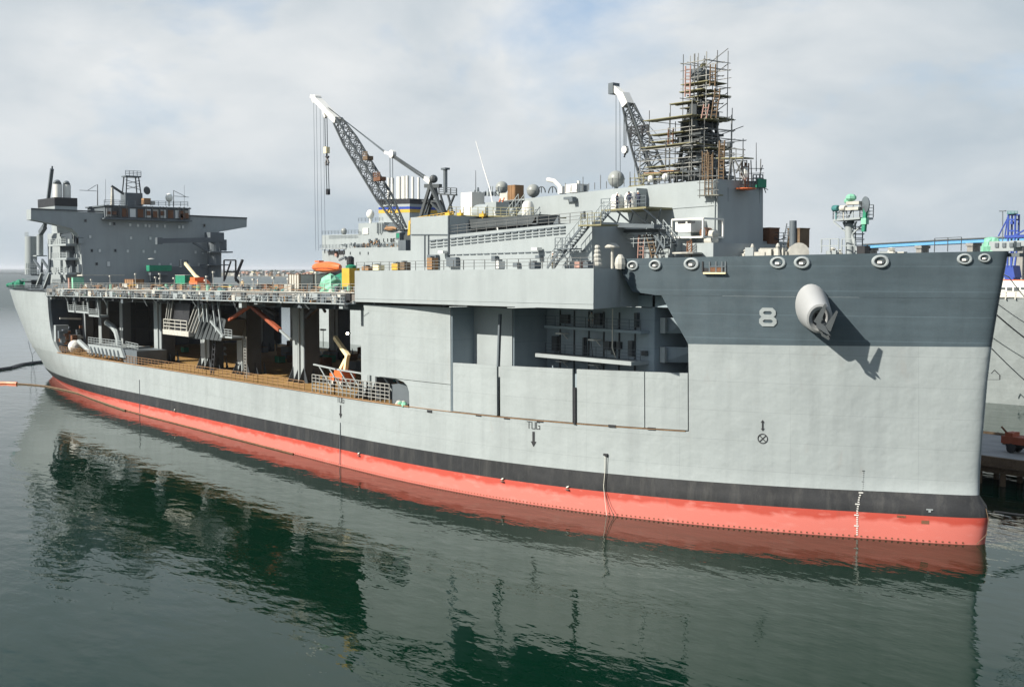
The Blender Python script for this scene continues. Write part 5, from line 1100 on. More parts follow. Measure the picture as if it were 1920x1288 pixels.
S2 = 104.0
s2 = thing('moored_ship', 'second grey naval ship with blue and yellow banded funnel moored behind the pier', 'ship', (60, S2, 0))
mb = MB()
zt2 = lambda x: 23.2-(x+60)*.011
x0, x1 = -78, 262
vs = []; NX = 40
for i in range(NX+1):
    x = x0+(x1-x0)*i/NX; k = max(0, (x-215)/47); inset = 0; fl = 0
    for z, fy in ((-2, 0), (0, 0), (5, 0), (12, 0), (zt2(x), 0)):
        h = 16.0*(1-k**2.2) if k > 0 else 16.0
        fl = min(1, max(0, (x-120)/70))*9*(1-min(1, max(z, 0)/21)); hh = max(h-fl, .05); vs.append((x, S2+16-hh, z))
fs = [(i*5+j, (i+1)*5+j, (i+1)*5+j+1, i*5+j+1) for i in range(NX) for j in range(4)]
mb.add(vs, fs, 0)
mb.add([(x, 2*(S2+16)-y, z) for x, y, z in vs], fs, 0)
mb.add([vs[0], vs[4], (x0, 2*(S2+16)-vs[4][1], vs[4][2]), (x0, 2*(S2+16)-vs[0][1], vs[0][2])], [(0, 1, 2, 3)], 0)
for i in range(NX): a, b = vs[i*5+4], vs[i*5+9]; mb.add([a, b, (b[0], 2*(S2+16)-b[1], b[2]), (a[0], 2*(S2+16)-a[1], a[2])], [(0, 1, 2, 3)], 1)
mb.build('hull', [M['haze'], M['deckgrey']], s2)
def p2(u, v, y=S2): return P(u, v, 'y', y)
def blk(name, px, dy, m, y=S2+.5, parent=s2): mb = MB(); mb.prism([p2(u, v, y) for u, v in px], (0, dy, 0)); return mb.build(name, m, parent)
def p2y(u, v, dy): return P(u, v, 'y', S2+dy)
sup = blk('superstructure', [(647, 530), (647, 465), (752, 463), (752, 530)], 26, M['haze2'])
blk('deckhouse', [(604, 530), (604, 470), (648, 470), (648, 530)], 22, M['haze2'], S2+3)
blk('bridge_deck', [(604, 465), (604, 441), (680, 439), (680, 465)], 22, M['haze2'], S2+3)
blk('bridge_deck', [(672, 464), (672, 419), (720, 417), (720, 464)], 20, M['haze2'], S2+1.5)
blk('bridge_deck', [(718, 463), (718, 435), (753, 433), (753, 463)], 16, M['haze2'], S2+1)
mb = MB(); a = p2(601, 468, S2+.2); b = p2(648, 467, S2+.2); mb.hexa([a, b, b+V((0, 4, 0)), a+V((0, 4, 0)), a+V((0, 0, .35)), b+V((0, 0, .35)), b+V((0, 4, .35)), a+V((0, 4, .35))]); mb.build('deck_edge', M['haze2'], s2)
for u, v in ((657, 475), (675, 475), (690.5, 475), (711, 474), (738, 473.5)):
    mb = MB(); c = p2(u, v, S2+.45); mb.box((c.x-.22, c.y-.1, c.z-.45), (c.x+.22, c.y+.02, c.z+.45)); mb.build('window', M['glass'], sup)
mb = MB()
for a, b in (((600, 466), (750, 462)), ((604, 440), (672, 438)), ((672, 416), (718, 415))): mb.rail([p2(*a, S2+.5), p2(*b, S2+.5)], 1.2, 2.2, .05)
mb.build('guard_rail', M['steel'], s2, kind='stuff')
fz = [(710, 417), (710, 400), (770, 398), (770, 415)]
fb = [(709.5, 400.5), (709.5, 392.5), (800, 391), (800, 399)]
blk('funnel', [(710, 432), (710, 375), (768, 373), (768, 430)], 13, M['haze2'], S2+6)
for k, (v0, v1, m) in enumerate(((384, 374, 'blackm'), (389, 384, 'haze2'), (393.5, 389, 'blue'), (400, 394, 'yellow'))):
    q = [p2(709.7, v0, S2+5.95), p2(709.7, v1, S2+5.95), p2(768.3, v1-1.5, S2+5.95), p2(768.3, v0-1.5, S2+5.95)]
    mb = MB(); mb.prism(q, (0, 13.1, 0)); mb.build('funnel_band', M[m], s2)
for u, v1, r in ((729, 334, .55), (736, 334, .55), (749, 332, .95), (758, 331, .95), (764, 330, .6), (774, 332, .45), (785, 333, .45)):
    mb = MB(); mb.tube(p2(u, 376, S2+10), p2(u, v1, S2+10), r, 10); mb.build('exhaust_pipe', M['white'], s2, smooth=True)
for u, v, r, m in ((694.5, 402, 1.35, 'domew'), (645, 434, 1.05, 'dome')):
    mb = MB(); c = p2(u, v, S2+5); mb.ball(c, r, 0, 14, 9, 1.15); mb.tube(c-V((0, 0, r+2)), c-V((0, 0, r*.8)), r*.35, 8); mb.build('radome', M[m], s2, smooth=True)
mb = MB(); mb.prism([p2(680, 428, S2+1.2), p2(690, 428, S2+1.2), p2(690, 439, S2+1.2), p2(680, 439, S2+1.2)], (0, .3, 0)); mb.build('white_board', M['white'], s2)
for u in (707, 712, 716): mb = MB(); mb.tube(p2(u, 438, S2+1), p2(u, 418, S2+1), .28, 8); mb.build('vent_pipe', M['haze2'], s2)
mb = MB()
LT = {'L': [((0, 1), (0, 0)), ((0, 0), (.6, 0))], 'I': [((0, 1), (0, 0))], 'B': [((0, 1), (0, 0)), ((0, 1), (.55, .9)), ((.55, .9), (.55, .6)), ((.55, .6), (0, .52)), ((.55, .45), (.55, .1)), ((.55, .1), (0, 0))], 'E': [((0, 1), (0, 0)), ((0, 1), (.6, 1)), ((0, .5), (.5, .5)), ((0, 0), (.6, 0))], 'T': [((0, 1), (.6, 1))]}
u0 = 719.5
for ch, u in (('L', 719.5), ('I', 727), ('B', 733), ('E', 738), ('T', 742)):
    c = p2(u, 454, S2+.9)
    for (ax_, az_), (bx_, bz_) in LT[ch]: mb.bar(c+V((ax_*1.4, -.05, az_*1.15)), c+V((bx_*1.4, -.05, bz_*1.15)), .3, .08)
mb.build('deck_lettering', M['blackm'], s2)
mb = MB(); rr = random.Random(41)
for i in range(30): c = p2(rr.uniform(640, 750), rr.uniform(458, 463), S2+1); mb.cbox(c, (rr.uniform(.3, 1.2), .5, rr.uniform(.4, 1.3)), rr.choice((0, 1, 2)))
for i in range(10): c = p2(rr.uniform(692, 712), rr.uniform(446, 458), S2+.6); mb.cbox(c, (rr.uniform(.4, 1.2), .5, rr.uniform(.4, 1.0)), rr.choice((1, 2)))
for i in range(5): c = p2(609+i*9, 471.5, S2+1.5); mb.cbox(c, (.25, .3, 1.4), 1)
mb.build('deck_fittings', [M['haze2'], M['steel'], M['ply']], s2, kind='stuff')
mb = MB(); c = p2(630, 477, S2+2.4); mb.lathe(c, (0, 1, 0), [(.9, 0), (.9, -.12), (.5, -.14)], 14); mb.build('lifebuoy_sign', M['pink'], s2)
def boat(name, label, u0, u1, v0, v1, y, m):
    a = P(u0, (v0+v1)/2, 'y', y); b = P(u1, (v0+v1)/2, 'y', y); h = (P(u0, v0, 'y', y)-P(u0, v1, 'y', y)).length/2
    rt = thing(name, label, 'lifeboat', tuple((a+b)/2)); mb = MB(); K = 12; L_ = (b-a).length; vs = []; R_ = 12
    for k in range(K+1):
        t = k/K; s_ = min(1, (math.sin(math.pi*t))**.32 if 0 < t < 1 else 0)
        for i in range(R_):
            an = 2*math.pi*i/R_; vs.append(a+V((L_*t, math.cos(an)*h*.95*max(s_, .35), math.copysign(abs(math.sin(an))**.7, math.sin(an))*h*max(s_, .45))))
    mb.add(vs, [(k*R_+i, k*R_+(i+1) % R_, (k+1)*R_+(i+1) % R_, (k+1)*R_+i) for k in range(K) for i in range(R_)]+[tuple(range(R_)), tuple(range(K*R_, K*R_+R_))])
    mb.build('hull', M[m], rt, smooth=True)
    mb = MB(); mb.bar(a+V((L_*.08, -h*.96, -h*.15)), a+V((L_*.92, -h*.96, -h*.15)), .14, .1); mb.build('rubbing_strake', M['rust'], rt)
    mb = MB(); mb.cbox(a+V((L_*.22, 0, h*1.05)), (L_*.16, h, h*.3)); mb.build('conning_hatch', M[m], rt); return rt
boat('lifeboat', 'large enclosed orange lifeboat hanging at the side of the second ship above the flight deck', 588, 638, 491, 511.5, S2-1.5, 'orange')
mb = MB()
for u in (596, 630): mb.bar(p2(u, 512, S2), p2(u, 540, S2), .5)
mb.bar(p2(636, 488, S2), p2(648, 482, S2), .6); mb.bar(p2(590, 513, S2-1), p2(648, 514, S2), .5); mb.build('boat_davit', M['steel'], s2, kind='stuff')
boat('work_boat', 'white rescue boat with rusty red keel on the second ship below the funnel', 722, 744, 425, 434, S2+.5, 'ply')
mb = MB(); mb.prism([p2(724, 426, S2+.2), p2(730, 419, S2+.2), p2(738, 420, S2+.2), p2(744, 427, S2+.2)], (0, 2, 0)); tag(mb.build('boat_canopy', M['steel'], loc=tuple(p2(733, 424))), 'dark boat cover stretched over the rescue boat below the funnel', 'cover')

# pier cranes
def lattice(mb, a, b, w0, w1, n, chord, brace, side, m=0):
    a = V(a); b = V(b); d = (b-a).normalized(); s = V(side); s = (s-d*s.dot(d)).normalized(); q = d.cross(s)
    C0 = [a+s*i*w0/2+q*j*w0/2 for i, j in ((-1, -1), (1, -1), (1, 1), (-1, 1))]; C1 = [b+s*i*w1/2+q*j*w1/2 for i, j in ((-1, -1), (1, -1), (1, 1), (-1, 1))]
    for x, y in zip(C0, C1): mb.bar(x, y, chord, None, m)
    for k in range(n):
        for i in range(4):
            j = (i+1) % 4; p0 = C0[i].lerp(C1[i], k/n); p1 = C0[j].lerp(C1[j], (k+1)/n); r0 = C0[j].lerp(C1[j], k/n)
            if k % 2: p0, p1 = r0, C0[i].lerp(C1[i], (k+1)/n)
            mb.bar(p0, p1, brace, None, m); mb.bar(C0[i].lerp(C1[i], (k+1)/n), C0[j].lerp(C1[j], (k+1)/n), brace, None, m)
YC = 42.0
def pc(u, v, dy=0): return P(u, v, 'y', YC+dy)
base = pc(765, 520)
c1 = thing('lattice_crane', 'tall dark lattice crane with white jib head and hook, left of forward house', 'crane', (base.x, YC, 3.2))
mb = MB(); g = pc(768, 460)
for sx in (-1, 1):
    for sy in (-1, 1): mb.bar((g.x+sx*4.2, YC+sy*4.2, 3.2), (g.x+sx*2.2, YC+sy*2.2, g.z-5), .9)
mb.cbox((g.x, YC, g.z-4.6), (6, 6, 1)); mb.cbox((g.x, YC, g.z-1.6), (3.0, 4, 5.4)); mb.build('portal', M['steel'], c1)
mb = MB(); f = pc(757, 447); mb.prism([pc(746, 506), pc(790, 506), pc(790, 437), pc(768, 430), pc(748, 452)], (0, 3.2, 0)); mb.build('crane_house', M['mastm'], c1)
mb = MB(); q = pc(751, 443, -.2); mb.cbox(q, (1.6, 1.4, 1.6), 0); mb.cbox(q+V((0, -.72, .1)), (1.2, .06, 1.0), 1); mb.build('cab', [M['steel'], M['green']], c1)
mb = MB(); mb.prism([pc(764, 442, -.1), pc(769, 440, -.1), pc(769, 414, -.1), pc(766, 414, -.1)], (0, .4, 0)); mb.build('counterweight_plate', M['yellow'], c1)
foot = pc(757, 430); mid = pc(633, 226); tip = pc(594, 186)
mb = MB(); j1 = foot.lerp(mid, .28); j2 = foot.lerp(mid, .80)
lattice(mb, foot, j1, 1.0, 2.5, 5, .36, .15, (0, 1, 0)); lattice(mb, j1, j2, 2.5, 2.5, 12, .36, .14, (0, 1, 0)); lattice(mb, j2, mid, 2.5, 1.6, 4, .36, .15, (0, 1, 0)); mb.build('boom', M['mastm'], c1)
mb = MB(); mb.bar(mid+(foot-mid).normalized()*.3, tip, 1.8, 1.3); mb.bar(tip, pc(584, 181), .8, .8); mb.bar(pc(607, 208), pc(611, 221), .7, .6); mb.lathe(tip+V((0, -1, 0)), (0, 1, 0), [(.2, 0), (1.0, .1), (1.0, 1.8), (.2, 2)], 14); mb.build('jib_head', M['white'], c1)
for u, v, dx in ((690, 297, 2.0), (712, 336, 2.8)): mb = MB(); q = pc(u, v, -1); mb.cbox(q, (dx, 1.6, .9)); mb.rail([q+V((-dx/2, -.8, .4)), q+V((dx/2, -.8, .4))], 1, 1, .06); mb.build('boom_walkway', M['rust'] if u > 700 else M['timber'], c1)
ap = pc(811, 348)
for q in ((787, 412, -1.5), (800, 414, 1.5), (832, 402, -1.5), (824, 400, 1.5)): mb = MB(); mb.bar(ap+V((0, q[2]*.4, 0)), pc(q[0], q[1], q[2]), .6); mb.build('gantry_leg', M['mastm'], c1)
mb = MB(); mb.bar(pc(798, 349), pc(826, 349), .8); mb.ball(pc(813, 336), .9, 0, 10, 7); mb.bar(pc(792, 377), pc(820, 378), .4); mb.bar(pc(797, 400), pc(812, 360), .35); mb.bar(pc(800, 372), pc(826, 398), .35); mb.build('gantry_head', M['mastm'], c1)
mb = MB(); mb.tube(pc(835, 362), pc(835, 318), .45, 8); mb.cbox(pc(835, 317), (1.6, 1.2, .4)); mb.build('mast_light', M['steel'], c1)
mb = MB(); a = pc(823, 364); b = pc(856, 366); mb.bar(a, b, .5, .3); mb.rail([a, b], 1.4, 2, .09)
for q in (((826, 366), (836, 400)), ((852, 366), (838, 400)), ((840, 366), (850, 404)), ((830, 396), (852, 398))): mb.bar(pc(*q[0]), pc(*q[1]), .35)
mb.build('rear_platform', M['mastm'], c1)
mb = MB(); a = pc(734, 290); b = pc(808, 340)
for o_ in (0, 4): mb.bar(pc(737, 291+o_), pc(800, 333+o_*1.3), .32)
mb.lathe(pc(732, 289, -.6), (0, 1, 0), [(.2, 0), (.9, .1), (.9, 1), (.2, 1.1)], 12, 1); mb.bar(pc(722, 286), pc(732, 289), .6, None, 1); mb.bar(pc(798, 334), pc(808, 342), .9, .9, 1); mb.build('pendant_tackle', [M['mastm'], M['white']], c1)
mb = MB()
for k in range(3): mb.bar(pc(612+k*3, 200+k*2), pc(722, 284+k*1.6), .13)
for u in (731, 736): mb.bar(pc(u, 292), pc(u+.5, 345), .12)
for u, v0, v1 in ((588, 188, 470), (593, 190, 470), (600, 195, 470), (606, 200, 470)): mb.bar(pc(u, v0), pc(u+4, v1), .06)
mb.build('hoist_wire', M['steel'], c1, kind='stuff')
mb = MB()
for o_ in (-2, 2): mb.bar(pc(611+o_, 222), pc(612+o_, 282), .16)
for o_ in (-2, 2): mb.bar(pc(613+o_, 300), pc(615+o_, 358), .16)
mb.build('fall_wire', M['steel'], c1, kind='stuff')
mb = MB(); mb.cbox(pc(612.5, 282), (1.3, 1.0, 1.5)); mb.build('hook_block', M['cream'], c1)
mb = MB(); q = [pc(613, 282), pc(613, 288), pc(613, 291), pc(611, 294), pc(613.5, 297), pc(616, 294)]; mb.path(q, .28, 6); mb.path([pc(613, 297), pc(611, 306), pc(612, 310)], .3, 6); mb.path([pc(613, 297), pc(616, 306), pc(615, 310)], .3, 6); mb.build('hook', M['blackm'], c1)
mb = MB(); mb.cbox(pc(615, 360), (.9, .7, 1.4)); mb.build('hook_weight', M['blackm'], c1)
mb = MB()
for u, v in ((774, 418), (783, 417), (790, 416)): mb.cbox(pc(u, v, -2), (.4, .4, 1.2))
mb.rail([pc(770, 420, -2), pc(850, 408, -2)], 1.2, 1.5, .06); mb.build('slewing_rail', M['yellow'], c1, kind='stuff')

b2 = pc(1240, 420)
c2 = thing('lattice_crane', 'shorter lattice boom crane with white jib head rising behind the round grey radome', 'crane', (b2.x, YC, 3.2))
mb = MB(); g = pc(1235, 400)
for sx in (-1, 1):
    for sy in (-1, 1): mb.bar((g.x+sx*4.2, YC+sy*4.2, 3.2), (g.x+sx*2.2, YC+sy*2.2, g.z-3), .9)
mb.cbox((g.x, YC, g.z), (6, 6, 6.4)); mb.build('portal', M['steel'], c2)
foot = pc(1232, 352); mid = pc(1178, 198); k1 = pc(1169, 178); tip = pc(1153, 166)
mb = MB(); lattice(mb, foot, foot.lerp(mid, .55), 3.4, 2.6, 6, .3, .12, (0, 1, 0)); lattice(mb, foot.lerp(mid, .55), mid, 2.6, 1.4, 6, .3, .12, (0, 1, 0)); mb.build('boom', M['mastm'], c2)
mb = MB(); mb.bar(mid, k1, 1.7, 1.4); mb.bar(k1+(mid-k1).normalized()*.4, tip, 1.2, 1.0); mb.build('jib_head', M['white'], c2)
mb = MB(); mb.cbox(pc(1151, 167), (1.2, 1.6, 1.9)); mb.build('jib_sheave', M['steel'], c2)
mb = MB(); q = pc(1198, 247, -1); mb.rail([q+V((-2, 0, -.8)), q+V((2.2, 0, -.8))], 1.7, 1.2, .14); mb.build('boom_walkway', M['blackm'], c2)
mb = MB()
for q in ((1155, 172, 1155, 325), (1162, 174, 1163, 325), (1184, 200, 1240, 262), (1184, 204, 1232, 282), (1190, 262, 1190, 345)): mb.bar(pc(q[0], q[1]), pc(q[2], q[3]), .07)
for o_ in (0, 3.5): mb.bar(pc(1170+o_, 208), pc(1170+o_, 280), .13)
mb.build('hoist_wire', M['steel'], c2, kind='stuff')
mb = MB(); mb.lathe(pc(1169, 281, -.4), (0, 1, 0), [(.1, 0), (.65, .1), (.65, .7), (.1, .8)], 12); mb.cbox(pc(1172.5, 281), (.8, .6, 1.1), 1); mb.path([pc(1171, 285), pc(1172, 290), pc(1170.5, 295)], .22, 6, 1); mb.build('hook_block', [M['white'], M['blackm']], c2)

# ------------------------------------------------------------------ far things: bridge, gantry crane, shores, breakwater
YB = 1150.0
def pb(u, v): return P(u, v, 'y', YB)
br = thing('harbour_bridge', 'long pale blue girder bridge on concrete piers crossing behind the bow', 'bridge', tuple(pb(1740, 500)))
mb = MB()
ed = [(1618, 459.5), (1700, 455), (1780, 450.5), (1860, 447), (1950, 445), (2100, 446)]
for (a, b) in zip(ed, ed[1:]):
    A = pb(*a); B = pb(*b); mb.hexa([A+V((0, 0, -4.2)), B+V((0, 0, -4.2)), B+V((0, 18, -4.2)), A+V((0, 18, -4.2)), A+V((0, 0, 0)), B+V((0, 0, 0)), B+V((0, 18, 0)), A+V((0, 18, 0))], 0); mb.hexa([A+V((0, -1.5, 0)), B+V((0, -1.5, 0)), B+V((0, 19.5, 0)), A+V((0, 19.5, 0)), A+V((0, -1.5, 1.2)), B+V((0, -1.5, 1.2)), B+V((0, 19.5, 1.2)), A+V((0, 19.5, 1.2))], 1)
mb.build('deck_girder', [M['bridge'], M['deckgrey']], br)
for u, v in ((1625, 459), (1722, 454), (1818, 449), (1912, 446), (2005, 446)):
    q = pb(u, v); mb = MB(); mb.box((q.x-3.5, YB+1, 0), (q.x+3.5, YB+5, q.z-5)); mb.box((q.x-3.5, YB+13, 0), (q.x+3.5, YB+17, q.z-5)); mb.box((q.x-4.5, YB-.5, q.z-7.5), (q.x+4.5, YB+18.5, q.z-4.2)); mb.build('bridge_pier', M['concrete'], br)
YG = 560.0
def pg(u, v): return P(u, v, 'y', YG)
gc = thing('gantry_crane', 'deep blue ship to shore gantry crane standing far behind the tip of the bow', 'crane', (pg(1895, 540).x, YG, 0))
mb = MB()
for u in (1891, 1904):
    for dy in (0, 4): mb.bar(pg(u-1, 446)+V((0, dy, 0)), pg(u, 402)+V((0, dy, 0)), .9, .9); mb.bar(pg(1889 if u < 1900 else 1896, 500)+V((0, dy, 0)), pg(u-1, 446)+V((0, dy, 0)), .8, .8)
for v in (403, 412, 433):
    for dy in (0, 4): mb.bar(pg(1891, v)+V((0, dy, 0)), pg(1904, v)+V((0, dy, 0)), .7, .9)
mb.bar(pg(1886, 444), pg(1940, 442), 1.4, 1.6); mb.build('portal_frame', M['blue'], gc)
mb = MB(); mb.bar(pg(1898, 444), pg(1934, 425), .8, .8); mb.bar(pg(1884, 445), pg(1889, 408), .6); mb.bar(pg(1872, 443), pg(1888, 412), .6); mb.cbox(pg(1898, 418), (1.6, 2, 1.6)); mb.build('boom', M['blue'], gc)
mb = MB(); mb.rail([pg(1889, 401), pg(1908, 401)], 1.6, 2, .12); mb.cbox(pg(1898, 401), (4.6, 4, .4)); mb.build('top_platform', M['teal'], gc)
mb = MB(); mb.prism([pg(1880, 521), pg(1903, 521), pg(1899, 498), pg(1886, 498)], (0, 8, 0)); mb.prism([pg(1884, 700), pg(1900, 700), pg(1900, 521), pg(1884, 521)], (0, 8, 0)); mb.build('machinery_base', M['blue'], gc)
mb = MB(); mb.bar(pg(1880, 460), pg(1880, 396), .4); mb.cbox(pg(1880, 396), (4, 1, .6)); mb.tube(pg(1880, 700), pg(1880, 460), .25, 6); tag(mb.build('light_mast', M['steel'], loc=tuple(pg(1880, 500))), 'thin light mast just left of the blue gantry crane', 'light mast')
mb = MB(); a = pg(1878, 523); mb.box((a.x, YG-3, a.z-3.5), (a.x+40, YG+2, a.z-.4)); tag(mb.build('orange_barrier', M['orange'], loc=tuple(a)), 'orange equipment row below the blue gantry crane', 'equipment')
# white deckhouse on the second ship seen past the stem
bx = P(1862, 560, 'y', S2+2)
mb = MB(); mb.box((bx.x-14, S2+2, zt2(bx.x)-.3), (bx.x+60, S2+14, P(1862, 527, 'y', S2+2).z)); dk = mb.build('bow_deckhouse', M['white'], s2)
for i in range(7):
    mb = MB(); q = P(1880+i*13, 540, 'y', S2+1.95); mb.box((q.x-.5, q.y-.03, q.z-.3-(i % 3)*.2), (q.x+.5, q.y+.04, q.z+.1)); mb.build('deck_mark', M['deckgrey'], dk)
mb = MB(); mb.rail([P(1850, 562, 'y', S2), P(1960, 561, 'y', S2)], 1.4, 2, .12); mb.build('guard_rail', M['offwhite'], s2)
mb = MB(); c = P(1866, 713, 'y', S2-.05)
for (a, b) in (((-.8, 1.2), (-.2, 1.9)), ((-.2, 1.9), (.9, 1.0)), ((.9, 1.0), (.9, .2)), ((.9, .2), (-1.8, 0))): mb.bar(c+V((a[0], 0, a[1])), c+V((b[0], 0, b[1])), .22, .08)
mb.build('hull_mark', M['blackm'], s2)
# shores
rs = random.Random(8)
def land(name, x0, x1, y, depth, h, m, seed):
    r_ = random.Random(seed); mb = MB(); n = 60; vs = []
    for i in range(n+1):
        x = x0+(x1-x0)*i/n; hh = h*(.55+.45*math.sin(i*.21+seed)*math.sin(i*.083+1)+r_.uniform(-.06, .06)); vs += [(x, y, -1), (x, y, .8), (x, y+depth*.15, 1+hh*.3), (x, y+depth, max(hh, 2)), (x, y+depth*1.4, -1)]
    mb.add(vs, [(i*5+j, (i+1)*5+j, (i+1)*5+j+1, i*5+j+1) for i in range(n) for j in range(4)]); return mb.build(name, m, kind='structure')
M['shore'] = mat('dry shore ground', (0.17, 0.16, 0.12), 0.95, 0.3, 0.02)
M['hill'] = mat('distant scrub hill', (0.085, 0.10, 0.085), 0.95, 0.25, 0.004)
M['leaf'] = mat('dark tree foliage', (0.035, 0.055, 0.03), 0.9, 0.4, 0.6)
M['roof'] = mat('clay roof', (0.26, 0.13, 0.08), 0.85, 0.2, 0.2)
SY = 1700.0
land('far_shore', -4300, 900, SY, 500, 20, M['shore'], 3)
land('distant_hills', -5200, 4000, 3600, 1400, 46, M['hill'], 5)
mb = MB(); a = P(-200, 513, 'z', 1); b = P(48, 513, 'z', 1); mb.hexa([a+V((0, 0, -3)), b+V((0, 0, -3)), b+V((6, 10, -3)), a+V((6, 10, -3)), a+V((0, 0, 2.2)), b+V((0, 0, 2.2)), b+V((6, 10, 2.2)), a+V((6, 10, 2.2))]); tag(mb.build('breakwater', M['concrete'], loc=tuple(b)), 'low pale breakwater line on the horizon at the far left behind the stern', 'breakwater')
bcol = {'offwhite': 'ivory', 'cream': 'cream', 'concrete': 'beige', 'steel': 'dark grey', 'haze2': 'grey', 'ply': 'brown'}
for row, (n_, yy, hs, wh) in enumerate(((30, SY+25, (4, 9), 'on the far shore waterfront'), (30, SY+150, (5, 11), 'behind the far shore waterfront'))):
    for i in range(n_):
        u = 434+(690-434)*(i+rs.random()*.7)/n_; q = P(u, 515, 'y', yy); wd = rs.uniform(10, 26); h = rs.uniform(*hs); z0 = 2+row*3.5; mb = MB()
        mb.box((q.x-wd/2, yy, z0-4), (q.x+wd/2, yy+14, z0+h), 0)
        k = rs.random(); ro = 'stepped'
        if k < .45: mb.prism([(q.x-wd/2-1, yy-1, z0+h), (q.x-wd/2-1, yy+15, z0+h), (q.x-wd/2-1, yy+7, z0+h+4)], (wd+2, 0, 0), 1); ro = 'gabled'
        elif k < .75: mb.box((q.x-wd*.2, yy+3, z0+h), (q.x+wd*.2, yy+9, z0+h+3), 0)
        else: ro = 'flat roofed'
        for j in range(int(wd/4)):
            for l in range(int(h/3.6)): mb.box((q.x-wd/2+1.2+j*4, yy-.15, z0+1+l*3.4), (q.x-wd/2+3.2+j*4, yy+.1, z0+2.6+l*3.4), 2)
        c_ = rs.choice(list(bcol)); reg(mb.build('shore_building', [M[c_], M['roof'], M['steel']], loc=(q.x, yy, z0)), f'{bcol[c_]} {ro} building', wh, 'building', 'buildings along the far shore')
def tree(q, h, kind):
    rt = bpy.data.objects.new('shore_tree', None); COL.objects.link(rt); rt.location = q; LOC[rt.name] = V(q); r_ = random.Random(int(q.x*7) % 9999)
    mb = MB(); mb.tube(q-V((0, 0, 1)), q+V((0, 0, h*.55 if kind else h*.92)), h*.05, 5, h*.02); mb.build('trunk', M['timber'], rt)
    mb = MB(); n = 26
    for i in range(n):
        if kind: c = q+V((r_.gauss(0, h*.2), r_.gauss(0, h*.2), h*(.62+r_.random()*.25))); s_ = h*r_.uniform(.07, .14)
        else: c = q+V((r_.gauss(0, h*.08), r_.gauss(0, h*.08), h*(.9+r_.random()*.12))); s_ = h*r_.uniform(.05, .1)
        d1 = V((r_.uniform(-1, 1), r_.uniform(-1, 1), r_.uniform(-1, 1))).normalized()*s_*1.6; d2 = V((r_.uniform(-1, 1), r_.uniform(-1, 1), r_.uniform(-1, 1))).normalized()*s_; d3 = d1.cross(d2)/max(s_, .01)
        mb.add([c-d1, c+d2, c+d1, c-d2, c+d3*.6, c-d3*.6], [(0, 1, 4), (1, 2, 4), (2, 3, 4), (3, 0, 4), (1, 0, 5), (2, 1, 5), (3, 2, 5), (0, 3, 5)])
    mb.build('crown', M['leaf'], rt); return rt
for i in range(70):
    u = 430+(700-430)*(i+rs.random())/70; kind = i % 4 != 1; front = i % 2; yy = SY+(15 if front else rs.uniform(60, 230)); q = P(u, 510, 'y', yy); q.z = 2 if front else rs.uniform(4, 7); h = rs.uniform(6, 11) if front else rs.uniform(10, 17)
    reg(tree(q, h, kind), ('low ' if front else 'tall ')+('rounded tree' if kind else 'palm tree'), 'along the waterfront of the far shore' if front else 'among the roofs of the far shore', 'tree', 'trees on the far shore')
for i in range(16):
    u = 1690+(1990-1690)*(i+rs.random())/16; yy = 1500+rs.uniform(0, 120); q = P(u, 504, 'y', yy); wd = rs.uniform(14, 34); h = rs.uniform(6, 14); mb = MB(); mb.box((q.x-wd/2, yy, 0), (q.x+wd/2, yy+15, 6+h)); mb.prism([(q.x-wd/2-1, yy-1, 6+h), (q.x-wd/2-1, yy+16, 6+h), (q.x-wd/2-1, yy+7.5, 10+h)], (wd+2, 0, 0), 1)
    c_ = rs.choice(list(bcol)); reg(mb.build('shore_building', [M[c_], M['roof']], loc=(q.x, yy, 0)), f'{bcol[c_]} tile roofed building', 'on the hazy shore past the bow tip', 'building', 'buildings on the shore past the bow')
land('near_shore', 300, 2500, 1480, 300, 10, M['shore'], 9)

# ------------------------------------------------------------------ loose gear on the flight deck
def zf(x): return FT(x)
def dk_pt(u, y):
    "point on the flight deck under photo column u at distance y across the deck"
    d = ray(u, 540); x = CAM.x+d.x*(y-CAM.y)/d.y; return V((x, y, zf(x)))
def crate(name, u, y, dx, dy, dz, m, label, cat, m2='ply', slats=True):
    c = dk_pt(u, y); mb = MB(); mb.cbox(c+V((0, 0, dz/2+.12)), (dx, dy, dz))
    for k in (-.38, 0, .38): mb.cbox(c+V((k*dx, 0, .06)), (.12, dy, .12), 1)
    if slats:
        for k in range(5): mb.cbox(c+V((dx*(k/4-.5)*.96, -dy/2-.03, dz/2+.12)), (.1, .06, dz), 1)
        for k in range(3): mb.cbox(c+V((dx/2+.03, dy*(k/2-.5)*.94, dz/2+.12)), (.06, .1, dz), 1)
    mb.cbox(c+V((0, 0, dz+.15)), (dx+.08, dy+.08, .06), 1)
    return tag(mb.build(name, [M[m], M[m2]], loc=tuple(c)), label, cat)
crate('shipping_crate', 578, -22, 3.0, 4.4, 2.3, 'offwhite', 'large pale crate with dark slatted end standing on the flight deck left of the lifeboat', 'crate', 'timber')
crate('shipping_crate', 252, -20, 4.6, 2.0, 1.7, 'ply', 'brown crate on the flight deck in front of the aft house', 'crate', 'rust')
def drum(u, y, r, h, m, label):
    c = dk_pt(u, y); mb = MB(); mb.lathe(c, (0, 0, 1), [(r*.95, 0), (r, .05), (r*.97, h*.33), (r, h*.36), (r*.97, h*.66), (r, h*.69), (r, h-.05), (r*.9, h), (r*.2, h+.02)], 14); return tag(mb.build('drum', M[m], loc=tuple(c), smooth=True), label, 'drum')
drum(553, -23, .75, 1.7, 'mint', 'pale green drum beside the large pale crate on the flight deck')
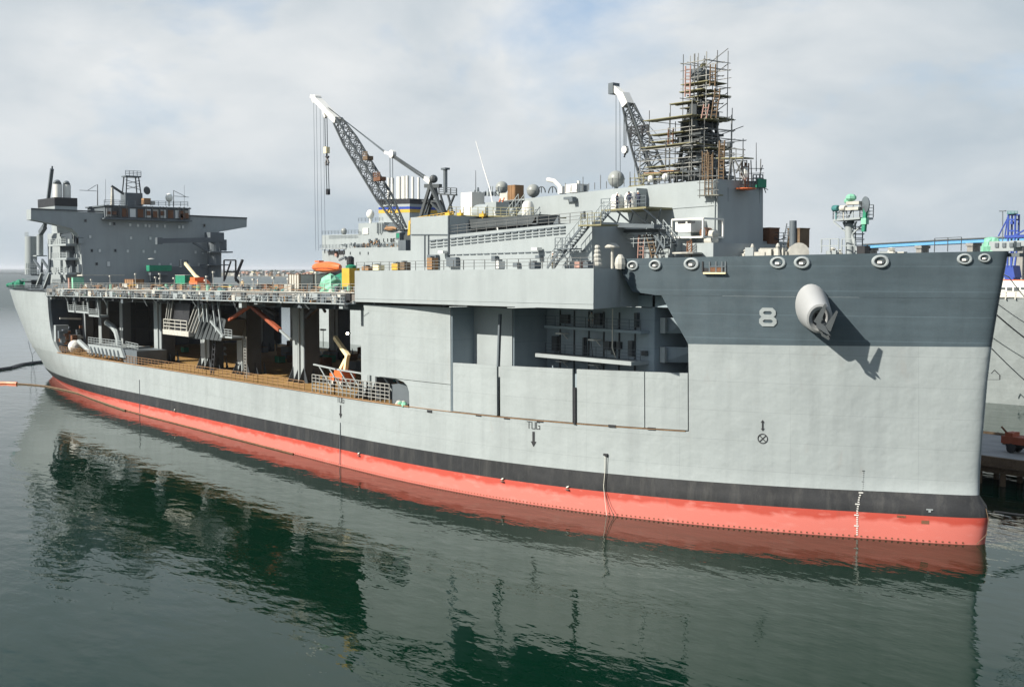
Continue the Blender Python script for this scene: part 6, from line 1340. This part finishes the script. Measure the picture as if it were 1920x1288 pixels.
def lump(name, u, y, dx, dy, dz, m, label, cat, seed=0, zoff=0):
    c = dk_pt(u, y)+V((0, 0, zoff)); r_ = random.Random(seed); mb = MB(); K = 10; R_ = 6; vs = []
    for k in range(R_+1):
        t = k/R_
        for i in range(K):
            a = 2*math.pi*i/K; q = (1-t**3)**.5*(1+r_.uniform(-.16, .16)); sq = 1/max(abs(math.cos(a)), abs(math.sin(a)))*.5+.5
            vs.append(c+V((math.cos(a)*dx/2*q*sq, math.sin(a)*dy/2*q*sq, dz*t*(1+r_.uniform(-.1, .1)))))
    mb.add(vs, [(k*K+i, k*K+(i+1) % K, (k+1)*K+(i+1) % K, (k+1)*K+i) for k in range(R_) for i in range(K)]+[tuple(range(R_*K, R_*K+K))]); return tag(mb.build(name, M[m], loc=tuple(c)), label, cat)
lump('tarpaulin', 620, -22.5, 3.2, 2.4, 2.6, 'mint', 'pale green tarpaulin heap at the right end of the flight deck', 'tarpaulin', 1)
lump('tarpaulin', 641, -18, 4.0, 2.4, 2.6, 'green', 'dark green tarpaulin draped between the pale green heap and the yellow tank', 'tarpaulin', 2)
c = dk_pt(658, -22); mb = MB(); mb.cbox(c+V((0, 0, 2.0)), (1.9, 1.6, 2.4)); 
for a in (-.8, .8): mb.bar(c+V((a, -.7, 0)), c+V((a, -.7, 1)), .14); mb.bar(c+V((a, .7, 0)), c+V((a, .7, 1)), .14)
mb.lathe(c+V((.1, 0, 3.2)), (0, 0, 1), [(.7, 0), (.75, .3), (.3, .5)], 10, 1); mb.lathe(c+V((-.1, 0, 3.6)), (0, 0, 1), [(.45, 0), (.5, .2), (.5, 1.0), (.2, 1.2)], 10, 2); tag(mb.build('tank', [M['yellow'], M['green'], M['blackm']], loc=tuple(c)), 'yellow tank with black cap beside the end wall of the flight deck', 'tank')
c = dk_pt(378, -14); mb = MB(); mb.lathe(c+V((-2.5, 0, .9)), (1, 0, 0), [(.1, 0), (.75, .25), (.9, .8), (.9, 4.2), (.75, 4.7), (.1, 5.0)], 16); mb.cbox(c+V((0, 0, .15)), (4, 1.2, .3), 1); tag(mb.build('tank', [M['orange'], M['blackm']], loc=tuple(c), smooth=True), 'orange horizontal tank on the flight deck before the aft house', 'tank')
def lift(u, y, label, m='cream', flip=1):
    c = dk_pt(u, y); r = thing('boom_lift', label, 'boom lift', tuple(c))
    mb = MB(); mb.cbox(c+V((0, 0, 1.1)), (3.4, 1.9, .8)); mb.cbox(c+V((-.5, 0, 1.8)), (2, 1.7, .7)); mb.build('chassis', M['orange' if m == 'cream' else 'green'], r)
    for a in (-1.2, 1.2):
        for b_ in (-1, 1): mb = MB(); mb.lathe(c+V((a, b_*.95-.15, .5)), (0, 1, 0), [(.25, 0), (.5, .03), (.5, .27), (.25, .3)], 12); mb.build('wheel', M['rubber'], r)
    mb = MB(); k = c+V((-flip*1.2, 0, 2.4)); e = c+V((-flip*4.6, -.4, 4.6)); mb.bar(k, e, .35, .45); mb.bar(c+V((.2, 0, 2)), k, .4); mb.build('boom', M[m], r)
    mb = MB(); b0 = e+V((-flip*.6, 0, -.6)); mb.rail([b0+V((-.5, -.5, 0)), b0+V((.5, -.5, 0)), b0+V((.5, .5, 0)), b0+V((-.5, .5, 0)), b0+V((-.5, -.5, 0))], 1.1, 1, .04); mb.cbox(b0, (1.1, 1.1, .08)); mb.build('basket', M['steel'], r); return r
lift(372, -18, 'cream armed boom lift behind the orange tank on the flight deck')
crate('equipment_box', 350, -17, 4.2, 2.4, 2.4, 'green', 'green equipment housing with white top on the flight deck beside the boom lift', 'equipment', 'offwhite', False)
c = dk_pt(298, -2); c.x = 36; c.z = FT(43)
mb = MB(); q = P(298, 503, 'x', 37); mb.cbox(q, (2, 5.2, 1.3)); mb.cbox(q+V((0, 0, -1.1)), (1.6, 4.4, .9), 1)
for k in (-2, 2): mb.bar(q+V((0, k, -.6)), q+V((0, k, -3)), .2, None, 1)
mb.lathe(q+V((1.1, -2.2, 1.9)), (0, 0, 1), [(.2, 0), (.7, .1), (.7, .2), (.2, .3)], 10, 2); tag(mb.build('generator', [M['green'], M['steel'], M['white']], loc=tuple(q)), 'green generator block against the dark front wall of the aft house', 'generator')
crate('partition_board', 139, -22, .8, 2.2, 2.0, 'pink', 'salmon pink board upright at the left end of the flight deck', 'board', 'ply', False)
crate('partition_board', 146, -22, .9, 2.2, 2.1, 'mint', 'pale green board upright beside the salmon pink board', 'board', 'mint', False)
for k, (u, v, dx, lb) in enumerate(((28, 538, 4, 'green tarpaulin heap at the far left corner of the stern deck'), (43, 536, 3.4, 'green tarpaulin heap by the aft tank on the stern deck'))):
    q = P(u, v, 'y', -16); mb = MB(); r_ = random.Random(k+3)
    for i in range(9): a = q+V((r_.uniform(-dx/2, dx/2), r_.uniform(-1, 1), r_.uniform(0, .5))); s_ = r_.uniform(.5, 1.1); mb.ball(a, s_, 0, 7, 5, r_.uniform(.7, 1.4))
    tag(mb.build('tarpaulin', M['green'], loc=tuple(q)), lb, 'tarpaulin')
mb = MB(); mb.rail([P(17, 543, 'y', -20), P(80, 545, 'y', -22)], 1.15, 1.3, .05); mb.build('guard_rail', M['steel'], ship)
mb = MB(); mb.box((-3, -19.5, 20.0), (44, 20, 20.45)); mb.build('aft_deck', M['deckgrey'], ship)
rr = random.Random(55)
kinds = [('box', 'offwhite', 'white wrapped box'), ('box', 'steel', 'dark grey equipment box'), ('pole', 'ply', 'brown tube bundle'), ('heap', 'blackm', 'black hose heap'), ('box', 'ply', 'brown wooden box'), ('drum', 'steel', 'dark drum'), ('drum', 'mint', 'pale green drum'), ('heap', 'offwhite', 'crumpled white cover'), ('heap', 'timber', 'brown hose heap'), ('box', 'rust', 'rusty skid'), ('pole', 'gold', 'tube bundle'), ('heap', 'teal', 'teal net heap')]
for i in range(200):
    u = rr.uniform(150, 655); y = rr.choice((-24.2, -23, -21, -18, -13)); c = dk_pt(u, y)
    if c.x < 45 or c.x > 165: continue
    kd, m, noun = rr.choice(kinds); mb = MB(); s_ = rr.uniform(.4, .95)
    if kd == 'box':
        mb.cbox(c+V((0, 0, s_*.5+.08)), (s_*rr.uniform(1, 2.2), s_, s_), 0, rr.uniform(-.3, .3)); mb.cbox(c+V((0, 0, .04)), (s_*.9, s_*.9, .08), 1); mb.cbox(c+V((0, 0, s_+.1)), (s_*.8, s_*.7, .06), 1)
    elif kd == 'drum': mb.lathe(c, (0, 0, 1), [(.28, 0), (.31, .03), (.3, .45), (.32, .48), (.3, .85), (.31, .9), (.1, .92)], 10)
    elif kd == 'heap':
        for k in range(5): mb.ball(c+V((rr.uniform(-.7, .7), rr.uniform(-.4, .4), rr.uniform(0, .25))), rr.uniform(.25, .55), 0, 7, 4, .8)
    else:
        for k in range(5): mb.tube(c+V((-1.6+rr.uniform(-.2, .2), k*.14, .1+.1*(k % 2))), c+V((1.6+rr.uniform(-.2, .2), k*.14, .1+.1*(k % 2))), .06, 5)
    reg(mb.build({'box': 'gear_box', 'drum': 'drum', 'heap': 'cover_heap', 'pole': 'tube_bundle'}[kd], [M[m], M['timber']], loc=tuple(c)), noun, 'among the gear on the flight deck', {'box': 'box', 'drum': 'drum', 'heap': 'heap', 'pole': 'tubes'}[kd], 'loose gear on the flight deck')
for i in range(16):
    u = rr.uniform(170, 640); c = dk_pt(u, rr.choice((-24, -20))); h = rr.uniform(1.5, 3.0)
    if c.x < 46: continue
    mb = MB(); mb.tube(c, c+V((rr.uniform(-.3, .3), 0, h)), .06, 5); mb.cbox(c+V((0, 0, h)), (.5, .3, .25)); mb.cbox(c+V((0, 0, .06)), (.5, .5, .1)); reg(mb.build('lamp_pole', [M['offwhite']], loc=tuple(c)), 'thin white work light pole', 'on the flight deck', 'light pole', 'work light poles on the flight deck')
# mission deck gear
c = V((149.5, -17.2, zdk(150)-.1)); bl = thing('boom_lift', 'orange boom lift with cream arm beside the rightmost column on the mission deck', 'boom lift', tuple(c))
mb = MB(); mb.cbox(c+V((0, 0, 1.35)), (3.4, 2.2, 1.1)); mb.cbox(c+V((.4, 0, 2.1)), (2.2, 1.9, .5)); mb.build('chassis', M['orange'], bl)
for a in (-1.1, 1.1):
    for b_ in (-1.1, .8):
        mb = MB(); mb.lathe(c+V((a, b_, .62)), (0, 1, 0), [(.3, 0), (.62, .03), (.62, .33), (.3, .36)], 14, 0); mb.lathe(c+V((a, b_-.02, .62)), (0, 1, 0), [(.05, 0), (.33, .0), (.33, .05)], 12, 1); mb.build('wheel', [M['rubber'], M['offwhite']], bl)
mb = MB(); mb.bar(c+V((.8, 0, 2.2)), c+V((1.4, 0, 4.6)), .5); mb.bar(c+V((1.7, 0, 4.4)), c+V((-2.4, .2, 6.9)), .5, .6); mb.bar(c+V((-.5, 0, 2.4)), c+V((.9, 0, 3.9)), .45); mb.build('boom', M['cream'], bl)
rr = random.Random(61)
md = [('offwhite', 'pale bundle'), ('rust', 'rusty crate'), ('timber', 'brown crate'), ('teal', 'teal netting heap'), ('green', 'green machine box'), ('steel', 'dark steel box')]
for i in range(46):
    x = rr.uniform(60, 164); y = rr.uniform(-10, 20); m, noun = rr.choice(md); s_ = rr.uniform(.8, 2.2); c = V((x, y, zdk(x)-.12)); mb = MB()
    if m in ('offwhite', 'teal'):
        for k in range(5): mb.ball(c+V((rr.uniform(-1, 1)*s_*.6, rr.uniform(-.6, .6), rr.uniform(.1, .5))), rr.uniform(.3, .6)*s_*.7, 0, 7, 5, .8)
    else: mb.cbox(c+V((0, 0, s_*.45+.1)), (s_*1.3, s_, s_*.9)); mb.cbox(c+V((0, 0, .05)), (s_, s_*.8, .1), 1); mb.cbox(c+V((0, 0, s_*.9+.14)), (s_*1.1, s_*.9, .08), 1)
    reg(mb.build('stored_gear', [M[m], M['timber']], loc=tuple(c)), noun, 'on the shaded mission deck', 'gear', 'gear stored on the mission deck')
for k, (x, lb) in enumerate(((175.2, 'white canvas heap at the low arch in the hull side'), (176.3, 'pale green canvas heap at the low arch corner'))):
    mb = MB(); q = V((x, -24.2, 9.0)); r_ = random.Random(k)
    for i in range(7): mb.ball(q+V((r_.uniform(-.9, .5), r_.uniform(-.2, .3), r_.uniform(0, .35))), r_.uniform(.2, .45), 0, 7, 5, .8)
    tag(mb.build('canvas_heap', M[('offwhite', 'mint')[k]], loc=tuple(q)), lb, 'canvas')
mb = MB(); q = P(652, 625, 'y', 9); mb.lathe(q, (.6, -.8, 0), [(.2, -.3), (.28, 0), (.28, .08)], 12, 1); mb.lathe(q+V((.05, -.07, 0)), (.6, -.8, 0), [(.25, .03), (.25, .06)], 12, 0); mb.bar(q, q+V((0, .6, 0)), .2, None, 1); tag(mb.build('floodlight', [M['lamp'], M['steel']], loc=tuple(q)), 'lit round floodlight glowing on the dark column of the mission deck', 'floodlight')
mb = MB(); q = P(606, 640, 'y', 24); mb.tube((q.x, 24, 8.7), tuple(q+V((0, 0, 2.4))), .09, 6); mb.cbox(q+V((0, 0, 2.5)), (1.6, .6, .35)); tag(mb.build('lamp_post', M['offwhite'], loc=(q.x, 24, 8.7)), 'white double lamp post seen through the mission deck opening', 'lamp post')

# gear along the gallery top and lower rail
rr = random.Random(71)
for u, m, noun, w_, h_ in ((690, 'ply', 'tan lumber pallet', 2.0, .6), (710, 'cream', 'cream skid', 1.6, .8), (746, 'yellow', 'yellow winch skid', 1.8, 1.0), (760, 'timber', 'brown hose drum', 1.2, 1.2), (811, 'ply', 'beige cabinet', 1.3, 1.8), (938, 'white', 'white pump', .7, 1.1), (1003, 'steel', 'grey bollard pair', 1.2, .8), (1088, 'pink', 'salmon pink crate', .9, .8), (1104, 'steel', 'dark reel', .9, .7)):
    c = P(u, 505, 'y', -24); c.z = zt(c.x); w_ *= .8; h_ *= .75; mb = MB(); mb.cbox(c+V((0, 0, h_/2+.08)), (w_, .9, h_)); mb.cbox(c+V((0, 0, .04)), (w_*.9, .8, .08), 1); mb.cbox(c+V((-w_*.2, 0, h_+.16)), (w_*.4, .6, .2), 1)
    reg(mb.build('deck_gear', [M[m], M['steel']], loc=tuple(c)), noun, 'behind the rail on top of the long gallery box', 'gear', 'gear on top of the gallery box')
c = P(1120, 500, 'y', -22); mb = MB(); c.z = zt(c.x)
for k in range(5): mb.lathe(c+V((0, 0, .3+k*.42)), (0, 0, 1), [(.45-.05*k, 0), (.5-.05*k, .18), (.4-.05*k, .36)], 9)
tag(mb.build('wrapped_column', M['offwhite'], loc=tuple(c)), 'white wrapped stack by the front corner of the gallery box', 'wrapped gear')
for u, v, lb in ((1148, 484, 'white lamp hood on a post beside the bow bulwark end'), ):
    c = P(u, 497, 'y', -19); t = P(u, 463, 'y', -19); mb = MB(); mb.tube(c-V((0, 0, .6)), t, .14, 8); mb.lathe(t, (0, 0, 1), [(.75, -.1), (.8, 0), (.4, .35), (.1, .4)], 12); tag(mb.build('lamp_post', M['offwhite'], loc=tuple(c)), lb, 'lamp post')
mb = MB(); c = P(1163, 490, 'y', -18.6); mb.lathe(c-V((0, 0, .8)), (0, 0, 1), [(.5, 0), (.6, .5), (.5, 1.1), (.2, 1.5)], 9); tag(mb.build('canvas_cover', M['offwhite'], loc=tuple(c)), 'white canvas covered post at the aft end of the bow bulwark', 'cover')

# ------------------------------------------------------------------ people
def person(label, foot, yaw, shirt, pants, hat, pose='stand', group=None):
    foot = V(foot); R = Matrix.Rotation(yaw, 3, 'Z')
    Vs = []; Es = []; Rd = []
    def ad(p, r, par=None):
        Vs.append(p); Rd.append(r); i = len(Vs)-1
        if par is not None: Es.append((par, i))
        return i
    lean = .25 if pose == 'bend' else .03
    pel = ad((0, 0, .93), .15); sp_ = ad((lean*.4, 0, 1.12), .145, pel); ch = ad((lean*.8, 0, 1.32), .165, sp_); nk = ad((lean*1.1, 0, 1.49), .062, ch); hd = ad((lean*1.2+.02, 0, 1.60), .098, nk); ad((lean*1.2+.02, 0, 1.70), .085, hd); ad((lean*1.2+.115, 0, 1.585), .022, hd)
    for s in (-1, 1):
        hp_ = ad((0, s*.10, .88), .105, pel); kn = ad((.05 if pose != 'bend' else .1, s*(.12 if s < 0 else .14), .48), .07, hp_); an = ad((-.02, s*.13, .09), .045, kn); ad((.14, s*.15, .05), .04, an)
        sh = ad((lean*.9, s*.2, 1.40), .075, ch)
        if pose == 'stand': el = (.02, s*.29, 1.12); wr = (.16, s*.27, .89)
        elif pose == 'reach': el = (.22, s*.28, 1.22); wr = (.46, s*.2, 1.25)
        else: el = (.34, s*.25, 1.12); wr = (.5, s*.15, .95)
        e_ = ad(el, .048, sh); w_ = ad(wr, .032, e_); d = (V(wr)-V(el)).normalized(); pm = V(wr)+d*.08; p_ = ad(tuple(pm), .038, w_)
        for k in range(4):
            b_ = pm+V((0, (k-1.5)*.02, 0))+d*.05; f1 = ad(tuple(b_), .010, p_); ad(tuple(b_+d*(.035+.006*(k in (1, 2)))+V((.008, 0, -.012))), .008, f1)
        t1 = ad(tuple(V(wr)+d*.05+V((.02, -s*.04, .01))), .012, w_); ad(tuple(V(wr)+d*.09+V((.03, -s*.055, 0))), .009, t1)
    me = bpy.data.meshes.new('tmp'); me.from_pydata(Vs, Es, []); ob = bpy.data.objects.new('tmp', me); COL.objects.link(ob)
    md_ = ob.modifiers.new('s', 'SKIN'); md_.use_smooth_shade = True
    for i, q in enumerate(me.skin_vertices[0].data): q.radius = (Rd[i], Rd[i]); q.use_root = i == 0
    sb = ob.modifiers.new('b', 'SUBSURF'); sb.levels = 1; sb.render_levels = 1
    dg = bpy.context.evaluated_depsgraph_get(); m2 = bpy.data.meshes.new_from_object(ob.evaluated_get(dg)); bpy.data.objects.remove(ob); bpy.data.meshes.remove(me)
    m2.name = 'body'; m2.materials.clear()
    for k in (shirt, pants, 'skin', 'blackm'): m2.materials.append(M[k])
    wrs = V((.16, 0, .89)) if pose == 'stand' else None
    for pl in m2.polygons:
        c = pl.center; z = c.z; k = 0
        if z > 1.5: k = 2
        elif z < .12: k = 3
        elif z < .95 and abs(c.y) < .22 and not (pose == 'bend' and c.x > .3): k = 1
        if pose == 'stand' and z < .9 and abs(c.y) > .215: k = 2
        if pose != 'stand' and c.x > .45: k = 2
        pl.material_index = k
    for v_ in m2.vertices: v_.co = R @ v_.co
    rt = thing('person', label, 'person', tuple(foot), group); o = bpy.data.objects.new('body', m2); COL.objects.link(o); o.parent = rt
    c = foot+R @ V((lean*1.2+.02, 0, 1.66)); mb = MB(); mb.lathe(c, (0, 0, 1), [(.155, 0), (.155, .015), (.122, .02), (.118, .08), (.07, .14), (.01, .155)], 12); mb.build('hard_hat', M[hat], rt, smooth=True); return rt
def on_plat(u): a = P(1127, 397, 'y', -14); b = P(1211, 391, 'y', -14); t = (u-1127)/84; q = a.lerp(b, t); return V((q.x, -13.2, q.z+.2))
person('person in navy overalls at the left end of the raised work platform', on_plat(1147), 0.4, 'navy', 'navy', 'white')
person('person in navy overalls standing between the two white capsules', on_plat(1170), -1.2, 'navy', 'navy', 'blackm')
person('person in navy bending over gear near the right end of the platform', on_plat(1188), 2.6, 'navy', 'navy', 'white', 'bend')
person('person in grey overalls standing on the upper walkway inside the recess', (200.9, -16.2, 19.26), -1.3, 'greyov', 'greyov', 'steel')
c = P(1030, 500, 'y', -22); person('person in pale clothes reaching out at the foot of the stairs on the gallery box', (c.x, -21.6, zt(c.x)), 1.0, 'offwhite', 'tan', 'white', 'reach')
c = dk_pt(455, -22); person('person in tan clothes standing on the flight deck right of the aft house', tuple(c), -1.0, 'tan', 'navy', 'white')
c = dk_pt(484, -22); person('person in white top standing near the rail on the flight deck', tuple(c), -2.0, 'offwhite', 'tan', 'white')

# ------------------------------------------------------------------ ropes, hoses, booms on the water
def line(name, pts, r, m, label, cat, parent=None):
    mb = MB(); mb.path(pts, r, 6); o = mb.build(name, M[m], loc=tuple(pts[0])); return tag(o, label, cat)
def sag(a, b, s_, n=14): a = V(a); b = V(b); return [a.lerp(b, i/n)-V((0, 0, s_*4*(i/n)*(1-i/n))) for i in range(n+1)]
q0 = hull_at(1843, 487); line('mooring_line', sag(q0, P(1892, 520, 'y', 6), .1)+sag(P(1892, 520, 'y', 6), P(2010, 640, 'y', 31), .6)[1:], .05, 'rope', 'pale mooring line running from the bow fairlead down past the stem', 'rope')
def stem_pt(z): return V((xend(z)-.3, .3, z))
line('mooring_line', sag(P(1866, 588, 'y', 1.0), P(1990, 678, 'y', 31), .3), .07, 'blackm', 'thick dark mooring line crossing behind the stem toward the pier', 'rope')
line('mooring_line', sag(P(1858, 631, 'y', 1.0), P(1990, 705, 'y', 31), .3), .05, 'rope', 'lowest pale mooring line stretched from the stem to the pier', 'rope')
line('mooring_line', sag(P(1856, 650, 'y', 1.0), P(1990, 768, 'y', 31), .3), .05, 'steel', 'lowest dark mooring line running steeply down to the pier', 'rope')
line('mooring_line', sag(P(1872, 571, 'y', 1.0), P(1990, 640, 'y', 31), .3), .04, 'steel', 'upper thin dark mooring line behind the stem', 'rope')
zw_ = .05
pts = [P(u, v, 'z', .12) for u, v in ((-90, 705), (-30, 697), (0, 693), (20, 690), (40, 684), (60, 681), (82, 678.5))]; line('floating_hose', pts, .5, 'hose', 'thick black floating hose reaching the stern from the left edge', 'hose')
pts = [P(u, v, 'z', .12) for u, v in ((-60, 718), (-20, 718), (0, 718), (14, 718.3), (32, 719))]; line('oil_boom', pts, .38, 'orange', 'orange floating boom lying on the water at the left edge', 'boom')
pts = [P(u, v, 'z', .12) for u, v in ((32, 719), (60, 721), (85, 723.5), (105, 727.5), (130, 733), (150, 738), (170, 746), (200, 757), (235, 769))]; line('floating_line', pts, .14, 'timber', 'dull brown floating boom line curving in to the waterline at the stern', 'boom')
pts = [HS(x, 0)+V((0, -.35, .06)) for x in np.linspace(86, 150, 20)]; line('floating_line', pts, .13, 'rust', 'thin dark boom line hugging the red waterline amidships', 'boom')
for u, v in ((53, 640), (68, 655)):
    q = P(u, v, 'y', -16); line('stern_rope', sag(q, P(u+8, v+28, 'z', .1) if u < 60 else P(60, 664, 'z', .1), .2), .05, 'steel', 'thin rope hanging off the stern nearer the left edge' if u < 60 else 'short thin rope at the foot of the curved stern', 'rope')
q = hull_at(639, 792); n_ = V((0, -.08, 0)); line('hanging_line', [q+n_, HS(q.x, 4)+n_, HS(q.x, .2)+n_*2], .06, 'steel', 'thin line hanging straight down the hull below the left tug mark', 'rope')
q = hull_at(262, 712); line('hanging_line', [q+n_, HS(q.x, 2)+n_, HS(q.x, .2)+n_*2], .05, 'steel', 'thin line hanging down the hull near the aft columns', 'rope')
q = hull_at(1136, 855); nn = HN(q.x, 6); line('drain_hose', [q+nn*.2, HS(q.x, 4.5)+nn*.12, HS(q.x, 3)+nn*.12, HS(q.x+.2, 1.5)+nn*.2, HS(q.x+.5, .05)+nn*.5], .035, 'rope', 'pale drain hose hanging from the hull outlet into the water', 'hose')
q = hull_at(1139, 855); line('drain_hose', [q+nn*.22, HS(q.x, 4.5)+nn*.14, HS(q.x, 2.6)+nn*.14, HS(q.x+.5, 1.2)+nn*.3, HS(q.x+1.2, .05)+nn*.6], .035, 'hose', 'dark drain hose hanging beside the pale one at the hull outlet', 'hose')
q = P(1850, 950, 'y', .2); line('stem_rope', [V((xend(3.4)+.05, 0, 3.4)), V((xend(2.6)+.25, -.1, 2.2)), V((xend(2)+.2, -.3, 1)), V((xend(0)-.2, -.8, .1))], .035, 'timber', 'short pale rope hanging round the foot of the stem', 'rope')
line('mooring_hose', sag(V((238.0, 1, 3.0)), V((250, 28, 2.6)), 1.2), .14, 'hose', 'black shore hose running from the foot of the stem to the pier', 'hose')
lb_ = ('small white gull perched on the red paint edge left of the drain outlet', 'small white gull perched on the red paint edge nearest the drain outlet', 'small white gull on the red paint edge below the left tug mark', 'small white gull on the red paint edge near the aft columns')
for (u, v), lb in zip(((943, 899), (1065, 914), (674, 851), (329, 769)), lb_):
    q = hull_at(u, v); nn = HN(q.x, q.z); c = q+V((nn.x, nn.y, 0))*.14; mb = MB(); mb.lathe(c-V((.22, 0, 0)), (1, 0, .35), [(.02, 0), (.07, .1), (.1, .22), (.08, .36), (.03, .46)], 8); mb.ball(c+V((.2, -.02, .2)), .06, 0, 7, 5); mb.bar(c+V((.24, -.03, .2)), c+V((.32, -.04, .18)), .025, None, 1)
    for s in (-.03, .03): mb.bar(c+V((s, 0, -.05)), c+V((s, 0, -.16)), .02, None, 1)
    tag(mb.build('gull', [M['white'], M['yellow']], loc=tuple(c)), lb, 'gull')
    mb = MB(); mb.cbox(c+V((0, 0, -.18)), (.5, .3, .04), 0); mb.build('hull_ledge', M['steel'], ship)
finish_labels()
# harbour haze
mb = MB(); mb.box((-61000, -61000, -1), (61000, 61000, 90)); o = mb.build('haze', [], kind='stuff')
hm = bpy.data.materials.new('harbour haze'); hm.use_nodes = True; t = hm.node_tree; t.nodes.clear(); vo = t.nodes.new('ShaderNodeVolumePrincipled'); mo = t.nodes.new('ShaderNodeOutputMaterial')
vo.inputs['Color'].default_value = (0.90, 0.94, 1.0, 1); vo.inputs['Density'].default_value = 0.00004; vo.inputs['Anisotropy'].default_value = 0.2; t.links.new(vo.outputs[0], mo.inputs['Volume']); o.data.materials.append(hm)
